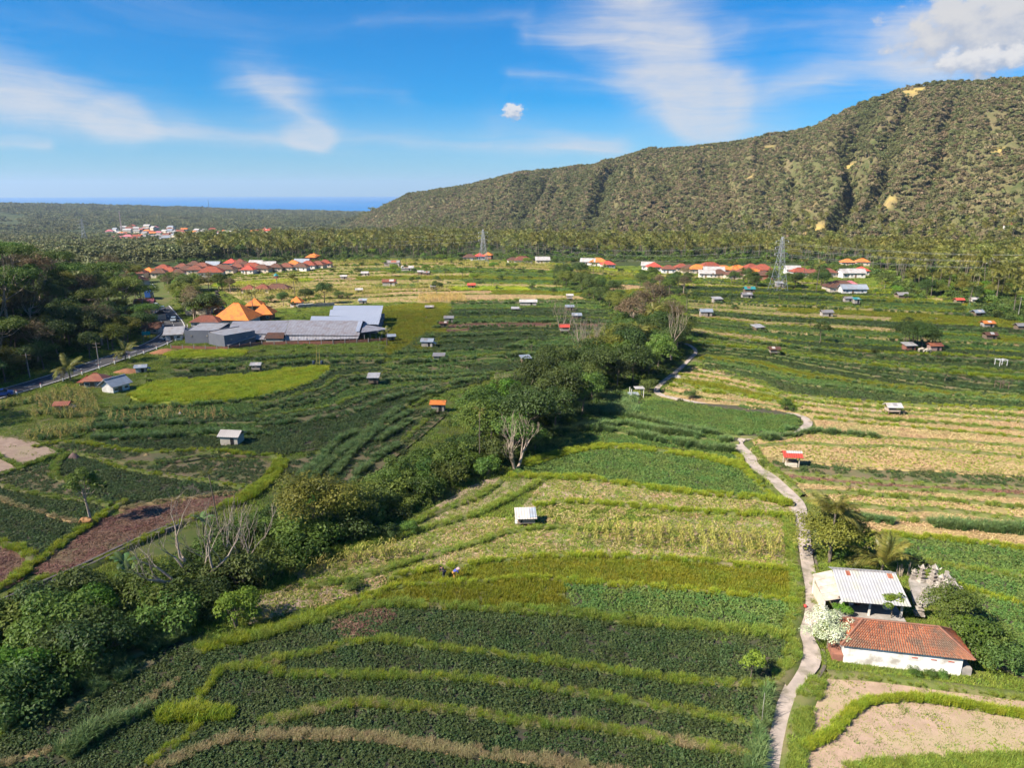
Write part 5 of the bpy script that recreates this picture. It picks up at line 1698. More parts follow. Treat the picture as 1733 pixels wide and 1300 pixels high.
# --- trees among the houses and fields
def tree_zone(poly, d_, kinds, words, group, smin, smax, maxn=400, avoid=None):
    P = fill(G(poly), d_, 0.48)
    P = P[dist_to_line(P, ROAD) > 6]
    for a in (avoid or []):
        P = P[~inside(P, G(a))]
    for x, y in P[:maxn]:
        kd = random.choice(kinds)
        w_ = {'dens': 'dark', 'mid0': 'green', 'mid1': 'green', 'mid2': 'green', 'oliv': 'olive', 'brig': 'bright green', 'smal': 'small', 'bush': 'bushy', 'brow': 'dry brown'}[kd[:4]]
        plant(kd, x, y, random.uniform(smin, smax), '%s %s %s' % (w_, 'shrub' if kd[:4] == 'bush' else 'tree', words), 'shrub' if kd[:4] == 'bush' else 'tree', '%s %s' % (w_, group))
AV = [[(470, 500), (620, 498), (620, 515), (470, 515)], [(360, 540), (480, 540), (480, 500), (360, 500)], [(330, 535), (385, 535), (385, 495), (330, 495)], [(405, 515), (495, 500), (490, 482), (400, 487)], [(285, 600), (440, 600), (440, 548), (285, 548)]]
tree_zone([(225, 500), (330, 545), (420, 540), (440, 510), (420, 492), (330, 488), (230, 482)], 5.2, ['dense0', 'mid0', 'mid1', 'olive0', 'bright0', 'bushmid0', 'brown0'], 'among the roadside buildings', 'trees among the roadside buildings', 0.65, 1.1, avoid=AV)
tree_zone([(160, 500), (235, 510), (240, 480), (180, 462)], 7.5, ['dense0', 'mid0', 'bright1', 'olive0', 'brown1'], 'beside the far end of the road', 'trees at the far end of the road', 0.8, 1.25)
tree_zone([(440, 532), (520, 520), (600, 512), (600, 498), (520, 500), (440, 515)], 8, ['bushdark0', 'bushmid0', 'smalltree0', 'smalltree1', 'dense0'], 'around the temple yard wall', 'trees around the temple yard wall', 0.5, 1.0, avoid=[[(405, 515), (505, 505), (495, 482), (400, 487)]])
tree_zone([(560, 470), (900, 505), (1050, 495), (1090, 465), (900, 445), (560, 443)], 17, ['smalltree0', 'smalltree1', 'bushdark1', 'bushmid1', 'bright0'], 'dotted over the sunlit centre terraces', 'trees dotted over the centre terraces', 0.5, 1.0)
tree_zone([(1170, 560), (1720, 570), (1720, 500), (1170, 490)], 34, ['smalltree0', 'smalltree1', 'bushdark1', 'bushmid1'], 'dotted over the right terraces', 'trees dotted over the right terraces', 0.5, 1.0)
tree_zone([(1490, 506), (1733, 522), (1800, 500), (1800, 478), (1490, 482)], 11, ['smalltree0', 'mid0', 'bright0', 'olive0', 'dense0'], 'on the sunlit meadow at the far right', 'trees on the far right meadow', 0.6, 0.95)
tree_zone([(1085, 505), (1165, 500), (1165, 470), (1080, 474)], 8, ['brown0', 'dense0', 'mid0', 'bushdark0'], 'beside the far gully', 'trees beside the far gully', 0.55, 0.9)
tree_zone([(1240, 488), (1400, 494), (1400, 478), (1240, 472)], 10, ['dense0', 'mid0', 'dense1'], 'in front of the right village', 'trees in front of the right village', 0.5, 0.85)

# --- coconut grove and the trees behind the villages
palm_protos = []
for i in range(4):
    tk, top = palm_trunk_mesh('trunk', r_, 9.5 + 1.6 * i, 0.13, 0.06)
    cr = palm_crown_mesh('crown', r_, 4.1, 20)
    palm_protos.append((tk, cr, top))
def joined(name, parts):
    """one mesh from several with offsets, keeping materials and leaf values"""
    VV, QQ, TT, vv, mi4, mi3, mats, off = [], [], [], [], [], [], [], 0
    for me, o3 in parts:
        n_ = len(me.vertices)
        co = np.empty(n_ * 3, np.float32); me.vertices.foreach_get('co', co)
        VV.append(co.reshape(-1, 3) + np.array(o3, np.float32))
        if 'v' in me.attributes:
            a_ = np.empty(n_, np.float32); me.attributes['v'].data.foreach_get('value', a_)
        else:
            a_ = np.full(n_, 0.5, np.float32)
        vv.append(a_)
        m_ = me.materials[0]
        if m_ not in mats: mats.append(m_)
        for p in me.polygons:
            vs_ = list(p.vertices)
            if len(vs_) == 4: QQ.append([i + off for i in vs_]); mi4.append(mats.index(m_))
            elif len(vs_) == 3: TT.append([i + off for i in vs_]); mi3.append(mats.index(m_))
        off += n_
    return np_mesh(name, np.concatenate(VV), [f for f in (np.array(QQ), np.array(TT)) if len(f)], mats, v=np.concatenate(vv), midx=mi4 + mi3)
scatter_group('palm', [joined('far_palm', [(tk, (0, 0, 0)), (cr, top)]) for tk, cr, top in palm_protos])
A0, A1 = R(azel(300, 430)[0]), R(47)
n = 26000
a = rng.uniform(A0, A1, n)
rr = np.sqrt(rng.uniform(330 ** 2, 1500 ** 2, n))
X, Y = rr * np.sin(a), rr * np.cos(a)
_, ad, rri, rf, tt = hill_t(X, Y)
FRONT_AZ = np.array([azel(u, 440)[0] for u in (280, 480, 700, 900, 1100, 1300, 1480, 1520, 1620, 1733, 1900)])
FRONT_R = np.array([585, 550, 555, 550, 545, 560, 500, 405, 365, 345, 310.0])
fr = np.interp(ad, FRONT_AZ, FRONT_R) + 14 * (fbm(ad / 1.3, ad * 0, 2, 9) - 0.5)
back = np.where(rf > 1500, 1150, rf + 70)
ok = (rr > fr) & (rr < back)
ok &= rng.uniform(size=n) < np.interp(rr, [400, 700, 1200], [1, 0.85, 0.6])
# leave glades for the houses among the palms
GP_ = np.stack([X, Y], 1)
glades = [(1320, 1440, 450, 462), (1430, 1465, 440, 462), (1670, 1720, 430, 447), (785, 850, 425, 445)]
uu, vv_ = to_pix(X, Y, terrain(X, Y))
for g0, g1, g2, g3 in glades:
    ok &= ~((uu > g0) & (uu < g1) & (vv_ > g2) & (vv_ < g3))
P = GP_[ok]
order = np.argsort(np.hypot(*P.T))
P = P[order]
cell = {}
keep = []
for i, (x, y) in enumerate(P):      # at least 5 m apart
    kx, ky = int(x // 5), int(y // 5)
    if any(np.hypot(*(P[j] - P[i])) < 4.6 for ax in (-1, 0, 1) for ay in (-1, 0, 1) for j in cell.get((kx + ax, ky + ay), ())):
        continue
    cell.setdefault((kx, ky), []).append(i)
    keep.append(i)
P = P[keep]
zt = terrain(P[:, 0], P[:, 1])
slack = np.hypot(*P.T) - np.interp(np.degrees(np.arctan2(P[:, 0], P[:, 1])), FRONT_AZ, FRONT_R)
uu, _ = to_pix(P[:, 0], P[:, 1], zt)
inview = (uu > 0) & (uu < 1733)
order = np.argsort(np.where(inview, slack, 9e9))
mix = rng.uniform(size=len(P))
made = 0
rest = []
for i in order:
    x, y = P[i]
    right = uu[i] > 1100
    if made < 300 and inview[i]:
        if mix[i] < 0.16:
            plant(random.choice(['mid0', 'dense1', 'bright0', 'olive1']), x, y, random.uniform(0.7, 1.2), 'leafy tree at the front of the grove ' + spot(uu[i], PALMS), 'tree', 'leafy trees at the edge of the %s grove' % ('right' if right else 'centre'))
            continue
        tk, cr, top = palm_protos[random.randrange(4)]
        o = empty('coconut_palm', (x, y, zt[i]), random.uniform(0, 6.28), random.uniform(0.6, 1.2))
        obj('trunk', tk, o)
        c2 = obj('crown', cr, o); c2.location = top
        tag(o, 'coconut palm in the front of the grove ' + spot(uu[i], PALMS), 'palm', 'coconut palms in the front of the %s grove' % ('right' if right else 'centre'))
        made += 1
    else:
        rest.append(i)
rest = np.array(rest)
scatter('palm_grove', 'palm', np.c_[P[rest], zt[rest]], rng.uniform(0.6, 1.2, len(rest)), None, 'deep coconut grove between the fields and the hill')
pu = P[rng.choice(len(P), min(len(P), 2200), replace=False)] + rng.normal(0, 3, (min(len(P), 2200), 2))
scatter('grove_undergrowth', 'undergrowth', np.c_[pu, terrain(pu[:, 0], pu[:, 1])], rng.uniform(2.0, 4.0, len(pu)), None, 'leafy undergrowth of the coconut grove')

n = 2600
a = rng.uniform(A0, A1, n)
ad = np.degrees(a)
rr = np.interp(ad, FRONT_AZ, FRONT_R) + rng.uniform(-45, 12, n)
X, Y = rr * np.sin(a), rr * np.cos(a)
uu2, vv2 = to_pix(X, Y, terrain(X, Y))
ok = fbm(X / 25, Y / 25, 3, 66) > 0.46
scatter('grove_edge_bushes', 'undergrowth', np.c_[X[ok], Y[ok], terrain(X[ok], Y[ok])], rng.uniform(0.8, 2.6, ok.sum()), None, 'bushes between the fields and the coconut grove')

# --- hillside woods
def low_tree(name, key, seed, h, rx, rz, leaves, ls, lobes=9):
    r = np.random.default_rng(seed)
    Pq, N, S, v, C = lobed_crown(r, rx, rz, h - rz, lobes, leaves, ls, 0.5)
    cr = leaf_mesh(name + '_c', Pq, N, S, LEAF[key], 0.8, v, r)
    tk = MB().tube([(0, 0, -1), (0, 0, h * 0.6)], [0.22, 0.12], 4).mesh(name + '_t', BARK)
    return joined(name, [(tk, (0, 0, 0)), (cr, (0, 0, 0))])
scatter_group('hillwood', [low_tree('hill_tree', 'hillgreen', 200 + i, 7.5, 3.6, 3.0, 300, 1.0) for i in range(4)] + [low_tree('hill_brown_tree', 'hillbrown', 210 + i, 6.5, 3.2, 2.6, 220, 0.9) for i in range(2)])
scatter_group('hillshrub', [low_tree('hill_shrub', 'hillgreen', 220 + i, 2.8, 2.0, 1.6, 90, 0.8, 5) for i in range(2)] + [low_tree('hill_brown_shrub', 'hillbrown', 225, 2.6, 2.0, 1.5, 90, 0.8, 5)])
CLEAR = [(1545, 158, 20), (1530, 150, 16), (1120, 252, 14), (1160, 249, 16), (1195, 250, 12), (600, 374, 17), (575, 384, 13), (1385, 387, 14), (1365, 394, 10), (1440, 283, 10), (1505, 342, 12), (1490, 355, 9), (1270, 300, 8), (1012, 330, 6), (1690, 260, 9), (1300, 250, 7), (1000, 345, 5)]
CLEAR_G = [(gpt(u, v), rad) for u, v, rad in CLEAR]


def clearing(X, Y):
    m_ = np.zeros(np.shape(X))
    for (cx_, cy_), rad in CLEAR_G:
        dist = math.hypot(cx_, cy_)
        s_ = rad * dist / F_PX
        # longer along the slope than across it
        ux, uy = cx_ / dist, cy_ / dist
        al = (X - cx_) * ux + (Y - cy_) * uy
        ac = (X - cx_) * uy - (Y - cy_) * ux
        q = np.hypot(ac / s_, al / (s_ * 1.5)) + 0.5 * (fbm(X / 14, Y / 14, 3, 15) - 0.5)
        m_ = np.maximum(m_, 1 - sstep(0.75, 1.05, q))
    return m_


me = bpy.data.objects['ground'].data
co = np.empty(len(me.vertices) * 3, np.float32); me.vertices.foreach_get('co', co); co = co.reshape(-1, 3)
att = me.attributes.new('open', 'FLOAT', 'POINT')
att.data.foreach_set('value', clearing(co[:, 0].astype(float), co[:, 1].astype(float)).astype(np.float32))

n = 190000
a = rng.uniform(R(-18), R(50), n)
rr = np.sqrt(rng.uniform(500 ** 2, 2300 ** 2, n))
X, Y = rr * np.sin(a), rr * np.cos(a)
_, ad, rri, rf, tt = hill_t(X, Y)
ok = (tt > 0.03) & (tt < 1.06) & (ad > R_AZ[0])
X, Y, tt, ad, rr = X[ok], Y[ok], tt[ok], ad[ok], rr[ok]
op = clearing(X, Y)
# gullies hold dense wood, spurs are thin and brown
zc = terrain(X, Y)
e = 7.0
lap = (terrain(X + e, Y) + terrain(X - e, Y) + terrain(X, Y + e) + terrain(X, Y - e) - 4 * zc)
nz = fbm(X / 60, Y / 60, 4, 44)
gs, _ = spur_line(rr, ad, np.interp(ad, R_AZ, np.array(FOOT_R, float)))
dens = np.clip(1.15 - gs * 0.85 + (nz - 0.5) * 1.8 + (0.35 - tt) * 0.35, 0.25, 1.0) * (1 - op * 0.95)
pick = rng.uniform(size=len(X)) < dens * 1.1
Xp, Yp, zp, dp, nzp = X[pick], Y[pick], zc[pick], dens[pick], nz[pick]
ob = scatter('hillside_wood', 'hillwood', np.c_[Xp, Yp, zp], rng.uniform(0.5, 1.1, len(Xp)) * (0.6 + 0.5 * dp), None, 'patchy green and brown woodland covering the hillside')
nb = fbm(Xp / 130 + 4, Yp / 130, 3, 57)
dry = rng.uniform(size=len(Xp)) < np.clip(gs[pick] * 1.25 - 0.45 + (nb - 0.5) * 1.8, 0.03, 0.88)
ob.data.attributes['idx'].data.foreach_set('value', np.where(dry, rng.integers(4, 6, len(Xp)), rng.integers(0, 4, len(Xp))).astype(np.int32))
pick = rng.uniform(size=len(X)) < 0.72 * (1 - op * 0.9)
scatter('hillside_scrub', 'hillshrub', np.c_[X[pick], Y[pick], zc[pick]], rng.uniform(0.7, 1.9, pick.sum()), None, 'low scrub between the trees of the hillside')
for u, v, h, lab in ((1535, 432, 17, 'huge leafless pinkish tree at the foot of the hill'), (1303, 392, 14, 'leafless white tree low on the hillside above the pylon')):
    x, y = gpt(u, v)
    o = empty('leafless_tree', (x, y, tz(x, y)), 0.7)
    obj('branches', bare_tree('branches', 61 + u % 7, h, 0.7, 6, PALE_BARK, 3, 0.35, 0.2), o)
    tag(o, lab, 'tree')

# --- wooded lowland towards the sea
def wood_patch(name, seed):
    r = np.random.default_rng(seed)
    PP, NN, SS, vv = [], [], [], []
    for k in range(14):
        c_ = r.uniform(-14, 14, 2)
        h = r.uniform(6, 12)
        Pq, N, S, v, _ = lobed_crown(r, r.uniform(2.6, 4.4), 2.8, h - 2.5, 6, 46, 2.0, 0.55)
        PP.append(Pq + np.array([c_[0], c_[1], 0])); NN.append(N); SS.append(S); vv.append(np.clip(v * 0.7 + r.uniform(0, 0.3), 0, 1))
    return leaf_mesh(name, np.concatenate(PP), np.concatenate(NN), np.concatenate(SS), LEAF['hillgreen'], 0.85, np.concatenate(vv), r)
scatter_group('lowland', [wood_patch('wood_patch', 300 + i) for i in range(4)])
n = 16000
a = np.radians(rng.uniform(-48, 10, n))
rr = np.sqrt(rng.uniform(300 ** 2, 5400 ** 2, n))
rr = np.where(rng.uniform(size=n) < 0.25, np.sqrt(rng.uniform(300 ** 2, 1900 ** 2, n)), rr)
X, Y = rr * np.sin(a), rr * np.cos(a)
_, ad, rri, rf, tt = hill_t(X, Y)
uu, vv_ = to_pix(X, Y, terrain(X, Y))
ok = (tt < 0.05) | (ad < R_AZ[0] + 1) | (rr > rri + 120)
ok &= (rr > np.interp(uu, [-400, 100, 200, 330, 560, 700, 1733], [300, 380, 520, 560, 900, 1000, 1100]))
TOWN = [[(185, 411), (185, 392), (230, 384), (330, 392), (350, 404), (300, 412)], [(305, 410), (310, 396), (350, 396), (345, 411)], [(355, 402), (355, 393), (400, 393), (400, 402)], [(412, 406), (412, 392), (468, 392), (468, 406)], [(330, 420), (330, 412), (362, 410), (362, 420)], [(-20, 378), (-20, 360), (42, 360), (42, 378)]]
for poly in TOWN:
    q = np.array(poly, float); q[:, 1] = q[:, 1] + np.where(q[:, 1] > q[:, 1].mean(), 7, 0)
    ok &= ~(inside(np.stack([uu, vv_], 1), q) & (rng.uniform(size=n) < 0.94))
X, Y = X[ok], Y[ok]
sc_ = np.interp(np.hypot(X, Y), [400, 2000, 5000], [0.8, 1.0, 1.5]) * rng.uniform(0.8, 1.2, len(X))
scatter('lowland_wood', 'lowland', np.c_[X, Y, terrain(X, Y)], sc_, None, 'wooded lowland stretching to the sea')

# ------------------------------------------------------------------ building materials
def tile(name, c, c2=None):
    return surf(name, c, c2 or tuple(k * 0.6 for k in c), 2.2, 0.85, coords='obj', rows=0.28, c3=tuple(k * 0.45 + 0.03 for k in c), s3=0.5)
def sheet(name, c, c2=None, axis='x', per=0.35, metal=0.0, c3=None):
    return surf(name, c, c2 or tuple(k * 0.8 for k in c), 0.8, 0.5, 0.4, coords='obj', ribs=(axis, per), metal=metal, c3=c3, s3=0.6)
RM = {
    'red': tile('red_tile', (0.33, 0.085, 0.05)), 'brick': tile('brick_tile', (0.24, 0.085, 0.055)), 'brown': tile('brown_tile', (0.155, 0.075, 0.05)),
    'orange': tile('orange_tile', (0.70, 0.22, 0.05), (0.60, 0.17, 0.04)), 'bright': tile('bright_tile', (0.58, 0.09, 0.06), (0.5, 0.07, 0.05)), 'pink': tile('pink_tile', (0.55, 0.18, 0.20)),
    'white': sheet('white_sheet', (0.43, 0.42, 0.41), c3=(0.30, 0.25, 0.21)), 'blue': sheet('blue_sheet', (0.30, 0.345, 0.40), c3=(0.26, 0.25, 0.25)), 'grey': sheet('grey_sheet', (0.26, 0.25, 0.25), c3=(0.24, 0.18, 0.14)),
    'rust': sheet('rust_sheet', (0.27, 0.085, 0.05), (0.34, 0.14, 0.07)), 'redsheet': sheet('red_sheet', (0.40, 0.055, 0.035), (0.33, 0.05, 0.035)), 'beige': sheet('beige_sheet', (0.56, 0.50, 0.44), c3=(0.42, 0.36, 0.32)),
    'teal': sheet('teal_sheet', (0.05, 0.30, 0.30)), 'thatch': surf('thatch', (0.17, 0.14, 0.12), (0.10, 0.085, 0.07), 2, 0.95, coords='obj', bump=0.5), 'black': surf('black_thatch', (0.03, 0.028, 0.027), (0.05, 0.045, 0.04), 3, 0.95, coords='obj', bump=0.5),
    'greyroof': tile('grey_brown_tile', (0.25, 0.21, 0.19)),
}
WM = {
    'white': surf('white_wall', (0.72, 0.70, 0.66), (0.58, 0.56, 0.52), 0.9, 0.9, c3=(0.45, 0.42, 0.38), s3=0.5), 'cream': surf('cream_wall', (0.55, 0.48, 0.38), (0.45, 0.39, 0.30), 0.9, 0.9), 'grey': surf('grey_wall', (0.17, 0.18, 0.205), (0.145, 0.155, 0.18), 0.5, 0.8),
    'wood': surf('wood', (0.22, 0.16, 0.11), (0.15, 0.11, 0.075), 3, 0.9), 'palewood': surf('pale_wood', (0.44, 0.36, 0.28), (0.32, 0.26, 0.20), 3, 0.9), 'brick': surf('brick_wall', (0.30, 0.13, 0.085), (0.22, 0.10, 0.07), 2, 0.9),
    'dark': surf('unlit_interior_black', (0.02, 0.02, 0.022), (0.03, 0.028, 0.026), 2, 0.7), 'concrete': surf('concrete', (0.34, 0.31, 0.28), (0.26, 0.235, 0.21), 1.2, 0.9, c3=(0.2, 0.19, 0.16), s3=0.7),  # first entry: near-black colour painting the darkness inside openings
    'stone': surf('shrine_stone', (0.30, 0.265, 0.23), (0.19, 0.165, 0.14), 3, 0.95, bump=0.6, c3=(0.42, 0.39, 0.34), s3=1.2),
    'glass': surf('window_glass', (0.05, 0.06, 0.07), (0.07, 0.08, 0.09), 1, 0.15, 0.5), 'pinkwall': surf('salmon_wall', (0.38, 0.25, 0.21), (0.30, 0.20, 0.17), 1, 0.9),
    'hut': surf('hut_wall', (0.36, 0.32, 0.27), (0.24, 0.205, 0.17), 1.5, 0.9, c3=(0.46, 0.43, 0.39), s3=0.3),
    'whiteclean': surf('white_boards', (0.75, 0.74, 0.72), (0.68, 0.67, 0.65), 2, 0.8),
}


def roof_solid(kind, w, d_, o, z0, rh):
    mb = MB()
    x, y = w / 2 + o, d_ / 2 + o
    t = 0.12
    if kind == 'hip':
        k = max(x - y, 0.0) if w >= d_ else 0.0
        P = [(-x, -y, z0), (x, -y, z0), (x, y, z0), (-x, y, z0), (-k, 0, z0 + rh), (k, 0, z0 + rh)]
        F_ = [(0, 1, 5, 4), (2, 3, 4, 5), (1, 2, 5), (3, 0, 4), (3, 2, 1, 0)]
        if k == 0:
            P[5:] = []
            F_ = [(0, 1, 4), (1, 2, 4), (2, 3, 4), (3, 0, 4), (3, 2, 1, 0)]
        mb.add(P, F_)
    elif kind == 'gable':
        mb.slab([(-x, -y, z0), (x, -y, z0), (x, 0.0, z0 + rh), (-x, 0.0, z0 + rh)], t)
        mb.slab([(-x, y, z0), (x, y, z0), (x, 0.02, z0 + rh + 0.005), (-x, 0.02, z0 + rh + 0.005)], t)
    elif kind == 'shed':
        mb.slab([(-x, -y, z0), (x, -y, z0), (x, y, z0 + rh), (-x, y, z0 + rh)], t)
    return mb


def house(u, v, w, d_, h, rk, rm, wm, rz, label, group=None, cat='house', detail=True, name='house', rh=None, xy=None, o=0.6, door=True, wins=2, z=None):
    x, y = xy or gpt(u, v)
    e = empty(name, (x, y, (tz(x, y) if z is None else z)), rz)
    rh = rh or 0.28 * min(w, d_) + 0.5
    wl = MB().box((0, 0, h / 2 - 0.3), (w, d_, h + 0.6)).build('wall', WM[wm], e)
    if rk == 'gable' and detail:
        MB().add([(-w / 2, -d_ / 2 + .02, h), (-w / 2, d_ / 2 - .02, h), (-w / 2, 0, h + rh * 0.8), (-w / 2 + .12, -d_ / 2 + .02, h), (-w / 2 + .12, d_ / 2 - .02, h), (-w / 2 + .12, 0, h + rh * 0.8)], [(0, 1, 2), (5, 4, 3), (0, 2, 5, 3), (1, 4, 5, 2)]).build('gable_end', WM[wm], e)
    rf_ = roof_solid(rk, w, d_, o, h, rh).build('roof', RM[rm], e)
    if detail:
        if rk != 'shed':
            kx = max(w / 2 + o - (d_ / 2 + o), 0.1) if rk == 'hip' else w / 2 + o
            MB().box((0, 0, h + rh), (2 * kx, 0.35, 0.22)).build('ridge_cap', RM[rm], rf_)
        if door:
            MB().box((-w * 0.08, -d_ / 2 - 0.02, h * 0.40), (0.95, 0.08, h * 0.8)).build('door', WM['wood'], e)
        for k in range(wins):
            wx = w * (0.30 if k == 0 else -0.32)
            f = MB().box((wx, -d_ / 2 - 0.02, h * 0.58), (1.1, 0.07, h * 0.36)).build('window', WM['whiteclean'], e)
            MB().box((wx, -d_ / 2 - 0.06, h * 0.58), (0.9, 0.05, h * 0.27)).build('pane', WM['glass'], f)
    return tag(e, label, cat, group)


def hut(u, v, w, d_, leg, wall, rk, rm, wm, rz, label, rh=None, open_=False, name='field_hut', o=0.35):
    """a field hut: platform on posts, low walls or open sides, a sheet or tile roof"""
    x, y = gp(u, v)
    e = empty(name, (x, y, tz(x, y) + 0.1), rz)
    w, d_ = w * 0.88, d_ * 0.88
    wm = 'hut' if wm in ('white', 'cream') and u != 394 else wm
    rz += random.uniform(-0.2, 0.2)
    top = leg + wall
    for sx in (-1, 1):
        for sy in (-1, 1):
            MB().box((sx * (w / 2 - 0.1), sy * (d_ / 2 - 0.1), top / 2 - 0.1), (0.12, 0.12, top + 0.2)).build('post', WM['palewood' if wm in ('white', 'whiteclean', 'cream') else 'wood'], e)
    if leg > 0.2:
        MB().box((0, 0, leg), (w, d_, 0.1)).build('platform', WM['wood'], e)
    hh = wall * (0.55 if open_ else 0.98)
    if hh > 0.1:
        for sx, sy, lx, ly in ((0, -1, w - 0.06, 0.06), (0, 1, w - 0.06, 0.06), (-1, 0, 0.06, d_ - 0.2), (1, 0, 0.06, d_ - 0.2)):
            if open_ and (sx, sy) == (1, 0):
                continue
            MB().box((sx * (w / 2 - 0.02), sy * (d_ / 2 - 0.02), leg + hh / 2), (lx, ly, hh)).build('wall_panel', WM[wm], e)
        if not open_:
            MB().box((w * 0.18, -d_ / 2 - 0.04, leg + hh * 0.45), (0.6, 0.05, hh * 0.8)).build('door', WM['dark'], e)  # solid plate; the doorway's inner darkness is painted in its colour
    rh = rh or (0.35 * d_ if rk != 'shed' else 0.25 * d_)
    rf2 = roof_solid(rk, w, d_, o, top, rh).build('roof', RM[rm], e)
    if random.random() < 0.6:      # a patch of another sheet over the weathered roof
        x0 = random.uniform(-w * 0.4, w * 0.1); zq = (lambda yy: top + rh * (yy + d_ / 2 + o) / ((d_ / 2 + o) if rk == 'gable' else (d_ + 2 * o)) + 0.02)
        y0, y1 = -d_ * 0.45, -d_ * 0.05
        MB().slab([(x0, y0, zq(y0)), (x0 + w * 0.35, y0, zq(y0)), (x0 + w * 0.35, y1, zq(y1)), (x0, y1, zq(y1))], 0.015).build('roof_patch', RM[random.choice(['rust', 'grey', 'white', 'beige'])], rf2)
    if random.random() < 0.4:      # a small lean-to shade at one side
        MB().slab([(w / 2, -d_ * 0.4, top * 0.9), (w / 2 + 0.9, -d_ * 0.4, top * 0.62), (w / 2 + 0.9, d_ * 0.4, top * 0.62), (w / 2, d_ * 0.4, top * 0.9)], 0.04).build('side_roof', RM[random.choice(['rust', 'grey', 'beige'])], e)
        MB().box((w / 2 + 0.8, -d_ * 0.35, top * 0.3), (0.07, 0.07, top * 0.62)).build('post', WM['wood'], e)
    return tag(e, label, 'hut')


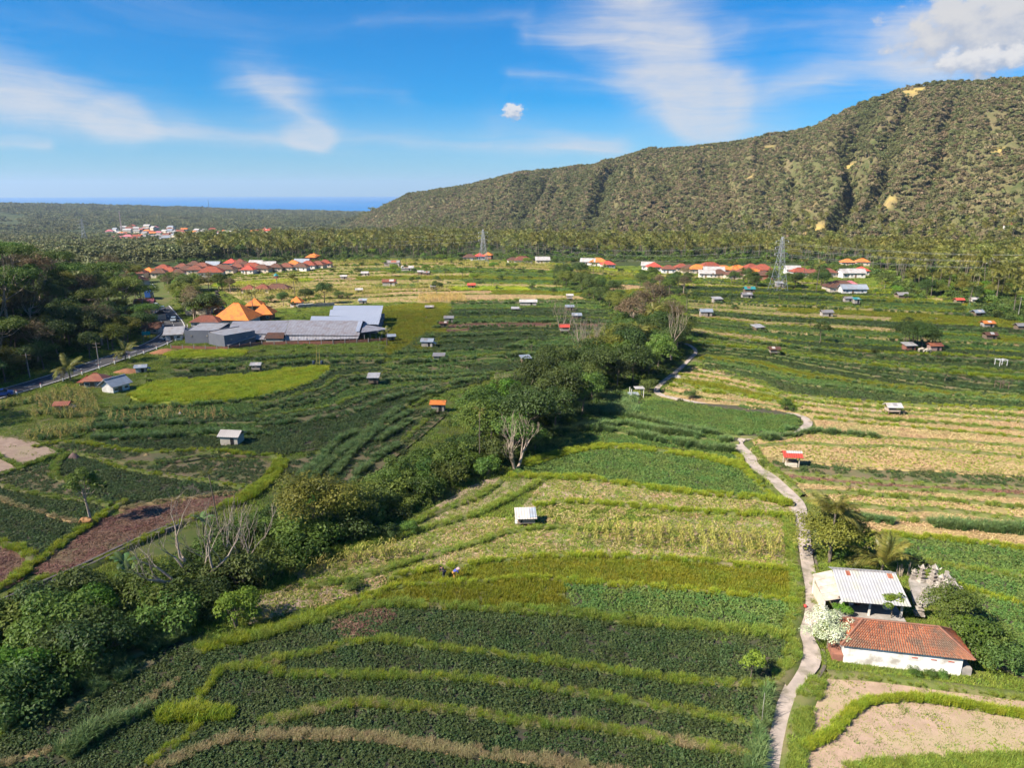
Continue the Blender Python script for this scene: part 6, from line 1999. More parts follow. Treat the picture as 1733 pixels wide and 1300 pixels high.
# ------------------------------------------------------------------ field huts
for a in (
    (394, 753, 3.6, 2.6, 0.1, 1.7, 'gable', 'beige', 'cream', -0.12, 'beige walled shed with patched sheet roof among the left terraces'),
    (109, 698, 2.8, 2.0, 0.7, 0.9, 'gable', 'rust', 'white', 0.1, 'hut with a rusty red roof in the maize at the left edge'),
    (435, 631, 2.3, 1.8, 0.9, 1.1, 'gable', 'white', 'palewood', 0.05, 'raised hut with whitish roof above the yellow field'),
    (240, 631, 2.6, 2.0, 0.2, 1.2, 'gable', 'blue', 'white', 0.3, 'light blue roofed hut beside the earth heap'),
    (633, 652, 2.4, 2.4, 0.7, 1.3, 'shed', 'white', 'wood', 0.05, 'tall narrow hut with a white sheet roof in the centre left'),
    (742, 697, 2.9, 2.0, 0.2, 1.5, 'gable', 'orange', 'white', -0.05, 'hut with orange tiles and white walls by the gully'),
    (662, 578, 2.6, 2.0, 0.6, 1.0, 'gable', 'blue', 'wood', 0.2, 'small blue roofed hut at the factory corner'),
    (724, 588, 3.6, 2.6, 0.3, 1.5, 'gable', 'blue', 'cream', -0.1, 'blue roofed field hut right of the factory'),
    (743, 608, 3.0, 2.0, 0.1, 0.9, 'shed', 'grey', 'white', 0.0, 'low grey roofed shelter below the blue roofed hut'),
    (760, 548, 3.2, 2.4, 0.6, 1.4, 'gable', 'grey', 'white', 0.0, 'grey roofed raised hut behind the small brown hut'),
    (751, 556, 2.8, 2.0, 0.5, 1.2, 'gable', 'brown', 'wood', 0.05, 'small brown hut in front of the grey roofed one'),
    (889, 617, 2.4, 2.0, 0.6, 1.2, 'shed', 'blue', 'wood', 0.3, 'light blue roofed hut under the thin tree'),
    (955, 565, 3.0, 2.4, 1.0, 1.2, 'gable', 'bright', 'white', 0.0, 'orange red roofed hut under two leafless trees'),
    (976, 541, 3.4, 2.4, 0.6, 1.0, 'shed', 'blue', 'wood', 0.0, 'pale blue sheet roof near the far gully'),
    (964, 527, 3.2, 2.2, 0.6, 1.2, 'shed', 'blue', 'wood', 0.0, 'small pale blue roofed hut above the other blue one'),
    (964, 509, 2.8, 2.2, 1.0, 1.2, 'gable', 'white', 'white', 0.0, 'little white raised hut by the far gully trees'),
    (894, 518, 7.5, 3.0, 0.1, 1.6, 'gable', 'white', 'concrete', -0.03, 'long low shed with a white and blue roof in the centre'),
    (872, 527, 2.8, 2.0, 0.1, 1.0, 'shed', 'white', 'wood', 0.0, 'tiny white shelter left below the long shed'),
    (727, 524, 3.2, 2.0, 0.1, 0.9, 'gable', 'grey', 'wood', 0.0, 'grey low shelter between factory and long shed'),
    (614, 515, 3.2, 2.4, 0.4, 1.2, 'shed', 'blue', 'white', 0.0, 'small pale hut directly behind the factory roofs'),
    (608, 498, 3.2, 2.4, 0.8, 1.2, 'gable', 'white', 'wood', 0.2, 'whitish hut in the sunlit field behind the factory'),
    (659, 485, 7.0, 4.0, 0.2, 2.2, 'gable', 'brick', 'white', 0.0, 'long stall with brown roof and white walls in the far centre'),
    (733, 491, 2.6, 2.2, 0.5, 1.2, 'gable', 'grey', 'wood', 0.0, 'small grey hut left of the orange red stall'),
    (798, 489, 3.8, 2.8, 0.4, 1.5, 'gable', 'bright', 'wood', 0.0, 'orange red stall alone in the sunlit centre'),
    (618, 467, 4.2, 3.0, 0.2, 1.4, 'gable', 'white', 'white', 0.0, 'tiny white hut below the left village end'),
    (582, 473, 3.6, 2.6, 0.2, 1.4, 'gable', 'white', 'white', 0.1, 'tiny white hut left of the other white one'),
    (690, 459, 8.0, 4.0, 0.2, 1.8, 'gable', 'white', 'concrete', 0.0, 'long pale shed at the far field edge, the nearer of two'),
    (664, 451, 11.0, 5.0, 0.2, 2.2, 'gable', 'grey', 'white', 0.0, 'long grey shed under the trees at the far field edge'),
    (712, 465, 3.6, 2.6, 0.3, 1.4, 'gable', 'white', 'wood', 0.0, 'small far hut, left one of a pair'),
    (722, 466, 3.4, 2.6, 0.3, 1.2, 'gable', 'grey', 'wood', 0.0, 'small far hut, right one of a pair'),
    (1194, 536, 4.6, 3.2, 0.1, 1.8, 'gable', 'blue', 'white', -0.04, 'white walled shed with bluish roof right of the grove'),
    (1213, 513, 4.0, 2.8, 0.3, 1.5, 'shed', 'white', 'white', 0.2, 'ruined whitish hut on the brown strip'),
    (1267, 498, 5.0, 3.4, 0.8, 1.6, 'gable', 'teal', 'wood', 0.0, 'hut with a teal roof in the right distance'),
    (1263, 505, 4.6, 3.2, 0.2, 1.4, 'gable', 'grey', 'white', 0.0, 'grey roofed hut just below the teal one'),
    (1318, 487, 3.8, 2.8, 0.5, 1.8, 'shed', 'white', 'white', 0.0, 'white hut beside the foot of the lattice pylon'),
    (1398, 536, 4.2, 3.0, 0.2, 1.4, 'gable', 'grey', 'white', 0.0, 'grey roofed low shed in the dark right terraces'),
    (1282, 560, 3.6, 2.6, 0.1, 1.2, 'shed', 'white', 'wood', 0.4, 'tilted pale sheet roof on the terrace edge'),
    (1309, 602, 2.8, 2.2, 0.9, 0.9, 'gable', 'brown', 'palewood', 0.0, 'raised hut with brown red tiles in the right terraces'),
    (1434, 512, 3.4, 2.6, 0.3, 1.4, 'gable', 'grey', 'white', 0.0, 'pale hut left of the turquoise one'),
    (1448, 517, 2.4, 2.2, 0.8, 1.8, 'shed', 'teal', 'white', 0.0, 'narrow turquoise hut in the right distance'),
    (1525, 507, 5.2, 3.6, 0.4, 1.6, 'gable', 'grey', 'wood', 0.1, 'dark grey hut at the edge of the sunlit meadow'),
    (1622, 515, 3.4, 2.4, 0.2, 1.6, 'gable', 'bright', 'wood', 0.0, 'small red hut on the sunlit meadow'),
    (1647, 514, 3.2, 2.6, 0.2, 1.6, 'gable', 'white', 'white', 0.1, 'small white hut on the sunlit meadow'),
    (1653, 535, 4.0, 3.0, 0.2, 1.2, 'gable', 'blue', 'wood', 0.2, 'bluish roofed hut under a bush at the right'),
    (1670, 555, 3.8, 2.6, 0.2, 1.4, 'gable', 'orange', 'white', 0.0, 'hut with orange roof near the right frame edge'),
    (1727, 559, 3.8, 2.6, 0.2, 1.3, 'gable', 'grey', 'wood', 0.0, 'grey roofed hut cut by the right frame edge'),
    (1674, 575, 3.6, 2.6, 0.2, 1.3, 'gable', 'brown', 'wood', 0.0, 'dark brown hut below the orange roofed one'),
    (1537, 594, 3.2, 2.4, 0.3, 1.4, 'shed', 'white', 'brick', 0.1, 'hut with pale roof under the left of the tree clump'),
    (1580, 595, 3.4, 2.4, 0.3, 1.4, 'gable', 'rust', 'pinkwall', 0.0, 'rust roofed hut under the right of the tree clump'),
    (1509, 703, 2.6, 2.1, 0.9, 0.9, 'gable', 'white', 'palewood', -0.05, 'white roofed hut on posts among the sunlit stubble')):
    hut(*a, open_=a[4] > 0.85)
for u, v, lab in ((1693, 621, 'white bamboo frame without roof at the right edge'), (1694, 660, 'bare wooden frame below the white one at the right edge')):
    x, y = gp(u, v)
    e = empty('shade_frame', (x, y, tz(x, y)), 0.1)
    m_ = WM['whiteclean'] if v < 640 else WM['wood']
    for sx in (-1, 1):
        for sy in (-1, 1):
            MB().box((sx * 1.0, sy * 0.8, 0.9), (0.10, 0.10, 1.8)).build('post', m_, e)
    for sy in (-1, 1):
        MB().box((0, sy * 0.8, 1.84), (2.3, 0.10, 0.10)).build('beam', m_, e)
    for sx in (-1, 0, 1):
        MB().box((sx * 1.0, 0, 1.94), (0.08, 1.9, 0.08)).build('rafter', m_, e)
    tag(e, lab, 'frame')

# two near huts in detail
x, y = gp(890, 889)
e = empty('field_hut', (x, y, 0.1), 0.06)
for sx in (-1, 1):
    for sy in (-1, 1):
        MB().box((sx * 1.0, sy * 0.7, 0.75), (0.09, 0.09, 1.5)).build('post', WM['wood'], e)
MB().box((0, 0, 0.55), (2.2, 1.6, 0.08)).build('platform', WM['palewood'], e)
MB().box((0.05, -0.78, 0.85), (2.1, 0.05, 0.5)).build('wall_panel', surf('bamboo_mat', (0.40, 0.28, 0.22), (0.30, 0.22, 0.16), 6, 0.9), e)
MB().box((-1.06, 0.0, 0.85), (0.05, 1.45, 0.5)).build('wall_panel', MATS['bamboo_mat'], e)
MB().box((-0.62, -0.82, 0.87), (0.22, 0.04, 0.40)).build('dark_opening_plate', WM['dark'], e)  # no hole: a plate coloured like the unlit inside
rf_ = MB()
rf_.slab([(-1.45, -1.15, 1.32), (1.35, -1.15, 1.32), (1.35, 1.05, 1.95), (-1.45, 1.05, 1.95)], 0.05).build('roof', RM['beige'], e)
MB().box((-1.3, -0.5, 0.65), (0.3, 0.3, 0.4)).build('white_sack', WM['whiteclean'], e)
MB().slab([(0.35, -1.0, 1.43), (1.38, -0.9, 1.47), (1.3, 0.95, 1.99), (0.5, 0.8, 1.945)], 0.03).build('roof_patch', RM['blue'], e)
tag(e, 'raised hut with a beige patched sheet roof on the tan field', 'hut')
x, y = gp(1338, 789)
e = empty('field_hut', (x, y, 0.1), -0.10)
for sx in (-1, 1):
    for sy in (-1, 1):
        MB().box((sx * 1.0, sy * 0.75, 0.9), (0.11, 0.11, 1.8)).build('post', WM['cream'], e)
MB().box((-0.1, -0.45, 0.30), (1.7, 0.9, 0.6)).build('plinth', WM['cream'], e)
MB().box((0, 0.25, 0.8), (2.0, 1.0, 0.08)).build('platform', WM['wood'], e)
MB().slab([(-1.5, -1.15, 1.7), (1.5, -1.15, 1.7), (1.5, 0.0, 2.45), (-1.5, 0.0, 2.45)], 0.06).build('roof', RM['redsheet'], e)
MB().slab([(-1.5, 1.15, 1.7), (1.5, 1.15, 1.7), (1.5, 0.02, 2.455), (-1.5, 0.02, 2.455)], 0.06).build('roof', RM['redsheet'], e)
MB().slab([(-0.95, -0.42, 2.215), (1.52, -0.42, 2.215), (1.52, -0.01, 2.485), (-0.95, -0.01, 2.485)], 0.03).build('roof_patch', RM['white'], e)
tag(e, 'hut with a red sheet roof and whitish ridge patch beside the path', 'hut')
x, y = gp(1077, 672)
e = empty('shelter', (x, y, tz(x, y)), 0.05)
for sx in (-1, 1):
    for sy in (-1, 1):
        MB().box((sx * 1.3, sy * 0.9, 1.0), (0.12, 0.12, 2.0)).build('post', WM['white'], e)
MB().box((0.5, 0.0, 2.06), (2.0, 2.0, 0.10)).build('roof', RM['white'], e)
MB().slab([(-1.9, -1.3, 0.75), (0.4, -1.3, 0.75), (0.4, 0.6, 0.95), (-1.9, 0.6, 0.95)], 0.06).build('low_roof', RM['blue'], e)
MB().box((-0.7, -0.3, 0.35), (2.1, 1.5, 0.7)).build('pen', WM['palewood'], e)
tag(e, 'small white two level shelter at the edge of the thicket', 'shelter')

# ------------------------------------------------------------------ houses of the villages
def village(rows, where, grp):
    for u, v, w, d_, rk, rm, wm in rows:
        words = {'red': 'red tiled', 'brick': 'dull red tiled', 'brown': 'brown tiled', 'orange': 'orange tiled', 'bright': 'bright red roofed', 'pink': 'pink roofed', 'white': 'white roofed', 'grey': 'grey roofed', 'blue': 'pale blue roofed'}[rm]
        size = 'large' if w > 10.5 else ('small' if w < 7.2 else 'mid sized')
        house(u, v, w, d_, 2.8, rk, rm, wm, random.uniform(-0.25, 0.25), '%s %s house %s' % (size, words, where), '%s houses %s' % (words, grp))
LV = [(163, 458, 9, 7, 'hip', 'orange', 'white'), (176, 455, 8, 6, 'hip', 'pink', 'cream'), (160, 468, 9, 7, 'hip', 'brick', 'white'), (182, 466, 8, 6, 'hip', 'orange', 'cream'), (231, 470, 11, 8, 'hip', 'brick', 'cream'), (254, 468, 7, 6, 'hip', 'orange', 'white'), (272, 470, 8, 6, 'hip', 'brown', 'cream'), (290, 468, 9, 7, 'hip', 'red', 'white'), (303, 470, 7, 6, 'hip', 'brown', 'white'),
      (318, 464, 9, 6, 'hip', 'brown', 'cream'), (333, 464, 9, 7, 'hip', 'brick', 'cream'), (359, 468, 13, 9, 'hip', 'red', 'white'), (375, 462, 9, 7, 'hip', 'brown', 'cream'), (393, 452, 8, 7, 'hip', 'bright', 'white'), (407, 452, 8, 7, 'hip', 'brick', 'cream'), (385, 463, 10, 7, 'hip', 'brown', 'cream'), (403, 460, 9, 6, 'hip', 'brick', 'brick'), (428, 459, 11, 7, 'hip', 'red', 'cream'),
      (422, 464, 7, 6, 'hip', 'bright', 'white'), (445, 462, 9, 6, 'hip', 'brown', 'cream'), (456, 456, 8, 6, 'gable', 'white', 'white'), (468, 460, 8, 6, 'hip', 'brown', 'cream'), (486, 459, 9, 6, 'hip', 'brick', 'cream'), (498, 455, 9, 7, 'hip', 'orange', 'white'), (510, 459, 9, 6, 'hip', 'brown', 'white'), (523, 456, 10, 7, 'hip', 'red', 'white'), (512, 451, 9, 6, 'gable', 'blue', 'white'), (539, 455, 9, 6, 'hip', 'brick', 'cream'), (551, 453, 8, 6, 'hip', 'red', 'cream'), (527, 442, 7, 6, 'hip', 'orange', 'brick'), (532, 440, 6, 6, 'hip', 'orange', 'brick'),
      (233, 484, 9, 7, 'hip', 'brown', 'cream'), (220, 477, 8, 6, 'hip', 'brick', 'cream'), (345, 458, 9, 6, 'hip', 'brick', 'white'), (362, 456, 8, 6, 'gable', 'blue', 'white'), (330, 455, 8, 6, 'hip', 'brown', 'cream'), (310, 460, 8, 6, 'hip', 'brick', 'white'), (278, 462, 8, 6, 'hip', 'red', 'cream'), (415, 456, 8, 6, 'hip', 'brown', 'cream'), (435, 454, 8, 6, 'gable', 'white', 'white')]
village(LV, 'in the left village', 'in the left village')
RV = [(1106, 459, 8, 7, 'hip', 'bright', 'white'), (1096, 457, 7, 6, 'gable', 'white', 'white'), (1131, 463, 8, 6, 'hip', 'brick', 'white'), (1153, 460, 8, 6, 'hip', 'red', 'cream'), (1165, 462, 8, 6, 'hip', 'brown', 'cream'), (1180, 463, 10, 7, 'hip', 'orange', 'cream'), (1200, 458, 12, 7, 'hip', 'red', 'cream'), (1207, 466, 11, 6, 'gable', 'white', 'white'), (1195, 471, 8, 5, 'gable', 'white', 'white'), (1216, 471, 8, 6, 'hip', 'brown', 'cream'), (1224, 464, 9, 6, 'hip', 'orange', 'cream'), (1247, 464, 10, 7, 'hip', 'orange', 'cream'), (1260, 468, 9, 6, 'hip', 'brick', 'brick'), (1289, 464, 12, 9, 'hip', 'red', 'brick'), (1275, 470, 9, 6, 'hip', 'orange', 'cream'), (1290, 474, 9, 6, 'hip', 'brown', 'brick'), (1240, 473, 8, 6, 'hip', 'brown', 'cream'), (1270, 460, 8, 6, 'hip', 'red', 'white'),
      (1353, 468, 10, 6, 'hip', 'red', 'white'), (1340, 464, 8, 6, 'gable', 'white', 'white'), (1372, 470, 8, 6, 'hip', 'brick', 'cream'), (1400, 469, 8, 6, 'hip', 'brick', 'cream'), (1432, 470, 9, 6, 'gable', 'white', 'white'), (1446, 470, 9, 6, 'gable', 'white', 'white'), (1456, 466, 7, 6, 'hip', 'bright', 'white'), (1433, 451, 8, 6, 'hip', 'orange', 'cream'), (1458, 450, 8, 6, 'hip', 'orange', 'cream')]
village(RV, 'in the right village', 'in the right village')
MV = [(812, 440, 7, 6, 'hip', 'bright', 'white'), (826, 438, 6, 6, 'hip', 'orange', 'brick'), (795, 442, 9, 6, 'hip', 'brown', 'white'), (884, 447, 12, 7, 'hip', 'brick', 'white'), (868, 447, 7, 5, 'hip', 'brown', 'white'), (918, 447, 9, 6, 'gable', 'white', 'cream'), (995, 450, 9, 6, 'gable', 'white', 'white'), (1012, 450, 11, 7, 'hip', 'orange', 'white'), (1028, 455, 8, 6, 'hip', 'bright', 'white')]
village(MV, 'at the edge of the palm grove in the centre', 'at the grove edge in the centre')
HV = [(1703, 440, 9, 7, 'hip', 'orange', 'white'), (1680, 446, 8, 6, 'gable', 'white', 'white'), (1711, 388, 9, 7, 'hip', 'brick', 'white'), (1614, 412, 9, 6, 'gable', 'white', 'cream')]
village(HV, 'on the hill foot at the right edge', 'on the hill foot')
house(1420, 494, 13, 8, 2.6, 'hip', 'brown', 'cream', 0.05, 'large brown roofed farmhouse in front of the right village')
house(1442, 497, 11, 5, 2.4, 'gable', 'blue', 'white', 0.0, 'long white building beside the brown roofed farmhouse')
house(1436, 491, 7, 5, 2.6, 'hip', 'pink', 'white', 0.0, 'small pink roofed house behind the long white building')
house(310, 483, 8, 4, 2.2, 'gable', 'bright', 'grey', 0.0, 'long stall with a bright red roof behind the roadside trees')
# far town in the lowland
def town(poly, n, cols, words):
    q = np.array(poly, float)
    k = 0
    while k < n:
        u, v = rng.uniform(q[:, 0].min(), q[:, 0].max()), rng.uniform(q[:, 1].min(), q[:, 1].max())
        if not inside(np.array([[u, v]]), q)[0]:
            continue
        k += 1
        rm = random.choice(cols)
        w_ = {'red': 'red', 'brick': 'dull red', 'orange': 'orange', 'white': 'white', 'grey': 'grey', 'pink': 'pink', 'blue': 'pale blue', 'bright': 'bright red'}[rm]
        house(u, v, random.uniform(11, 20), random.uniform(8, 13), random.uniform(5, 8.5), random.choice(['hip', 'gable']), rm, random.choice(['white', 'cream']), random.uniform(-0.5, 0.5), 'tiny %s roofed house %s' % (w_, words), '%s roofed houses %s' % (w_, words), detail=False)
town(TOWN[0], 70, ['grey', 'white', 'red', 'brick', 'orange', 'blue', 'grey', 'white', 'pink'], 'in the far town')
town(TOWN[1], 22, ['grey', 'white', 'orange', 'red', 'grey'], 'at the right of the far town')
town(TOWN[2], 12, ['orange', 'white', 'red'], 'in the far hamlet')
town(TOWN[3], 34, ['orange', 'red', 'bright', 'white', 'red'], 'in the far red roofed settlement')
town(TOWN[4], 7, ['orange', 'orange', 'white'], 'below the far town')
town([(258, 361), (258, 358), (300, 360), (300, 363)], 6, ['white', 'grey'], 'on the far lowland ridge')

# ------------------------------------------------------------------ near compound: tiled house
HO = Vector((30.6, 56.68, 0)); HA = math.atan2(-1.91, 9.64)
e = empty('tiled_house', HO, HA)
tag(e, 'long white house with a weathered red tiled hip roof beside the footpath', 'house')
LW, DW, WH = 9.83, 3.9, 1.95
wall = MB().box((LW / 2, DW / 2, WH / 2 - 0.2), (LW, DW, WH + 0.4)).build('wall', surf('limewashed_wall', (0.76, 0.74, 0.70), (0.66, 0.63, 0.58), 0.8, 0.9, bump=0.15, c3=(0.36, 0.33, 0.28), s3=0.75, coords='obj'), e)
for fx in (0.60, 0.76, 0.905):
    MB().box((LW * fx, -0.015, 1.36), (0.48, 0.05, 0.09)).build('vent_slot', surf('red_brick_vent', (0.45, 0.12, 0.08), None, 3), wall)
MB().box((LW + 0.45, 1.0, 0.4), (0.9, 1.8, 0.8)).build('side_porch', WM['concrete'], e)
MB().box((LW / 2 + 1.5, DW + 0.03, 0.75), (0.8, 0.08, 1.5)).build('door', WM['wood'], e)
MB().box((-0.5, 1.2, 0.35), (0.9, 2.2, 0.7)).build('side_wall', WM['brick'], e)
# roof: boards below, rows of tiles above
ex0, ex1, ey0, ey1, ez, rz_ = -0.5, LW + 0.85, -0.28, DW + 0.42, 1.92, 3.5
rx0, rx1, ry = 1.75, LW - 1.6, DW / 2
rf_ = MB().add([(ex0, ey0, ez), (ex1, ey0, ez), (ex1, ey1, ez), (ex0, ey1, ez), (rx0, ry, rz_), (rx1, ry, rz_)], [(0, 1, 5, 4), (2, 3, 4, 5), (1, 2, 5), (3, 0, 4), (3, 2, 1, 0)]).build('roof', WM['wood'], e)
TILE = bpy.data.materials.new('clay_tiles'); TILE.use_nodes = True
n_ = TILE.node_tree; b = n_.nodes['Principled BSDF']; b.inputs['Roughness'].default_value = 0.85; b.inputs['Specular IOR Level'].default_value = 0.15
a_ = n_.nodes.new('ShaderNodeAttribute'); a_.attribute_name = 'v'; g_ = n_.nodes.new('ShaderNodeTexCoord')
c = mixcol(n_, Ex(n_, a_.outputs['Fac']), (0.13, 0.045, 0.03), (0.33, 0.105, 0.05))
c = mixcol(n_, noise(n_, g_.outputs['Object'], 0.55, 5, 0.7).step(0.44, 0.66), c, (0.085, 0.055, 0.042))
c = mixcol(n_, noise(n_, g_.outputs['Object'], 9.0, 3, 0.7).step(0.64, 0.72), c, (0.42, 0.36, 0.28))
n_.links.new(c, b.inputs['Base Color'])


def tiled_face(p0, p1, q0, q1, name, parent, tw=0.21, tl=0.24):
    """tiles over the roof face between eave p0-p1 and ridge q0-q1, every tile with its own tilt and edge"""
    p0, p1, q0, q1 = map(Vector, (p0, p1, q0, q1))
    n = ((p1 - p0).cross((q0 + q1) / 2 - (p0 + p1) / 2)).normalized()
    if n.z < 0: n = -n
    up = ((q0 + q1) / 2 - (p0 + p1) / 2); H_ = up.length
    rows = int(H_ / tl)
    V, Q, vv = [], [], []
    for i in range(rows + 1):
        t0, t1 = i / rows, min((i + 1.15) / rows, 1.04)
        a0, b0, a1, b1 = p0.lerp(q0, t0), p1.lerp(q1, t0), p0.lerp(q0, t1), p1.lerp(q1, t1)
        if i == rows: continue
        k = max(1, int((b0 - a0).length / tw))
        for j in range(k):
            s0, s1 = j / k + 0.004, (j + 1) / k - 0.004
            lift0, lift1 = 0.075 + random.uniform(-0.008, 0.012), 0.02
            mid = 0.028
            q = [a0.lerp(b0, s0) + n * (lift0 - mid), a0.lerp(b0, (s0 + s1) / 2) + n * (lift0 + mid * 0.4), a0.lerp(b0, s1) + n * (lift0 - mid),
                 a1.lerp(b1, s1) + n * (lift1 - mid * 0.4), a1.lerp(b1, (s0 + s1) / 2) + n * (lift1 + mid), a1.lerp(b1, s0) + n * (lift1 - mid * 0.4)]
            f = len(V)
            V += [tuple(x) for x in q] + [tuple(x - n * 0.05) for x in q[:3]]
            val = min(1, max(0, random.gauss(0.55, 0.25)))
            vv += [val] * 9
            Q += [(f, f + 1, f + 4, f + 5), (f + 1, f + 2, f + 3, f + 4), (f + 6, f + 7, f + 1, f), (f + 7, f + 8, f + 2, f + 1)]
    o = obj(name, np_mesh(name, np.array(V), [np.array(Q)], TILE, v=vv), parent)
    o['kind'] = 'stuff'
    return o


tiled_face((ex0, ey0, ez), (ex1, ey0, ez), (rx0, ry, rz_), (rx1, ry, rz_), 'roof_tiles', rf_)
tiled_face((ex1, ey1, ez), (ex0, ey1, ez), (rx1, ry, rz_), (rx0, ry, rz_), 'roof_tiles', rf_)
tiled_face((ex1, ey0, ez), (ex1, ey1, ez), (rx1, ry, rz_), (rx1, ry + 0.01, rz_), 'roof_tiles', rf_)
tiled_face((ex0, ey1, ez), (ex0, ey0, ez), (rx0, ry + 0.01, rz_), (rx0, ry, rz_), 'roof_tiles', rf_)
CAPM = surf('ridge_tile', (0.17, 0.085, 0.06), (0.25, 0.12, 0.08), 3, 0.9)
for p, q in (((rx0, ry, rz_), (rx1, ry, rz_)), ((ex0, ey0, ez), (rx0, ry, rz_)), ((ex1, ey0, ez), (rx1, ry, rz_)), ((ex1, ey1, ez), (rx1, ry, rz_)), ((ex0, ey1, ez), (rx0, ry, rz_))):
    p, q = Vector(p) + Vector((0, 0, 0.07)), Vector(q) + Vector((0, 0, 0.09))
    k = int((q - p).length / 0.33)
    for i in range(k):
        MB().tube([p.lerp(q, i / k), p.lerp(q, (i + 1.08) / k)], [0.085, 0.10], 6).build('ridge_tile', CAPM, rf_)

# open pavilion with a white sheet roof
e = empty('open_pavilion', (36.6, 65.2, 0), math.atan2(-0.95, 6.45))
tag(e, 'open sided pavilion with a white corrugated sheet roof behind the tiled house', 'pavilion')
MB().box((0.1, 0.2, 0.12), (6.4, 4.6, 0.5)).build('floor_slab', WM['concrete'], e)
for cx_ in (-2.85, -0.1, 2.95):
    MB().box((cx_, -1.55, 1.25), (0.17, 0.17, 2.0)).build('column', WM['white'], e)
    MB().box((cx_, 2.1, 1.45), (0.17, 0.17, 2.6)).build('column', WM['white'], e)
MB().box((0.1, 2.25, 1.4), (6.3, 0.12, 2.5)).build('back_wall', WM['cream'], e)
MB().box((0.05, -1.55, 2.22), (6.5, 0.12, 0.14)).build('beam', WM['wood'], e)
PS = sheet('pavilion_sheet', (0.40, 0.40, 0.41), (0.33, 0.33, 0.33), 'x', 0.30, c3=(0.38, 0.38, 0.30))
rf_ = MB().slab([(-3.15, -2.35, 2.22), (3.45, -2.35, 2.22), (3.3, 1.9, 3.45), (-3.0, 1.9, 3.45)], 0.05).build('roof', PS, e)
MB().slab([(-3.0, 1.93, 3.46), (3.3, 1.93, 3.46), (3.3, 3.2, 3.0), (-3.0, 3.2, 3.0)], 0.05).build('roof', PS, e)
MB().tube([(-3.05, 1.92, 3.5), (3.35, 1.92, 3.5)], 0.07, 6).build('ridge_cap', RM['grey'], rf_)
for cx_, w_ in ((-1.75, 0.42), (2.35, 0.50)):
    MB().slab([(cx_, 1.15, 3.255), (cx_ + w_, 1.15, 3.255), (cx_ + w_, 1.8, 3.445), (cx_, 1.8, 3.445)], 0.02).build('rust_patch', RM['rust'], rf_)
for i, (bx, by, s, m_) in enumerate(((-1.9, -0.2, 0.5, 'whiteclean'), (-1.3, 0.3, 0.42, 'whiteclean'), (2.1, 0.0, 0.5, 'whiteclean'), (-0.6, 0.4, 0.4, 'brick'))):
    o = MB().lathe([(s * 0.6, 0), (s * 0.8, s * 0.3), (s * 0.7, s * 0.7), (s * 0.2, s)], 9).build('sack', WM[m_], None, True)
    p = e.matrix_basis @ Vector((bx, by, 0.37))
    o.location = p
    tag(o, ('bulging white sack at the left of the pavilion floor', 'white sack behind the left one on the pavilion floor', 'white sack by the right pavilion column', 'reddish sack in the middle of the pavilion floor')[i], 'sack')
# lean-to with tan sheets
e2 = empty('lean_to', (33.1, 66.2, 0), -0.1)
tag(e2, 'lean-to with a tan fibre sheet roof at the left end of the pavilion', 'lean-to')
RMT = surf('tan_fibre_sheet', (0.50, 0.42, 0.34), (0.38, 0.31, 0.25), 1.2, 0.9, coords='obj', c3=(0.30, 0.25, 0.21), s3=0.8)
for k in range(4):
    y0, y1 = -2.15 + k * 1.05, -2.15 + (k + 1) * 1.05 - 0.02
    MB().slab([(-1.05, y0, 1.75 + 0.16 * k), (0.85, y0, 2.2 + 0.2 * k), (0.85, y1, 2.2 + 0.2 * (k + 1) - 0.02), (-1.05, y1, 1.75 + 0.16 * (k + 1) - 0.02)], 0.04).build('roof_sheet', RMT, e2)
for sx, sy, hh in ((-0.9, -1.9, 1.75), (-0.9, 1.8, 2.3), (0.6, -1.9, 2.1)):
    MB().box((sx, sy, hh / 2), (0.11, 0.11, hh)).build('post', WM['white'], e2)
MB().box((-0.85, 0.0, 0.75), (0.08, 3.6, 1.5)).build('side_wall', WM['cream'], e2)
# stone terrace with shrines
cp = [gp(1537, 985), gp(1593, 984), gp(1620, 1009), gp(1568, 1030), gp(1545, 1024)]
ct = MB().extrude(cp, -0.2, 0.45).build('shrine_terrace', WM['concrete'])
tag(ct, 'grey stone terrace that carries the shrines', 'terrace')
a_, b_ = Vector((*gp(1600, 985), 0)), Vector((*gp(1623, 1012), 0))
mid = (a_ + b_) / 2
o = empty('terrace_wall', mid, math.atan2((b_ - a_).y, (b_ - a_).x))
MB().box((0, 0, 0.55), ((b_ - a_).length, 0.25, 1.1)).build('wall', WM['concrete'], o)
for k in (-0.5, 0, 0.5):
    MB().box((k * (b_ - a_).length, 0, 0.65), (0.34, 0.34, 1.3)).build('pier', WM['stone'], o)
tag(o, 'low stone wall along the right edge of the shrine terrace', 'wall')


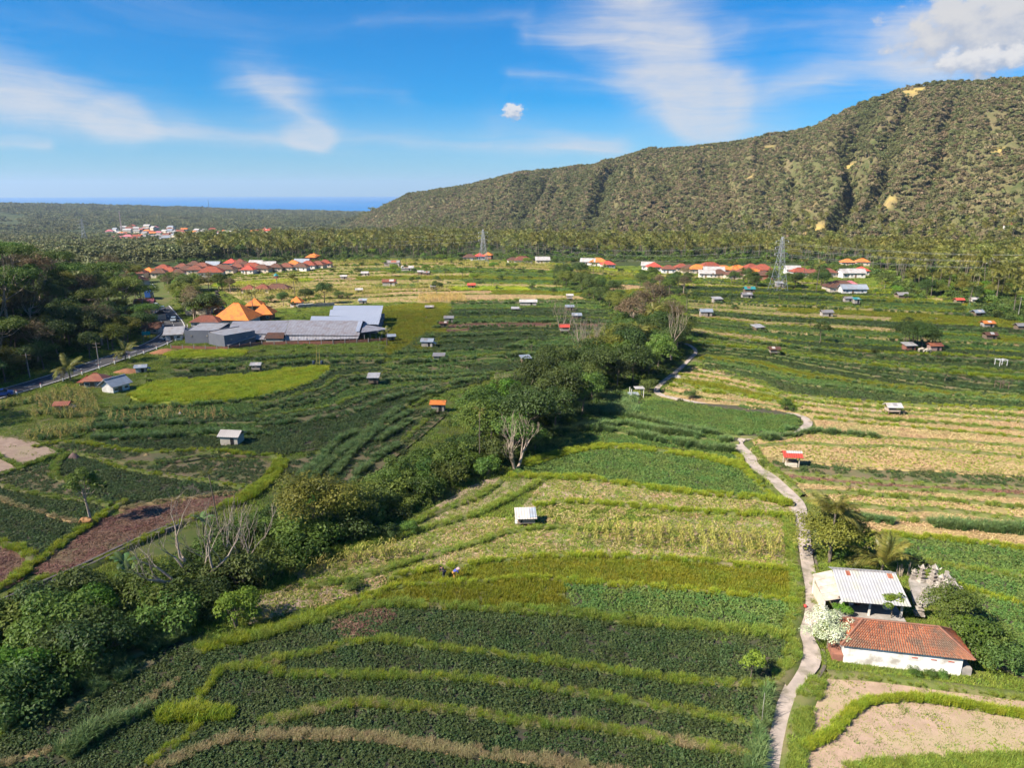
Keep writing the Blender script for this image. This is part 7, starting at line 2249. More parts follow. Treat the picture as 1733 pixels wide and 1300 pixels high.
def shrine(u, v, h, w, label, tiers=3, roof=True):
    x, y = gp(u, v)
    o = empty('stone_shrine', (x, y, 0.4), random.uniform(-0.3, 0.3))
    MB().box((0, 0, 0.1), (w * 1.5, w * 1.5, 0.2)).box((0, 0, 0.28), (w * 1.25, w * 1.25, 0.16)).build('base', WM['stone'], o)
    z = 0.36
    body = MB()
    for k in range(tiers):
        hh = (h - 0.36) / tiers * 0.62
        ww = w * (1 - 0.16 * k)
        body.box((0, 0, z + hh / 2), (ww * 0.8, ww * 0.8, hh))
        body.box((0, 0, z + hh + 0.05), (ww * 1.15, ww * 1.15, 0.10))
        z += (h - 0.36) / tiers * 0.85
    body.build('body', WM['stone'], o)
    for sx in (-1, 1):
        for sy in (-1, 1):
            MB().add([(sx * w * .35, sy * w * .35, z - .1), (sx * w * .6, sy * w * .35, z - .1), (sx * w * .35, sy * w * .6, z - .1), (sx * w * .62, sy * w * .62, z + .22)], [(0, 1, 3), (1, 2, 3), (2, 0, 3), (0, 2, 1)]).build('horn', WM['stone'], o)
    if roof:
        MB().lathe([(w * 0.55, z - 0.12), (w * 0.62, z - 0.05), (w * 0.25, z + 0.22), (w * 0.08, z + 0.34)], 4).build('cap', WM['stone'], o)
    return tag(o, label, 'shrine')


shrine(1545, 986, 1.1, 0.45, 'short stone shrine at the left back of the shrine terrace', 2)
shrine(1557, 990, 2.0, 0.55, 'slim tall stone shrine in the back row of the terrace', 3)
shrine(1577, 994, 2.3, 0.75, 'tallest tiered stone shrine with yellow cloth', 4)
shrine(1590, 1003, 1.7, 0.70, 'pale bulky stone shrine by the terrace wall', 3)
shrine(1598, 1008, 1.5, 0.65, 'pale stone shrine at the right corner of the terrace', 2)
shrine(1562, 1016, 1.0, 0.45, 'small stone shrine with plants at the front of the terrace', 2)
shrine(1554, 1046, 1.6, 0.6, 'stone shrine standing between terrace and tiled house', 3)
o = MB()
for k in range(26):
    x0, y0 = random.uniform(-0.9, 0.9), random.uniform(-0.4, 0.4)
    o.tube([(x0, y0, -0.1), (x0 + random.gauss(0, .12), y0 + random.gauss(0, .12), random.uniform(0.7, 1.6))], [0.025, 0.02], 4)
o = o.build('stick_fence', WM['palewood'])
o.location = (*gp(1530, 976), 0)
tag(o, 'bundle of dry upright sticks left of the shrines', 'fence')
for i, (kd, u, v, s, lab, cat) in enumerate((
    ('mango0', 1404, 944, 0.95, 'mango tree beside the path behind the pavilion', 'tree'), ('bright1', 1452, 946, 0.55, 'yellow green bush right of the mango tree', 'bush'),
    ('round0', 1608, 1062, 1.0, 'dense round tree between the shrines and the tiled house', 'tree'), ('bushmid1', 1655, 1112, 1.15, 'bush leaning on the right end of the tiled house', 'bush'), ('bright0', 1640, 1102, 0.5, 'light green shrub touching the right roof corner', 'bush'),
    ('blossom0', 1400, 1098, 0.95, 'white flowering bush at the left end of the tiled house', 'bush'), ('sapling0', 1507, 1052, 0.95, 'slender green tree in front of the pavilion', 'tree'),
    ('bushbright1', 1424, 1046, 0.55, 'bright leafy shrub under the pavilion eave', 'shrub'), ('bushmid0', 1548, 1146, 0.27, 'left one of three small shrubs along the white wall', 'shrub'), ('bushmid2', 1575, 1149, 0.24, 'middle one of three small shrubs along the white wall', 'shrub'), ('bushmid1', 1594, 1151, 0.25, 'right one of three small shrubs along the white wall', 'shrub'),
    ('bushmid0', 1420, 945, 0.6, 'low bush at the foot of the mango tree', 'bush'), ('bushdark0', 1690, 1135, 0.8, 'dark shrub at the right field corner', 'shrub'))):
    x, y = gp(u, v)
    plant(kd, x, y, s, lab, cat)

# motorbike
x, y = gp(1367, 938)
e = empty('motorbike', (x, y, 0.2), 1.9)
TY = surf('rubber', (0.02, 0.02, 0.02), None, 3); BK = surf('bike_paint', (0.03, 0.035, 0.06), None, 2, 0.3, 0.5)
for sx in (-0.6, 0.6):
    w_ = MB().tube([(sx, -0.06, 0.29), (sx, 0.06, 0.29)], 0.29, 14).build('wheel', TY, e)
    MB().tube([(sx, -0.07, 0.29), (sx, 0.07, 0.29)], 0.16, 10).build('rim', RM['grey'], w_)
MB().tube([(-0.75, 0, 0.62), (-0.3, 0, 0.72), (0.15, 0, 0.55), (0.45, 0, 0.85)], [0.10, 0.17, 0.16, 0.09], 8).build('body', BK, e, True)
MB().box((-0.3, 0, 0.86), (0.75, 0.26, 0.10)).build('seat', TY, e)
MB().tube([(0.42, -0.33, 1.02), (0.5, 0, 1.0), (0.42, 0.33, 1.02)], 0.025, 6).build('handlebar', TY, e)
MB().tube([(0.62, 0, 0.3), (0.46, 0, 0.95)], 0.05, 6).build('fork', RM['grey'], e)
MB().lathe([(0.05, 0), (0.09, 0.05), (0.06, 0.1)], 8, (0.55, 0, 0.85)).build('headlight', WM['whiteclean'], e)
tag(e, 'dark motorbike parked on the path under the mango tree', 'motorbike')
o = MB().lathe([(0.14, 0), (0.2, 0.1), (0.16, 0.25), (0.05, 0.33)], 8).build('bag', surf('red_plastic', (0.6, 0.06, 0.05), None, 3, 0.4), None, True)
o.location = (*gp(1362, 1031), 0.2)
tag(o, 'small red plastic bag on the path edge', 'bag')
o = MB().tube([(0, 0, -0.3), (0, 0, 3.3)], [0.025, 0.02], 6).build('pole', WM['concrete'])
o.location = (*gp(1288, 1232), 0)
tag(o, 'thin white pole among the tall grass left of the path', 'pole')

# ------------------------------------------------------------------ people, cow
SKIN = surf('skin', (0.24, 0.13, 0.085), None, 4, 0.6)
def skinned(name, verts, edges, radii, mat, parent=None):
    me = bpy.data.meshes.new(name)
    me.from_pydata([tuple(p) for p in verts], edges, [])
    me.materials.append(mat)
    o = link(bpy.data.objects.new(name, me), parent)
    sk = o.modifiers.new('skin', 'SKIN')
    for v_, q in zip(me.skin_vertices[0].data, radii):
        v_.radius = (q, q) if not isinstance(q, tuple) else q
    me.skin_vertices[0].data[0].use_root = True
    sk.use_smooth_shade = True
    o.modifiers.new('sub', 'SUBSURF').levels = 1
    o.modifiers['sub'].render_levels = 2
    return o


def bent_person(u, v, rz, shirt, trousers, hat, label):
    x, y = gp(u, v)
    e = empty('person', (x, y, 0.25), rz)
    # pelvis at 0.85, torso bent forward (+X), arms reaching down, feet on the ground
    V = [(0, 0, .85), (.16, 0, 1.02), (.36, 0, 1.14), (.47, 0, 1.15), (.55, 0, 1.13), (.64, 0, 1.12),
         (0, .10, .80), (.08, .11, .44), (-.02, .11, .06), (.12, .12, .03),
         (0, -.10, .80), (.10, -.11, .44), (.0, -.11, .06), (.14, -.12, .03),
         (.37, .18, 1.10), (.44, .21, .82), (.58, .14, .60), (.62, .12, .52),
         (.37, -.18, 1.10), (.46, -.21, .82), (.60, -.12, .62), (.64, -.10, .54)]
    E = [(0, 1), (1, 2), (2, 3), (3, 4), (4, 5), (0, 6), (6, 7), (7, 8), (8, 9), (0, 10), (10, 11), (11, 12), (12, 13), (2, 14), (14, 15), (15, 16), (16, 17), (2, 18), (18, 19), (19, 20), (20, 21)]
    rd = [.13, .13, .15, .06, .10, .085, .09, .06, .045, .045, .09, .06, .045, .045, .06, .045, .035, .035, .06, .045, .035, .035]
    for hnd, s_ in ((17, 1), (21, -1)):      # five fingers of unequal length, bent into the crop
        bx, by, bz = V[hnd]
        for k in range(5):
            L = (.055, .085, .095, .085, .065)[k]
            fy = by + s_ * (-.035 + .018 * k)
            V += [(bx + (.04 if k else .0), fy - (s_ * .02 if k == 0 else 0), bz - L * 0.5), (bx + .045, fy, bz - L)]
            E += [(hnd, len(V) - 2), (len(V) - 2, len(V) - 1)]
            rd += [.011, .009]
    skinned('body', V, E, rd, SKIN, e)
    skinned('shirt', [V[i] for i in (1, 2, 14, 15, 18, 19)] + [(.04, 0, .90)], [(6, 0), (0, 1), (1, 2), (2, 3), (1, 4), (4, 5)], [.15, .165, .075, .06, .075, .06, .15], shirt, e)
    skinned('trousers', [V[i] for i in (0, 6, 7, 8, 10, 11, 12)], [(0, 1), (1, 2), (2, 3), (0, 4), (4, 5), (5, 6)], [.15, .105, .08, .065, .105, .08, .065], trousers, e)
    if hat:
        MB().lathe([(.26, 0), (.25, .02), (.12, .12), (.02, .2)], 12, (.6, 0, 1.16)).build('hat', hat, e, True)
    else:
        MB().lathe([(.10, 0), (.125, .05), (.09, .13), (.03, .16)], 10, (.58, 0, 1.13)).build('hair', TY, e, True)
    return tag(e, label, 'person')


bent_person(768, 984, 0.5, surf('blue_cloth', (0.06, 0.09, 0.42), (0.10, 0.13, 0.5), 6), surf('ochre_cloth', (0.42, 0.24, 0.05), None, 6), surf('pinkish_hat', (0.50, 0.36, 0.33), None, 5), 'person in blue with a pale hat bending over the olive crop')
bent_person(752, 982, 2.4, surf('black_cloth', (0.02, 0.022, 0.03), None, 6), surf('navy_cloth', (0.03, 0.035, 0.06), None, 6), None, 'person in dark clothes bending over the olive crop')


def cow(u, v, rz, mat, label, s=1.0, name='cow'):
    x, y = gp(u, v)
    e = empty(name, (x, y, tz(x, y) + 0.12), rz, s)
    V = [(0, 0, 1.0), (.45, 0, 1.02), (.75, 0, 1.06), (1.0, 0, .90), (1.2, 0, .62), (1.36, 0, .42), (-.45, 0, 1.02), (-.72, 0, 1.02),
         (.55, .17, .78), (.56, .18, .42), (.55, .18, .05), (.5, -.17, .78), (.47, -.18, .42), (.5, -.18, .05),
         (-.62, .17, .8), (-.52, .18, .52), (-.66, .18, .36), (-.64, .18, .05), (-.66, -.17, .8), (-.58, -.18, .52), (-.72, -.18, .36), (-.70, -.18, .05), (-.85, 0, .9), (-.9, 0, .5)]
    E = [(0, 1), (1, 2), (2, 3), (3, 4), (4, 5), (0, 6), (6, 7), (1, 8), (8, 9), (9, 10), (1, 11), (11, 12), (12, 13), (6, 14), (14, 15), (15, 16), (16, 17), (6, 18), (18, 19), (19, 20), (20, 21), (7, 22), (22, 23)]
    rd = [(.30, .36), (.29, .38), (.22, .27), .15, .13, .08, (.29, .32), .2, .13, .075, .05, .13, .075, .05, .16, .09, .065, .05, .16, .09, .065, .05, .04, .025]
    skinned('body', V, E, rd, mat, e)
    for s_ in (-1, 1):
        MB().tube([(1.12, s_ * .1, .78), (1.1, s_ * .22, .82)], [.05, .02], 6).build('ear', mat, e)
        MB().tube([(1.1, s_ * .07, .84), (1.1, s_ * .12, .98)], [.03, .008], 6).build('horn', WM['cream'], e)
    return tag(e, label, 'cow')


cow(149, 893, 2.9, surf('cow_coat', (0.42, 0.22, 0.09), (0.34, 0.17, 0.07), 4, 0.7), 'brown cow grazing at the foot of the narrow tree', 0.95)
PC = surf('pale_cow_coat', (0.58, 0.50, 0.38), (0.48, 0.41, 0.30), 4, 0.7)
cow(1558, 598, 0.2, PC, 'pale cow in front of the tree clump, the left one', 1.1)
cow(1570, 599, 3.3, PC, 'pale cow in front of the tree clump, the right one', 1.1)

# ------------------------------------------------------------------ factory
def flat(name, pts, mat, parent, t=0.12):
    return MB().slab(pts, t).build(name, mat, parent)
FG = tz(-50, 207)
e = tag(empty('factory', (0, 0, 0)), 'large factory with long grey corrugated roofs behind a brick fence', 'factory')
FR = sheet('factory_sheet', (0.37, 0.36, 0.37), (0.30, 0.28, 0.28), 'x', 0.9, c3=(0.27, 0.22, 0.20)); FR2 = sheet('factory_sheet_light', (0.45, 0.48, 0.54), (0.40, 0.43, 0.49), 'x', 0.8)
FR3 = sheet('factory_sheet_mid', (0.34, 0.33, 0.35), (0.28, 0.27, 0.28), 'x', 0.9, c3=(0.25, 0.21, 0.19))
def quad_px(a, b_, c_, d_):
    return [at(*p) for p in (a, b_, c_, d_)]
flat('roof', quad_px((383, 563, 208), (482, 566, 208), (489, 542, 219), (394, 544, 219)), FR3, e)
flat('roof', quad_px((482.5, 566.5, 207.5), (608, 568, 207.5), (614, 543, 219), (489.5, 541.5, 219)), FR, e)
p0, p1 = at(614, 543, 219), at(489.5, 541.5, 219)
flat('roof', [p0 + Vector((0, .05, .01)), p1 + Vector((0, .05, .01)), p1 + Vector((0, 9, -2.2)), p0 + Vector((0, 9, -2.2))], FR, e)
flat('skylight_panel', [q + Vector((0, 0, .12)) for q in quad_px((601, 561, 209.6), (608, 562, 209.6), (614, 544, 218.6), (607, 544, 218.6))], FR2, e, 0.04)
flat('lean_to_roof', quad_px((482, 577, 206.6), (606, 573, 206.6), (608, 567, 208.2), (482.5, 566, 208.2)), FR3, e, 0.08)
flat('lean_to_roof', quad_px((402, 574, 206.6), (452, 575, 206.6), (482, 566, 208.6), (396, 563, 208.6)), FR3, e, 0.08)
flat('side_roof', quad_px((611, 563, 207.5), (659, 556.5, 212), (630, 551, 219), (614.5, 549, 219)), FR3, e, 0.1)
flat('rear_roof', quad_px((524, 545, 221), (641, 549, 221), (644, 536, 229), (527, 535, 229)), FR2, e)
flat('rear_roof', quad_px((557, 534.5, 231), (644, 537, 231), (647, 524, 239), (559, 524, 239)), FR2, e)
flat('rear_roof', quad_px((563, 523.5, 241), (647, 524.5, 241), (648.5, 517, 249), (565, 517, 249)), FR2, e)
for Y, u0, u1 in ((221.5, 524, 641), (231.5, 557, 644), (241.5, 563, 647)):
    a_, b_ = at(u0, 545, Y), at(u1, 545, Y)
    g = tz((a_.x + b_.x) / 2, Y)
    MB().box(((a_.x + b_.x) / 2, Y + 3.5, g + 1.2), (b_.x - a_.x - 0.6, 6.5, 2.4)).build('rear_wall', WM['grey'], e)
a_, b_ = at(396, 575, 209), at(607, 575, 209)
MB().box(((a_.x + b_.x) / 2, 214, FG + 0.9), (b_.x - a_.x, 9.0, 1.8)).build('wall', WM['dark'], e)  # near-black block painting the shade in the open bay under the eaves
for k in range(15):
    p = at(404 + k * 14.4, 577, 206.8)
    MB().box((p.x, 206.8, FG + 0.75), (0.13, 0.13, 1.5)).build('post', WM['concrete'], e)
for k in range(5):
    p = at(616 + k * 10, 560, 208.5 + k * 0.8)
    MB().box((p.x, p.y, FG + 1.2), (0.15, 0.15, 2.4)).build('post', WM['concrete'], e)
p = at(466, 580, 206)
MB().box((p.x, 206.2, FG + 0.8), (5.0, 2.0, 1.6)).build('kiosk', WM['cream'], e)
flat('kiosk_roof', [(p.x - 2.9, 204.8, FG + 1.7), (p.x + 2.9, 204.8, FG + 1.7), (p.x + 2.5, 207.4, FG + 3.0), (p.x - 2.5, 207.4, FG + 3.0)], RM['brown'], e)
# two grey showrooms
for k, (cn, hh, lab, sl) in enumerate(((((314, 582), (367, 582)), 4.0, 'grey walled hall with a white sheet roof at the road end of the factory', 11), (((381, 589), (433, 580)), 3.6, 'grey angular hall with a white roof in front of the factory', 8))):
    a_, b_ = Vector((*gp(*cn[0]), 0)), Vector((*gp(*cn[1]), 0))
    L = (b_ - a_).length
    o = empty('grey_hall', (a_.x, a_.y, tz(a_.x, a_.y)), math.atan2((b_ - a_).y, (b_ - a_).x))
    MB().box((L / 2, 0.1, hh / 2), (L, 0.25, hh)).box((0.12, sl / 2, hh / 2), (0.25, sl, hh)).box((L - 0.12, sl / 2, hh / 2 - 0.2), (0.25, sl, hh - 0.4)).box((L / 2, sl, hh / 2 + 0.2), (L, 0.25, hh + 0.4)).build('wall', WM['grey'], o)
    MB().slab([(0.25, 0.3, hh - 0.35), (L - 0.25, 0.3, hh - 0.35), (L - 0.25, sl - 0.2, hh + 0.2), (0.25, sl - 0.2, hh + 0.2)], 0.12).build('roof', RM['white'], o)
    for q in (0.22, 0.72):
        MB().box((L * q, -0.08, hh * 0.6), (0.5, 0.12, 0.4)).build('vent', WM['concrete'], o)
    if k:
        MB().slab([(0.4, -0.9, 0.75), (L - 0.4, -0.9, 1.9), (L - 0.4, 0.0, 2.05), (0.4, 0.0, 0.9)], 0.06).build('canopy', RM['grey'], o)
    tag(o, lab, 'building')
p = gp(374, 584)
o = empty('entrance_shed', (p[0], p[1] + 4, tz(*p)), 0.2)
MB().slab([(-2.2, -3, 1.6), (1.6, -3, 1.7), (2.2, 3, 3.2), (-1.4, 3, 3.2)], 0.08).build('roof', RM['white'], o)
for sx, sy in ((-2, -2.8), (1.4, -2.8), (-1.3, 2.8), (2, 2.8)):
    MB().box((sx, sy, 0.9), (0.12, 0.12, 1.8)).build('post', WM['concrete'], o)
tag(o, 'white lean roof between the two grey halls', 'shed')
o = house(296, 575, 4.5, 4, 2.0, 'shed', 'white', 'white', 0.3, 'small white roofed annex at the left of the grey hall', wins=1, name='annex')
o = house(352, 553, 9, 5, 2.0, 'hip', 'brick', 'white', 0.0, 'house with a dark red roof directly behind the grey hall')
# brick fence with posts
e = tag(empty('factory_fence', (0, 0, 0)), 'long low brick fence with pale posts in front of the factory', 'fence')
fl = resample(G([(290, 591), (340, 592), (385, 593), (433, 585), (500, 583), (560, 583), (620, 580), (662, 577)]), 3.4)
for i, (p, q) in enumerate(zip(fl[:-1], fl[1:])):
    m_ = (p + q) / 2
    MB().box((m_[0], m_[1], tz(*m_) + 0.45), (np.hypot(*(q - p)) - 0.1, 0.14, 1.1), math.atan2(*(q - p)[::-1])).build('fence_panel', WM['brick'], e)
    MB().box((p[0], p[1], tz(*p) + 0.6), (0.22, 0.22, 1.5)).build('post', WM['concrete'], e)

# ------------------------------------------------------------------ temple and roadside buildings
house(403, 548, 11.5, 9.5, 2.2, 'hip', 'orange', 'white', -0.1, 'large temple hall with a steep orange roof behind the factory', cat='temple hall', rh=5.0, name='temple_hall', o=1.0)
house(448, 541, 6.0, 6.0, 2.4, 'hip', 'orange', 'brick', 0.1, 'small temple pavilion with a pointed orange roof, the nearer one', cat='pavilion', rh=3.4, name='temple_pavilion', o=0.9)
house(433, 527, 5.0, 5.0, 2.6, 'hip', 'orange', 'brick', 0.1, 'two tiered temple pavilion with orange roofs, the farther one', cat='pavilion', rh=2.6, name='temple_pavilion', o=0.8)
house(503, 519, 4.0, 4.0, 2.0, 'hip', 'orange', 'white', 0.0, 'little gate pavilion with an orange red roof at the yard wall', cat='pavilion', rh=2.2, name='gate_pavilion', o=0.6)
house(338, 532, 7.5, 7.0, 4.4, 'hip', 'greyroof', 'cream', 0.05, 'two storey roadside house with a pointed grey roof', rh=3.2, o=1.0)
x, y = gp(371, 532)
e = tag(empty('thatched_tower', (x, y, tz(x, y)), 0.1), 'tall tower of stacked black thatched roofs beside the temple', 'tower')
MB().box((0, 0, 0.9), (2.6, 2.6, 1.8)).build('base', WM['brick'], e)
for k in range(7):
    s = 2.0 - 0.2 * k
    z0 = 2.0 + k * 1.0
    MB().box((0, 0, z0 + 0.1), (s * 0.8, s * 0.8, 0.7)).build('shaft', WM['wood'], e)
    MB().add([(-s, -s, z0 + .35), (s, -s, z0 + .35), (s, s, z0 + .35), (-s, s, z0 + .35), (-s * .4, -s * .4, z0 + .95), (s * .4, -s * .4, z0 + .95), (s * .4, s * .4, z0 + .95), (-s * .4, s * .4, z0 + .95)], [(3, 2, 1, 0), (4, 5, 6, 7), (0, 1, 5, 4), (1, 2, 6, 5), (2, 3, 7, 6), (3, 0, 4, 7)]).build('roof', RM['black'], e)
# walled paved yard
yard = MB().extrude([gp(405, 512), gp(488, 506), gp(497, 496), gp(430, 494), gp(412, 499)], -3.6, -3.28).build('paved_yard', surf('yard_paving', (0.28, 0.235, 0.225), (0.22, 0.19, 0.18), 0.3, 0.9))
tag(yard, 'greyish paved yard behind the temple', None, None, 'structure')
house(423, 497, 5.5, 4.5, 2.2, 'hip', 'brick', 'cream', 0.0, 'brown roofed kiosk at the left of the paved yard', cat='kiosk', name='kiosk')
house(446, 496, 6.5, 5.0, 2.2, 'hip', 'brick', 'cream', 0.0, 'brown roofed kiosk in the middle of the paved yard', cat='kiosk', name='kiosk')
house(471, 495, 11, 5.5, 2.0, 'hip', 'brown', 'wood', 0.0, 'long brown roofed open hall at the back of the paved yard', cat='hall', name='hall')
x, y = gp(469, 488)
e = tag(empty('shrine_pole', (x, y, tz(x, y)), 0), 'small shrine with red cloth on a tall pole behind the yard', 'shrine')
MB().tube([(0, 0, -0.2), (0, 0, 5.0)], 0.12, 6).build('pole', WM['concrete'], e)
MB().box((0, 0, 5.5), (1.6, 1.6, 1.2)).build('box', WM['brick'], e)
MB().lathe([(1.3, 6.1), (0.2, 7.2)], 4).build('roof', RM['teal'], e)
# yard wall
a_, b_ = Vector((*gp(504, 522), 0)), Vector((*gp(566, 518), 0))
o = empty('yard_wall', ((a_ + b_) / 2).to_tuple(), math.atan2((b_ - a_).y, (b_ - a_).x))
o.location.z = tz(o.location.x, o.location.y)
MB().box((0, 0, 0.6), ((b_ - a_).length, 0.4, 1.6)).build('wall', WM['concrete'], o)
MB().box((-4, 0, 1.5), ((b_ - a_).length * 0.4, 0.5, 0.25)).build('coping', WM['white'], o)
tag(o, 'grey wall with a white coping right of the gate pavilion', 'wall')
# houses at the road
house(222, 541, 7, 5, 2.2, 'gable', 'white', 'cream', 0.9, 'long white roofed house left of the road among trees')
house(192, 545, 6, 5, 2.2, 'gable', 'grey', 'wood', 0.4, 'grey roofed cottage below the wooded slope')
house(218, 549, 4, 4, 2.0, 'gable', 'grey', 'wood', 0.9, 'small cottage with a pale gable left of the road')
house(247, 527, 6, 4, 2.4, 'gable', 'pink', 'white', 0.2, 'pinkish roofed shop at the road')
house(262, 541, 7, 4.5, 2.2, 'gable', 'grey', 'cream', -0.6, 'grey roofed shop house at the road bend')
house(258, 564, 5, 3.5, 1.8, 'shed', 'brown', 'cream', 0.1, 'little shop hidden in bushes left of the road')
house(365, 525, 5, 4, 2.4, 'hip', 'bright', 'white', 0.0, 'small red roofed shrine house beside the black tower')
house(165, 654, 4.2, 3.2, 1.7, 'hip', 'rust', 'concrete', 0.1, 'little house with a rusty roof beside the blue roofed one')
house(197, 663, 4.0, 3.6, 1.8, 'gable', 'blue', 'white', 1.15, 'small house with a light blue sheet roof near the road')
house(150, 653, 2.4, 2.4, 1.2, 'hip', 'red', 'brick', 0.1, 'reddish shed at the left of the rusty roofed house')
# teal road sign
x, y = gp(249, 579)
e = tag(empty('road_sign', (x, y, tz(x, y)), 0.3), 'teal sign board on posts left of the road', 'sign')
for sx in (-0.9, 0.9):
    MB().tube([(sx, 0.08, -0.2), (sx, 0.08, 3.2)], 0.06, 6).build('post', WM['concrete'], e)
MB().box((0, 0, 2.7), (2.3, 0.08, 1.1)).build('board', surf('teal_paint', (0.01, 0.32, 0.30), (0.01, 0.28, 0.27), 2, 0.5), e)
# white guard posts along the road
q = resample(ROAD, 6.0); dd_ = np.gradient(q, axis=0); nn = np.stack([-dd_[:, 1], dd_[:, 0]], 1) / np.hypot(*dd_.T)[:, None]
for p in (q - nn * 4.1)[1:17]:
    o = empty('guard_post', (p[0], p[1], tz(*p)))
    MB().box((0, 0, 0.5), (0.22, 0.22, 1.0)).build('shaft', WHITE, o)
    MB().box((0, 0, 1.04), (0.24, 0.24, 0.10)).build('cap', RM['redsheet'], o)
    tag(o, 'short white guard post along the near side of the road', 'post', 'guard posts along the road')
# utility poles
for u, v, h, lab in ((51, 640, 6.0, 'utility pole with two cross arms at the near wooded slope'), (184, 592, 6.5, 'utility pole with cross arms by the road before the cottages'), (168, 618, 6.0, 'dark utility pole at the roadside beside the low palms'), (1722, 540, 8, 'thin pole in the fields at the right edge')):
    x, y = gp(u, v)
    e = tag(empty('utility_pole', (x, y, tz(x, y)), 0.2), lab, 'pole')
    MB().tube([(0, 0, -0.3), (0, 0, h)], [0.14, 0.10], 7).build('shaft', WM['concrete'], e)
    for z in (h - 0.4, h - 1.3):
        MB().box((0, 0, z), (1.9, 0.12, 0.12)).build('cross_arm', WM['wood'], e)
# cars on the road
def make_car(paint, label, u, v, rz, big=1.0, name='car'):
    x, y = gp(u, v)
    e = empty(name, (x, y, tz(x, y) + 0.24), rz, big)
    prof = [(-2.1, .3), (2.05, .3), (2.12, .62), (1.95, .85), (1.1, .95), (-1.9, .98), (-2.12, .8)]
    def ext(pr, w, w2=None):
        m_ = MB(); k = len(pr)
        w2 = w2 or w
        m_.add([(px_, -w, z) for px_, z in pr] + [(px_, w, z) for px_, z in pr], [tuple(range(k)), tuple(reversed(range(k, 2 * k)))] + [(i, i + k, (i + 1) % k + k, (i + 1) % k) for i in range(k)])
        return m_
    ext(prof, 0.85).build('body', paint, e)
    ext([(-1.95, .97), (1.05, .94), (.45, 1.42), (-1.7, 1.45)], 0.74).build('windows', WM['glass'], e)
    MB().box((-.62, 0, 1.455), (2.0, 1.42, .06)).build('roof', paint, e)
    for sx in (-1.3, 1.3):
        for sy in (-.82, .82):
            w_ = MB().tube([(sx, sy - .1, .32), (sx, sy + .1, .32)], .32, 12).build('wheel', TY, e)
            MB().tube([(sx, sy - .11, .32), (sx, sy + .11, .32)], .18, 8).build('rim', RM['grey'], w_)
    for sy in (-.6, .6):
        MB().box((2.08, sy, .68), (.1, .34, .16)).build('headlight', WM['whiteclean'], e)
        MB().box((-2.1, sy, .74), (.1, .3, .16)).build('tail_light', RM['bright'], e)
    return tag(e, label, 'car')
cw = surf('car_white', (0.7, 0.71, 0.72), None, 1, 0.25, 0.5); cs = surf('car_silver', (0.35, 0.42, 0.46), None, 1, 0.25, 0.5); cb = surf('car_blue', (0.03, 0.10, 0.35), None, 1, 0.3, 0.5)
make_car(cs, 'silver blue car coming round the road bend', 294, 545, -1.2)
make_car(cw, 'white car at the roadside behind the silver one', 275, 526, 1.9)
make_car(cw, 'white van further up the road, the left one', 264, 524, -1.2, 1.15)
make_car(cw, 'white car parked by the grey hall', 296, 563, 0.3)
make_car(cs, 'greenish car at the near end of the road bend', 285, 576, 0.9)
make_car(cb, 'blue car at the left frame edge of the road', 4, 672, 0.55)
x, y = gp(254, 509)
e = tag(empty('truck', (x, y, tz(x, y) + 0.2), 1.8), 'truck with a blue load far up the road', 'truck')
MB().box((-0.8, 0, 1.9), (4.2, 2.2, 2.4)).build('cargo_box', cb, e)
MB().box((2.2, 0, 1.35), (1.5, 2.1, 1.9)).build('cab', cw, e)
MB().box((2.75, 0, 1.7), (0.45, 1.9, 0.7)).build('windscreen', WM['glass'], e)
for sx in (-2.2, -1.2, 2.2):
    for sy in (-1.0, 1.0):
        MB().tube([(sx, sy - .12, .45), (sx, sy + .12, .45)], .45, 12).build('wheel', TY, e)

# ------------------------------------------------------------------ pylons and wires
STEEL = surf('galvanised_steel', (0.30, 0.32, 0.34), (0.24, 0.26, 0.28), 1, 0.5, 0.4)
PYL = {}
def pylon(key, x, y, h, label, bw=None, arms=(0.70, 0.81, 0.92), mat=STEEL, br=0.11, arm=0.14):
    z = tz(x, y)
    e = empty('lattice_pylon', (x, y, z), 0.35)
    bw = bw or h * 0.11
    def wd(t):
        return bw * (1 - t) ** 1.4 + 0.5 * min(1, bw) * 0.9 if t < 1 else 0.3
    lv = [0, 0.14, 0.28, 0.42, 0.55, 0.66, 0.76, 0.85, 0.93, 1.0]
    for sx in (-1, 1):
        for sy in (-1, 1):
            MB().tube([(sx * wd(t), sy * wd(t), t * h) for t in lv], br, 4).build('leg', mat, e)
    m_ = MB()
    for t0, t1 in zip(lv[:-1], lv[1:]):
        a, b_ = wd(t0), wd(t1)
        for k in range(4):
            c0 = [(-1, -1), (1, -1), (1, 1), (-1, 1)][k]; c1 = [(1, -1), (1, 1), (-1, 1), (-1, -1)][k]
            m_.tube([(c0[0] * a, c0[1] * a, t0 * h), (c1[0] * b_, c1[1] * b_, t1 * h)], br * 0.6, 3, False)
            m_.tube([(c1[0] * a, c1[1] * a, t0 * h), (c0[0] * b_, c0[1] * b_, t1 * h)], br * 0.6, 3, False)
            m_.tube([(c0[0] * a, c0[1] * a, t0 * h), (c1[0] * a, c1[1] * a, t0 * h)], br * 0.6, 3, False)
    m_.build('bracing', mat, e)
    tips = []
    for t in arms:
        L = h * arm
        MB().tube([(-L, 0, t * h), (0, 0, t * h + L * 0.22), (L, 0, t * h)], br * 0.8, 4).tube([(-L, 0, t * h), (L, 0, t * h)], br * 0.8, 4).build('cross_arm', mat, e)
        for s_ in (-1, 1):
            tips.append(Vector((x + s_ * L * math.cos(0.35), y + s_ * L * math.sin(0.35), z + t * h - 0.8)))
            MB().tube([(s_ * L, 0, t * h), (s_ * L, 0, t * h - 0.8)], 0.09, 5).build('insulator', WM['whiteclean'], e)
    PYL[key] = tips
    return tag(e, label, 'pylon')


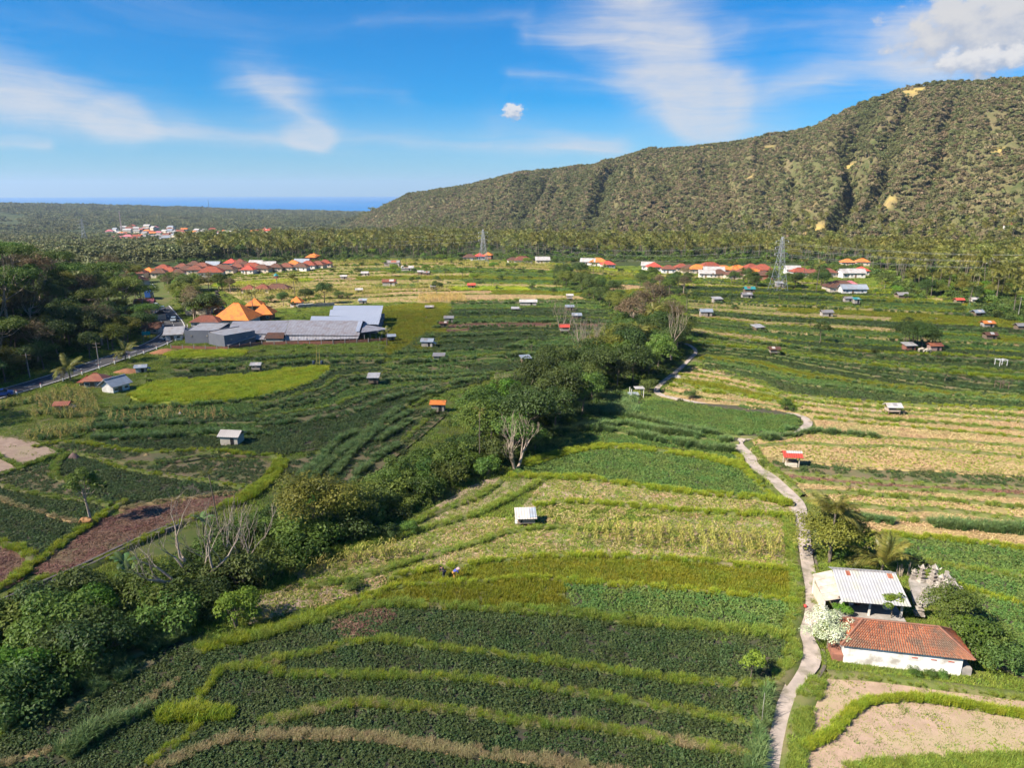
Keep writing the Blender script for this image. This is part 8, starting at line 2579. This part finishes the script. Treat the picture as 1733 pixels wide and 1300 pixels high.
def height_to(x, y, v):
    return float(at(0, v, y).z) - tz(x, y)
x, y = gp(1316, 493)
pylon('a', x, y, height_to(x, y, 400), 'grey lattice pylon in the fields before the right village', br=0.09)
x, y = gpt(818, 447)
pylon('b', x, y, height_to(x, y, 388), 'faint grey lattice pylon behind the centre terraces', br=0.09)
pylon('c', 372, 330, 30, 'lattice pylon at the far right beyond the meadow', br=0.11)
x, y = gpt(145, 418)
pylon('d', x, y, height_to(x, y, 370), 'tall pale pylon above the wooded lowland at the left', br=0.16)
x, y = gpt(206, 390)
pylon('e', x, y, height_to(x, y, 357), 'slim lattice mast beside the far town', 1.2, (), surf('mast_paint', (0.55, 0.42, 0.38), (0.45, 0.35, 0.32), 0.2), 0.35)
x, y = gpt(354, 357)
pylon('f', x, y, height_to(x, y, 337), 'far slim mast standing out against the sea', 1.5, (), STEEL, 0.5)
WIRE = surf('bright_wire', (0.55, 0.56, 0.55), None, 1, 0.4, 0.5)
for p, q, lab in (('a', 'c', 'right span'), ('a', 'b', 'centre span'), ('b', 'd', 'left span')):
    for k, (s_, t_) in enumerate(zip(PYL[p], PYL[q])):
        n = 24
        sag = 5.0 + 0.01 * (s_ - t_).length
        pts = [s_.lerp(t_, i / n) - Vector((0, 0, sag * 4 * (i / n) * (1 - i / n))) for i in range(n + 1)]
        o = MB().tube(pts, 0.024 if p == 'a' and q == 'c' else 0.009, 4).build('power_line', WIRE)
        tag(o, 'power line of the %s, %s %s wire' % (lab, ('lower', 'middle', 'upper')[k // 2], ('near', 'far')[k % 2]), 'wire')

# ------------------------------------------------------------------ small things in the fields
x, y = gp(539, 618)
for i, (dx_, h, lab) in enumerate(((-0.4, 5.2, 'tall yellow bamboo pole left of its twin in front of the factory'), (0.35, 4.6, 'yellow bamboo pole right of its twin in front of the factory'))):
    o = MB().tube([(0, 0, -0.2), (0.1, 0, h * 0.7), (0.35, 0.1, h)], [0.09, 0.07, 0.03], 6).build('bamboo_pole', surf('bamboo', (0.45, 0.36, 0.10), None, 3))
    o.location = (x + dx_, y, tz(x, y)); tag(o, lab, 'pole')
for dx_, lab in ((-1.1, 'dark blue barrel left of the bamboo poles'), (0.95, 'dark blue barrel right of the bamboo poles')):
    o = MB().lathe([(0.3, 0), (0.36, 0.1), (0.36, 0.9), (0.3, 1.0), (0.1, 1.02)], 12).build('barrel', surf('barrel_blue', (0.05, 0.07, 0.11), None, 3, 0.5), None, True)
    o.location = (x + dx_, y - 0.3, tz(x, y) + 0.2); tag(o, lab, 'barrel')


def heap(u, v, r0, h, mat, label, name='heap', cat='heap'):
    x, y = gp(u, v)
    n_ = 14
    V, F_ = [(0, 0, h)], []
    for ring_ in range(1, 5):
        for k in range(n_):
            t = ring_ / 4
            a = 6.283 * k / n_
            rr_ = r0 * t * random.uniform(0.88, 1.12)
            V.append((rr_ * math.cos(a) * 1.3, rr_ * math.sin(a), h * (1 - t ** 1.3) * random.uniform(0.85, 1.1) - (0.1 if ring_ == 4 else 0)))
    for k in range(n_):
        F_.append((0, 1 + k, 1 + (k + 1) % n_))
        for ring_ in range(3):
            a, b_ = 1 + ring_ * n_, 1 + (ring_ + 1) * n_
            F_.append((a + k, b_ + k, b_ + (k + 1) % n_, a + (k + 1) % n_))
    o = MB().add(V, F_).build(name, mat, None, True)
    o.location = (x, y, tz(x, y) + 0.1)
    return tag(o, label, cat)


EARTH = surf('orange_earth', (0.36, 0.17, 0.085), (0.28, 0.13, 0.07), 1.2, 0.95, bump=0.5)
heap(216, 630, 2.6, 0.9, EARTH, 'flat heap of orange earth beside the light blue hut', 'earth_heap')
heap(280, 597, 3.2, 1.1, EARTH, 'heap of orange earth at the end of the factory fence', 'earth_heap')
heap(125, 776, 0.8, 0.9, surf('purple_stone', (0.20, 0.13, 0.11), (0.13, 0.09, 0.08), 2, 0.95, bump=0.6), 'dark stone heap where two terrace banks meet', 'stone_heap')
heap(1146, 640, 1.4, 0.7, WM['concrete'], 'pale heap of rubble beside the upper path', 'rubble_heap')
heap(385, 772, 0.9, 0.4, SOIL['stub'], 'small straw heap below the beige shed', 'straw_heap')
heap(248, 773, 0.45, 0.45, SOIL['stub'], 'little straw heap on the curved terrace bank', 'straw_heap')
heap(305, 703, 0.3, 0.7, WM['white'], 'small pale object standing in the maize row', 'sack', 'sack')

# ------------------------------------------------------------------ cloud above and behind the camera that shades parts of the valley
LIT = [
    [(1262, 1345), (1290, 1180), (1300, 1070), (1150, 1010), (980, 985), (800, 975), (640, 1010), (560, 960), (700, 890), (880, 830), (900, 770), (1000, 700), (1060, 655), (1130, 590), (1200, 600), (1400, 646), (1560, 664), (1900, 676), (6000, 700), (6000, 9000), (1000, 9000), (1200, 1900)],
    [(150, 520), (300, 500), (345, 545), (470, 552), (480, 520), (640, 516), (800, 514), (1000, 512), (1060, 580), (1100, 600), (1150, 560), (1120, 500), (1100, 480), (1300, 468), (1480, 490), (1560, 505), (1750, 525), (2300, 560), (2300, 330), (-600, 330), (-600, 440), (100, 440), (180, 470)],
]
gx = np.arange(-420, 620, 4.0)
gy = np.arange(6, 640, 4.0)
GX, GY = np.meshgrid(gx, gy, indexing='ij')
pu, pv = to_pix(GX, GY, 0.0)
PP = np.stack([pu.ravel(), pv.ravel()], 1)
lit = np.zeros(len(PP), bool)
for poly in LIT:
    lit |= inside(PP, poly)
shade = (~lit).astype(float).reshape(GX.shape)
# keep a rim free so that the cloud closes
shade *= sstep(-420, -330, GX) * sstep(620, 560, GX) * (1 - sstep(560, 630, GY))
ker = np.exp(-0.5 * (np.arange(-6, 7) / 1.7) ** 2); ker /= ker.sum()
for ax in (0, 1):
    shade = np.apply_along_axis(lambda q: np.convolve(q, ker, 'same'), ax, shade)
# thinner over the right and middle distance
shade_w = (1 - 0.55 * sstep(90, 130, -GX) * sstep(90, 220, GY)) * 1 - 0.42 * sstep(0.0, 1.0, (GX + 60) / 90) * sstep(120, 170, GY)
nz = fbm(GX / 55, GY / 55, 4, 71)
thick = np.clip(shade * 1.4 - 0.38 + (nz - 0.55) * 0.55 * shade, 0, 1.2) * 52.0 * shade_w
ALT = 520.0
ox, oy = TO_SUN.x / TO_SUN.z, TO_SUN.y / TO_SUN.z
def lift(zv):
    return np.stack([GX + ox * zv, GY + oy * zv, zv], -1)
up_, dn_ = lift(ALT + thick * 0.75), lift(ALT - thick * 0.25)
inside_c = thick > 0.4
n_, k_ = GX.shape
ids = np.arange(n_ * k_).reshape(n_, k_)
cell = inside_c[:-1, :-1] & inside_c[1:, :-1] & inside_c[1:, 1:] & inside_c[:-1, 1:]
q = np.stack([ids[:-1, :-1], ids[1:, :-1], ids[1:, 1:], ids[:-1, 1:]], -1)[cell]
V = np.concatenate([up_.reshape(-1, 3), dn_.reshape(-1, 3)])
N_ = n_ * k_
faces = [q, q[:, ::-1] + N_]
cnt = {}
for f in q:
    for a_, b_ in zip(f, np.roll(f, -1)):
        cnt[(int(a_), int(b_))] = 1
rim = [(b_, a_, a_ + N_, b_ + N_) for (a_, b_) in cnt if (b_, a_) not in cnt]
faces.append(np.array(rim))
used = np.unique(np.concatenate([f.ravel() for f in faces]))
mp = np.full(2 * N_, -1); mp[used] = np.arange(len(used))
cm = bpy.data.materials.new('cloud')
cm.use_nodes = True
n_ = cm.node_tree
n_.nodes.clear()
o_ = n_.nodes.new('ShaderNodeOutputMaterial')
vol = n_.nodes.new('ShaderNodeVolumePrincipled')
vol.inputs['Color'].default_value = (0.95, 0.95, 0.96, 1)
vol.inputs['Density'].default_value = 0.0076
vol.inputs['Anisotropy'].default_value = 0.4
n_.links.new(vol.outputs[0], o_.inputs['Volume'])
co_ = obj('cloud', np_mesh('cloud', V[used], [mp[f] for f in faces], cm, smooth=True))
tag(co_, 'drifting cloud high above the valley that shades its fields', None, None, 'stuff')

# ------------------------------------------------------------------ haze over land and sea
hm = bpy.data.materials.new('haze')
hm.use_nodes = True
n_ = hm.node_tree
n_.nodes.clear()
o_ = n_.nodes.new('ShaderNodeOutputMaterial')
vol = n_.nodes.new('ShaderNodeVolumePrincipled')
vol.inputs['Color'].default_value = (0.56, 0.75, 1.0, 1)
vol.inputs['Density'].default_value = 0.00005
vol.inputs['Anisotropy'].default_value = 0.1
n_.links.new(vol.outputs[0], o_.inputs['Volume'])
hz = MB().box((0, 0, (-140 + 430) / 2), (54000, 54000, 430 + 140)).build('haze', hm)
tag(hz, 'thin blue haze over the valley and the sea', None, None, 'stuff')
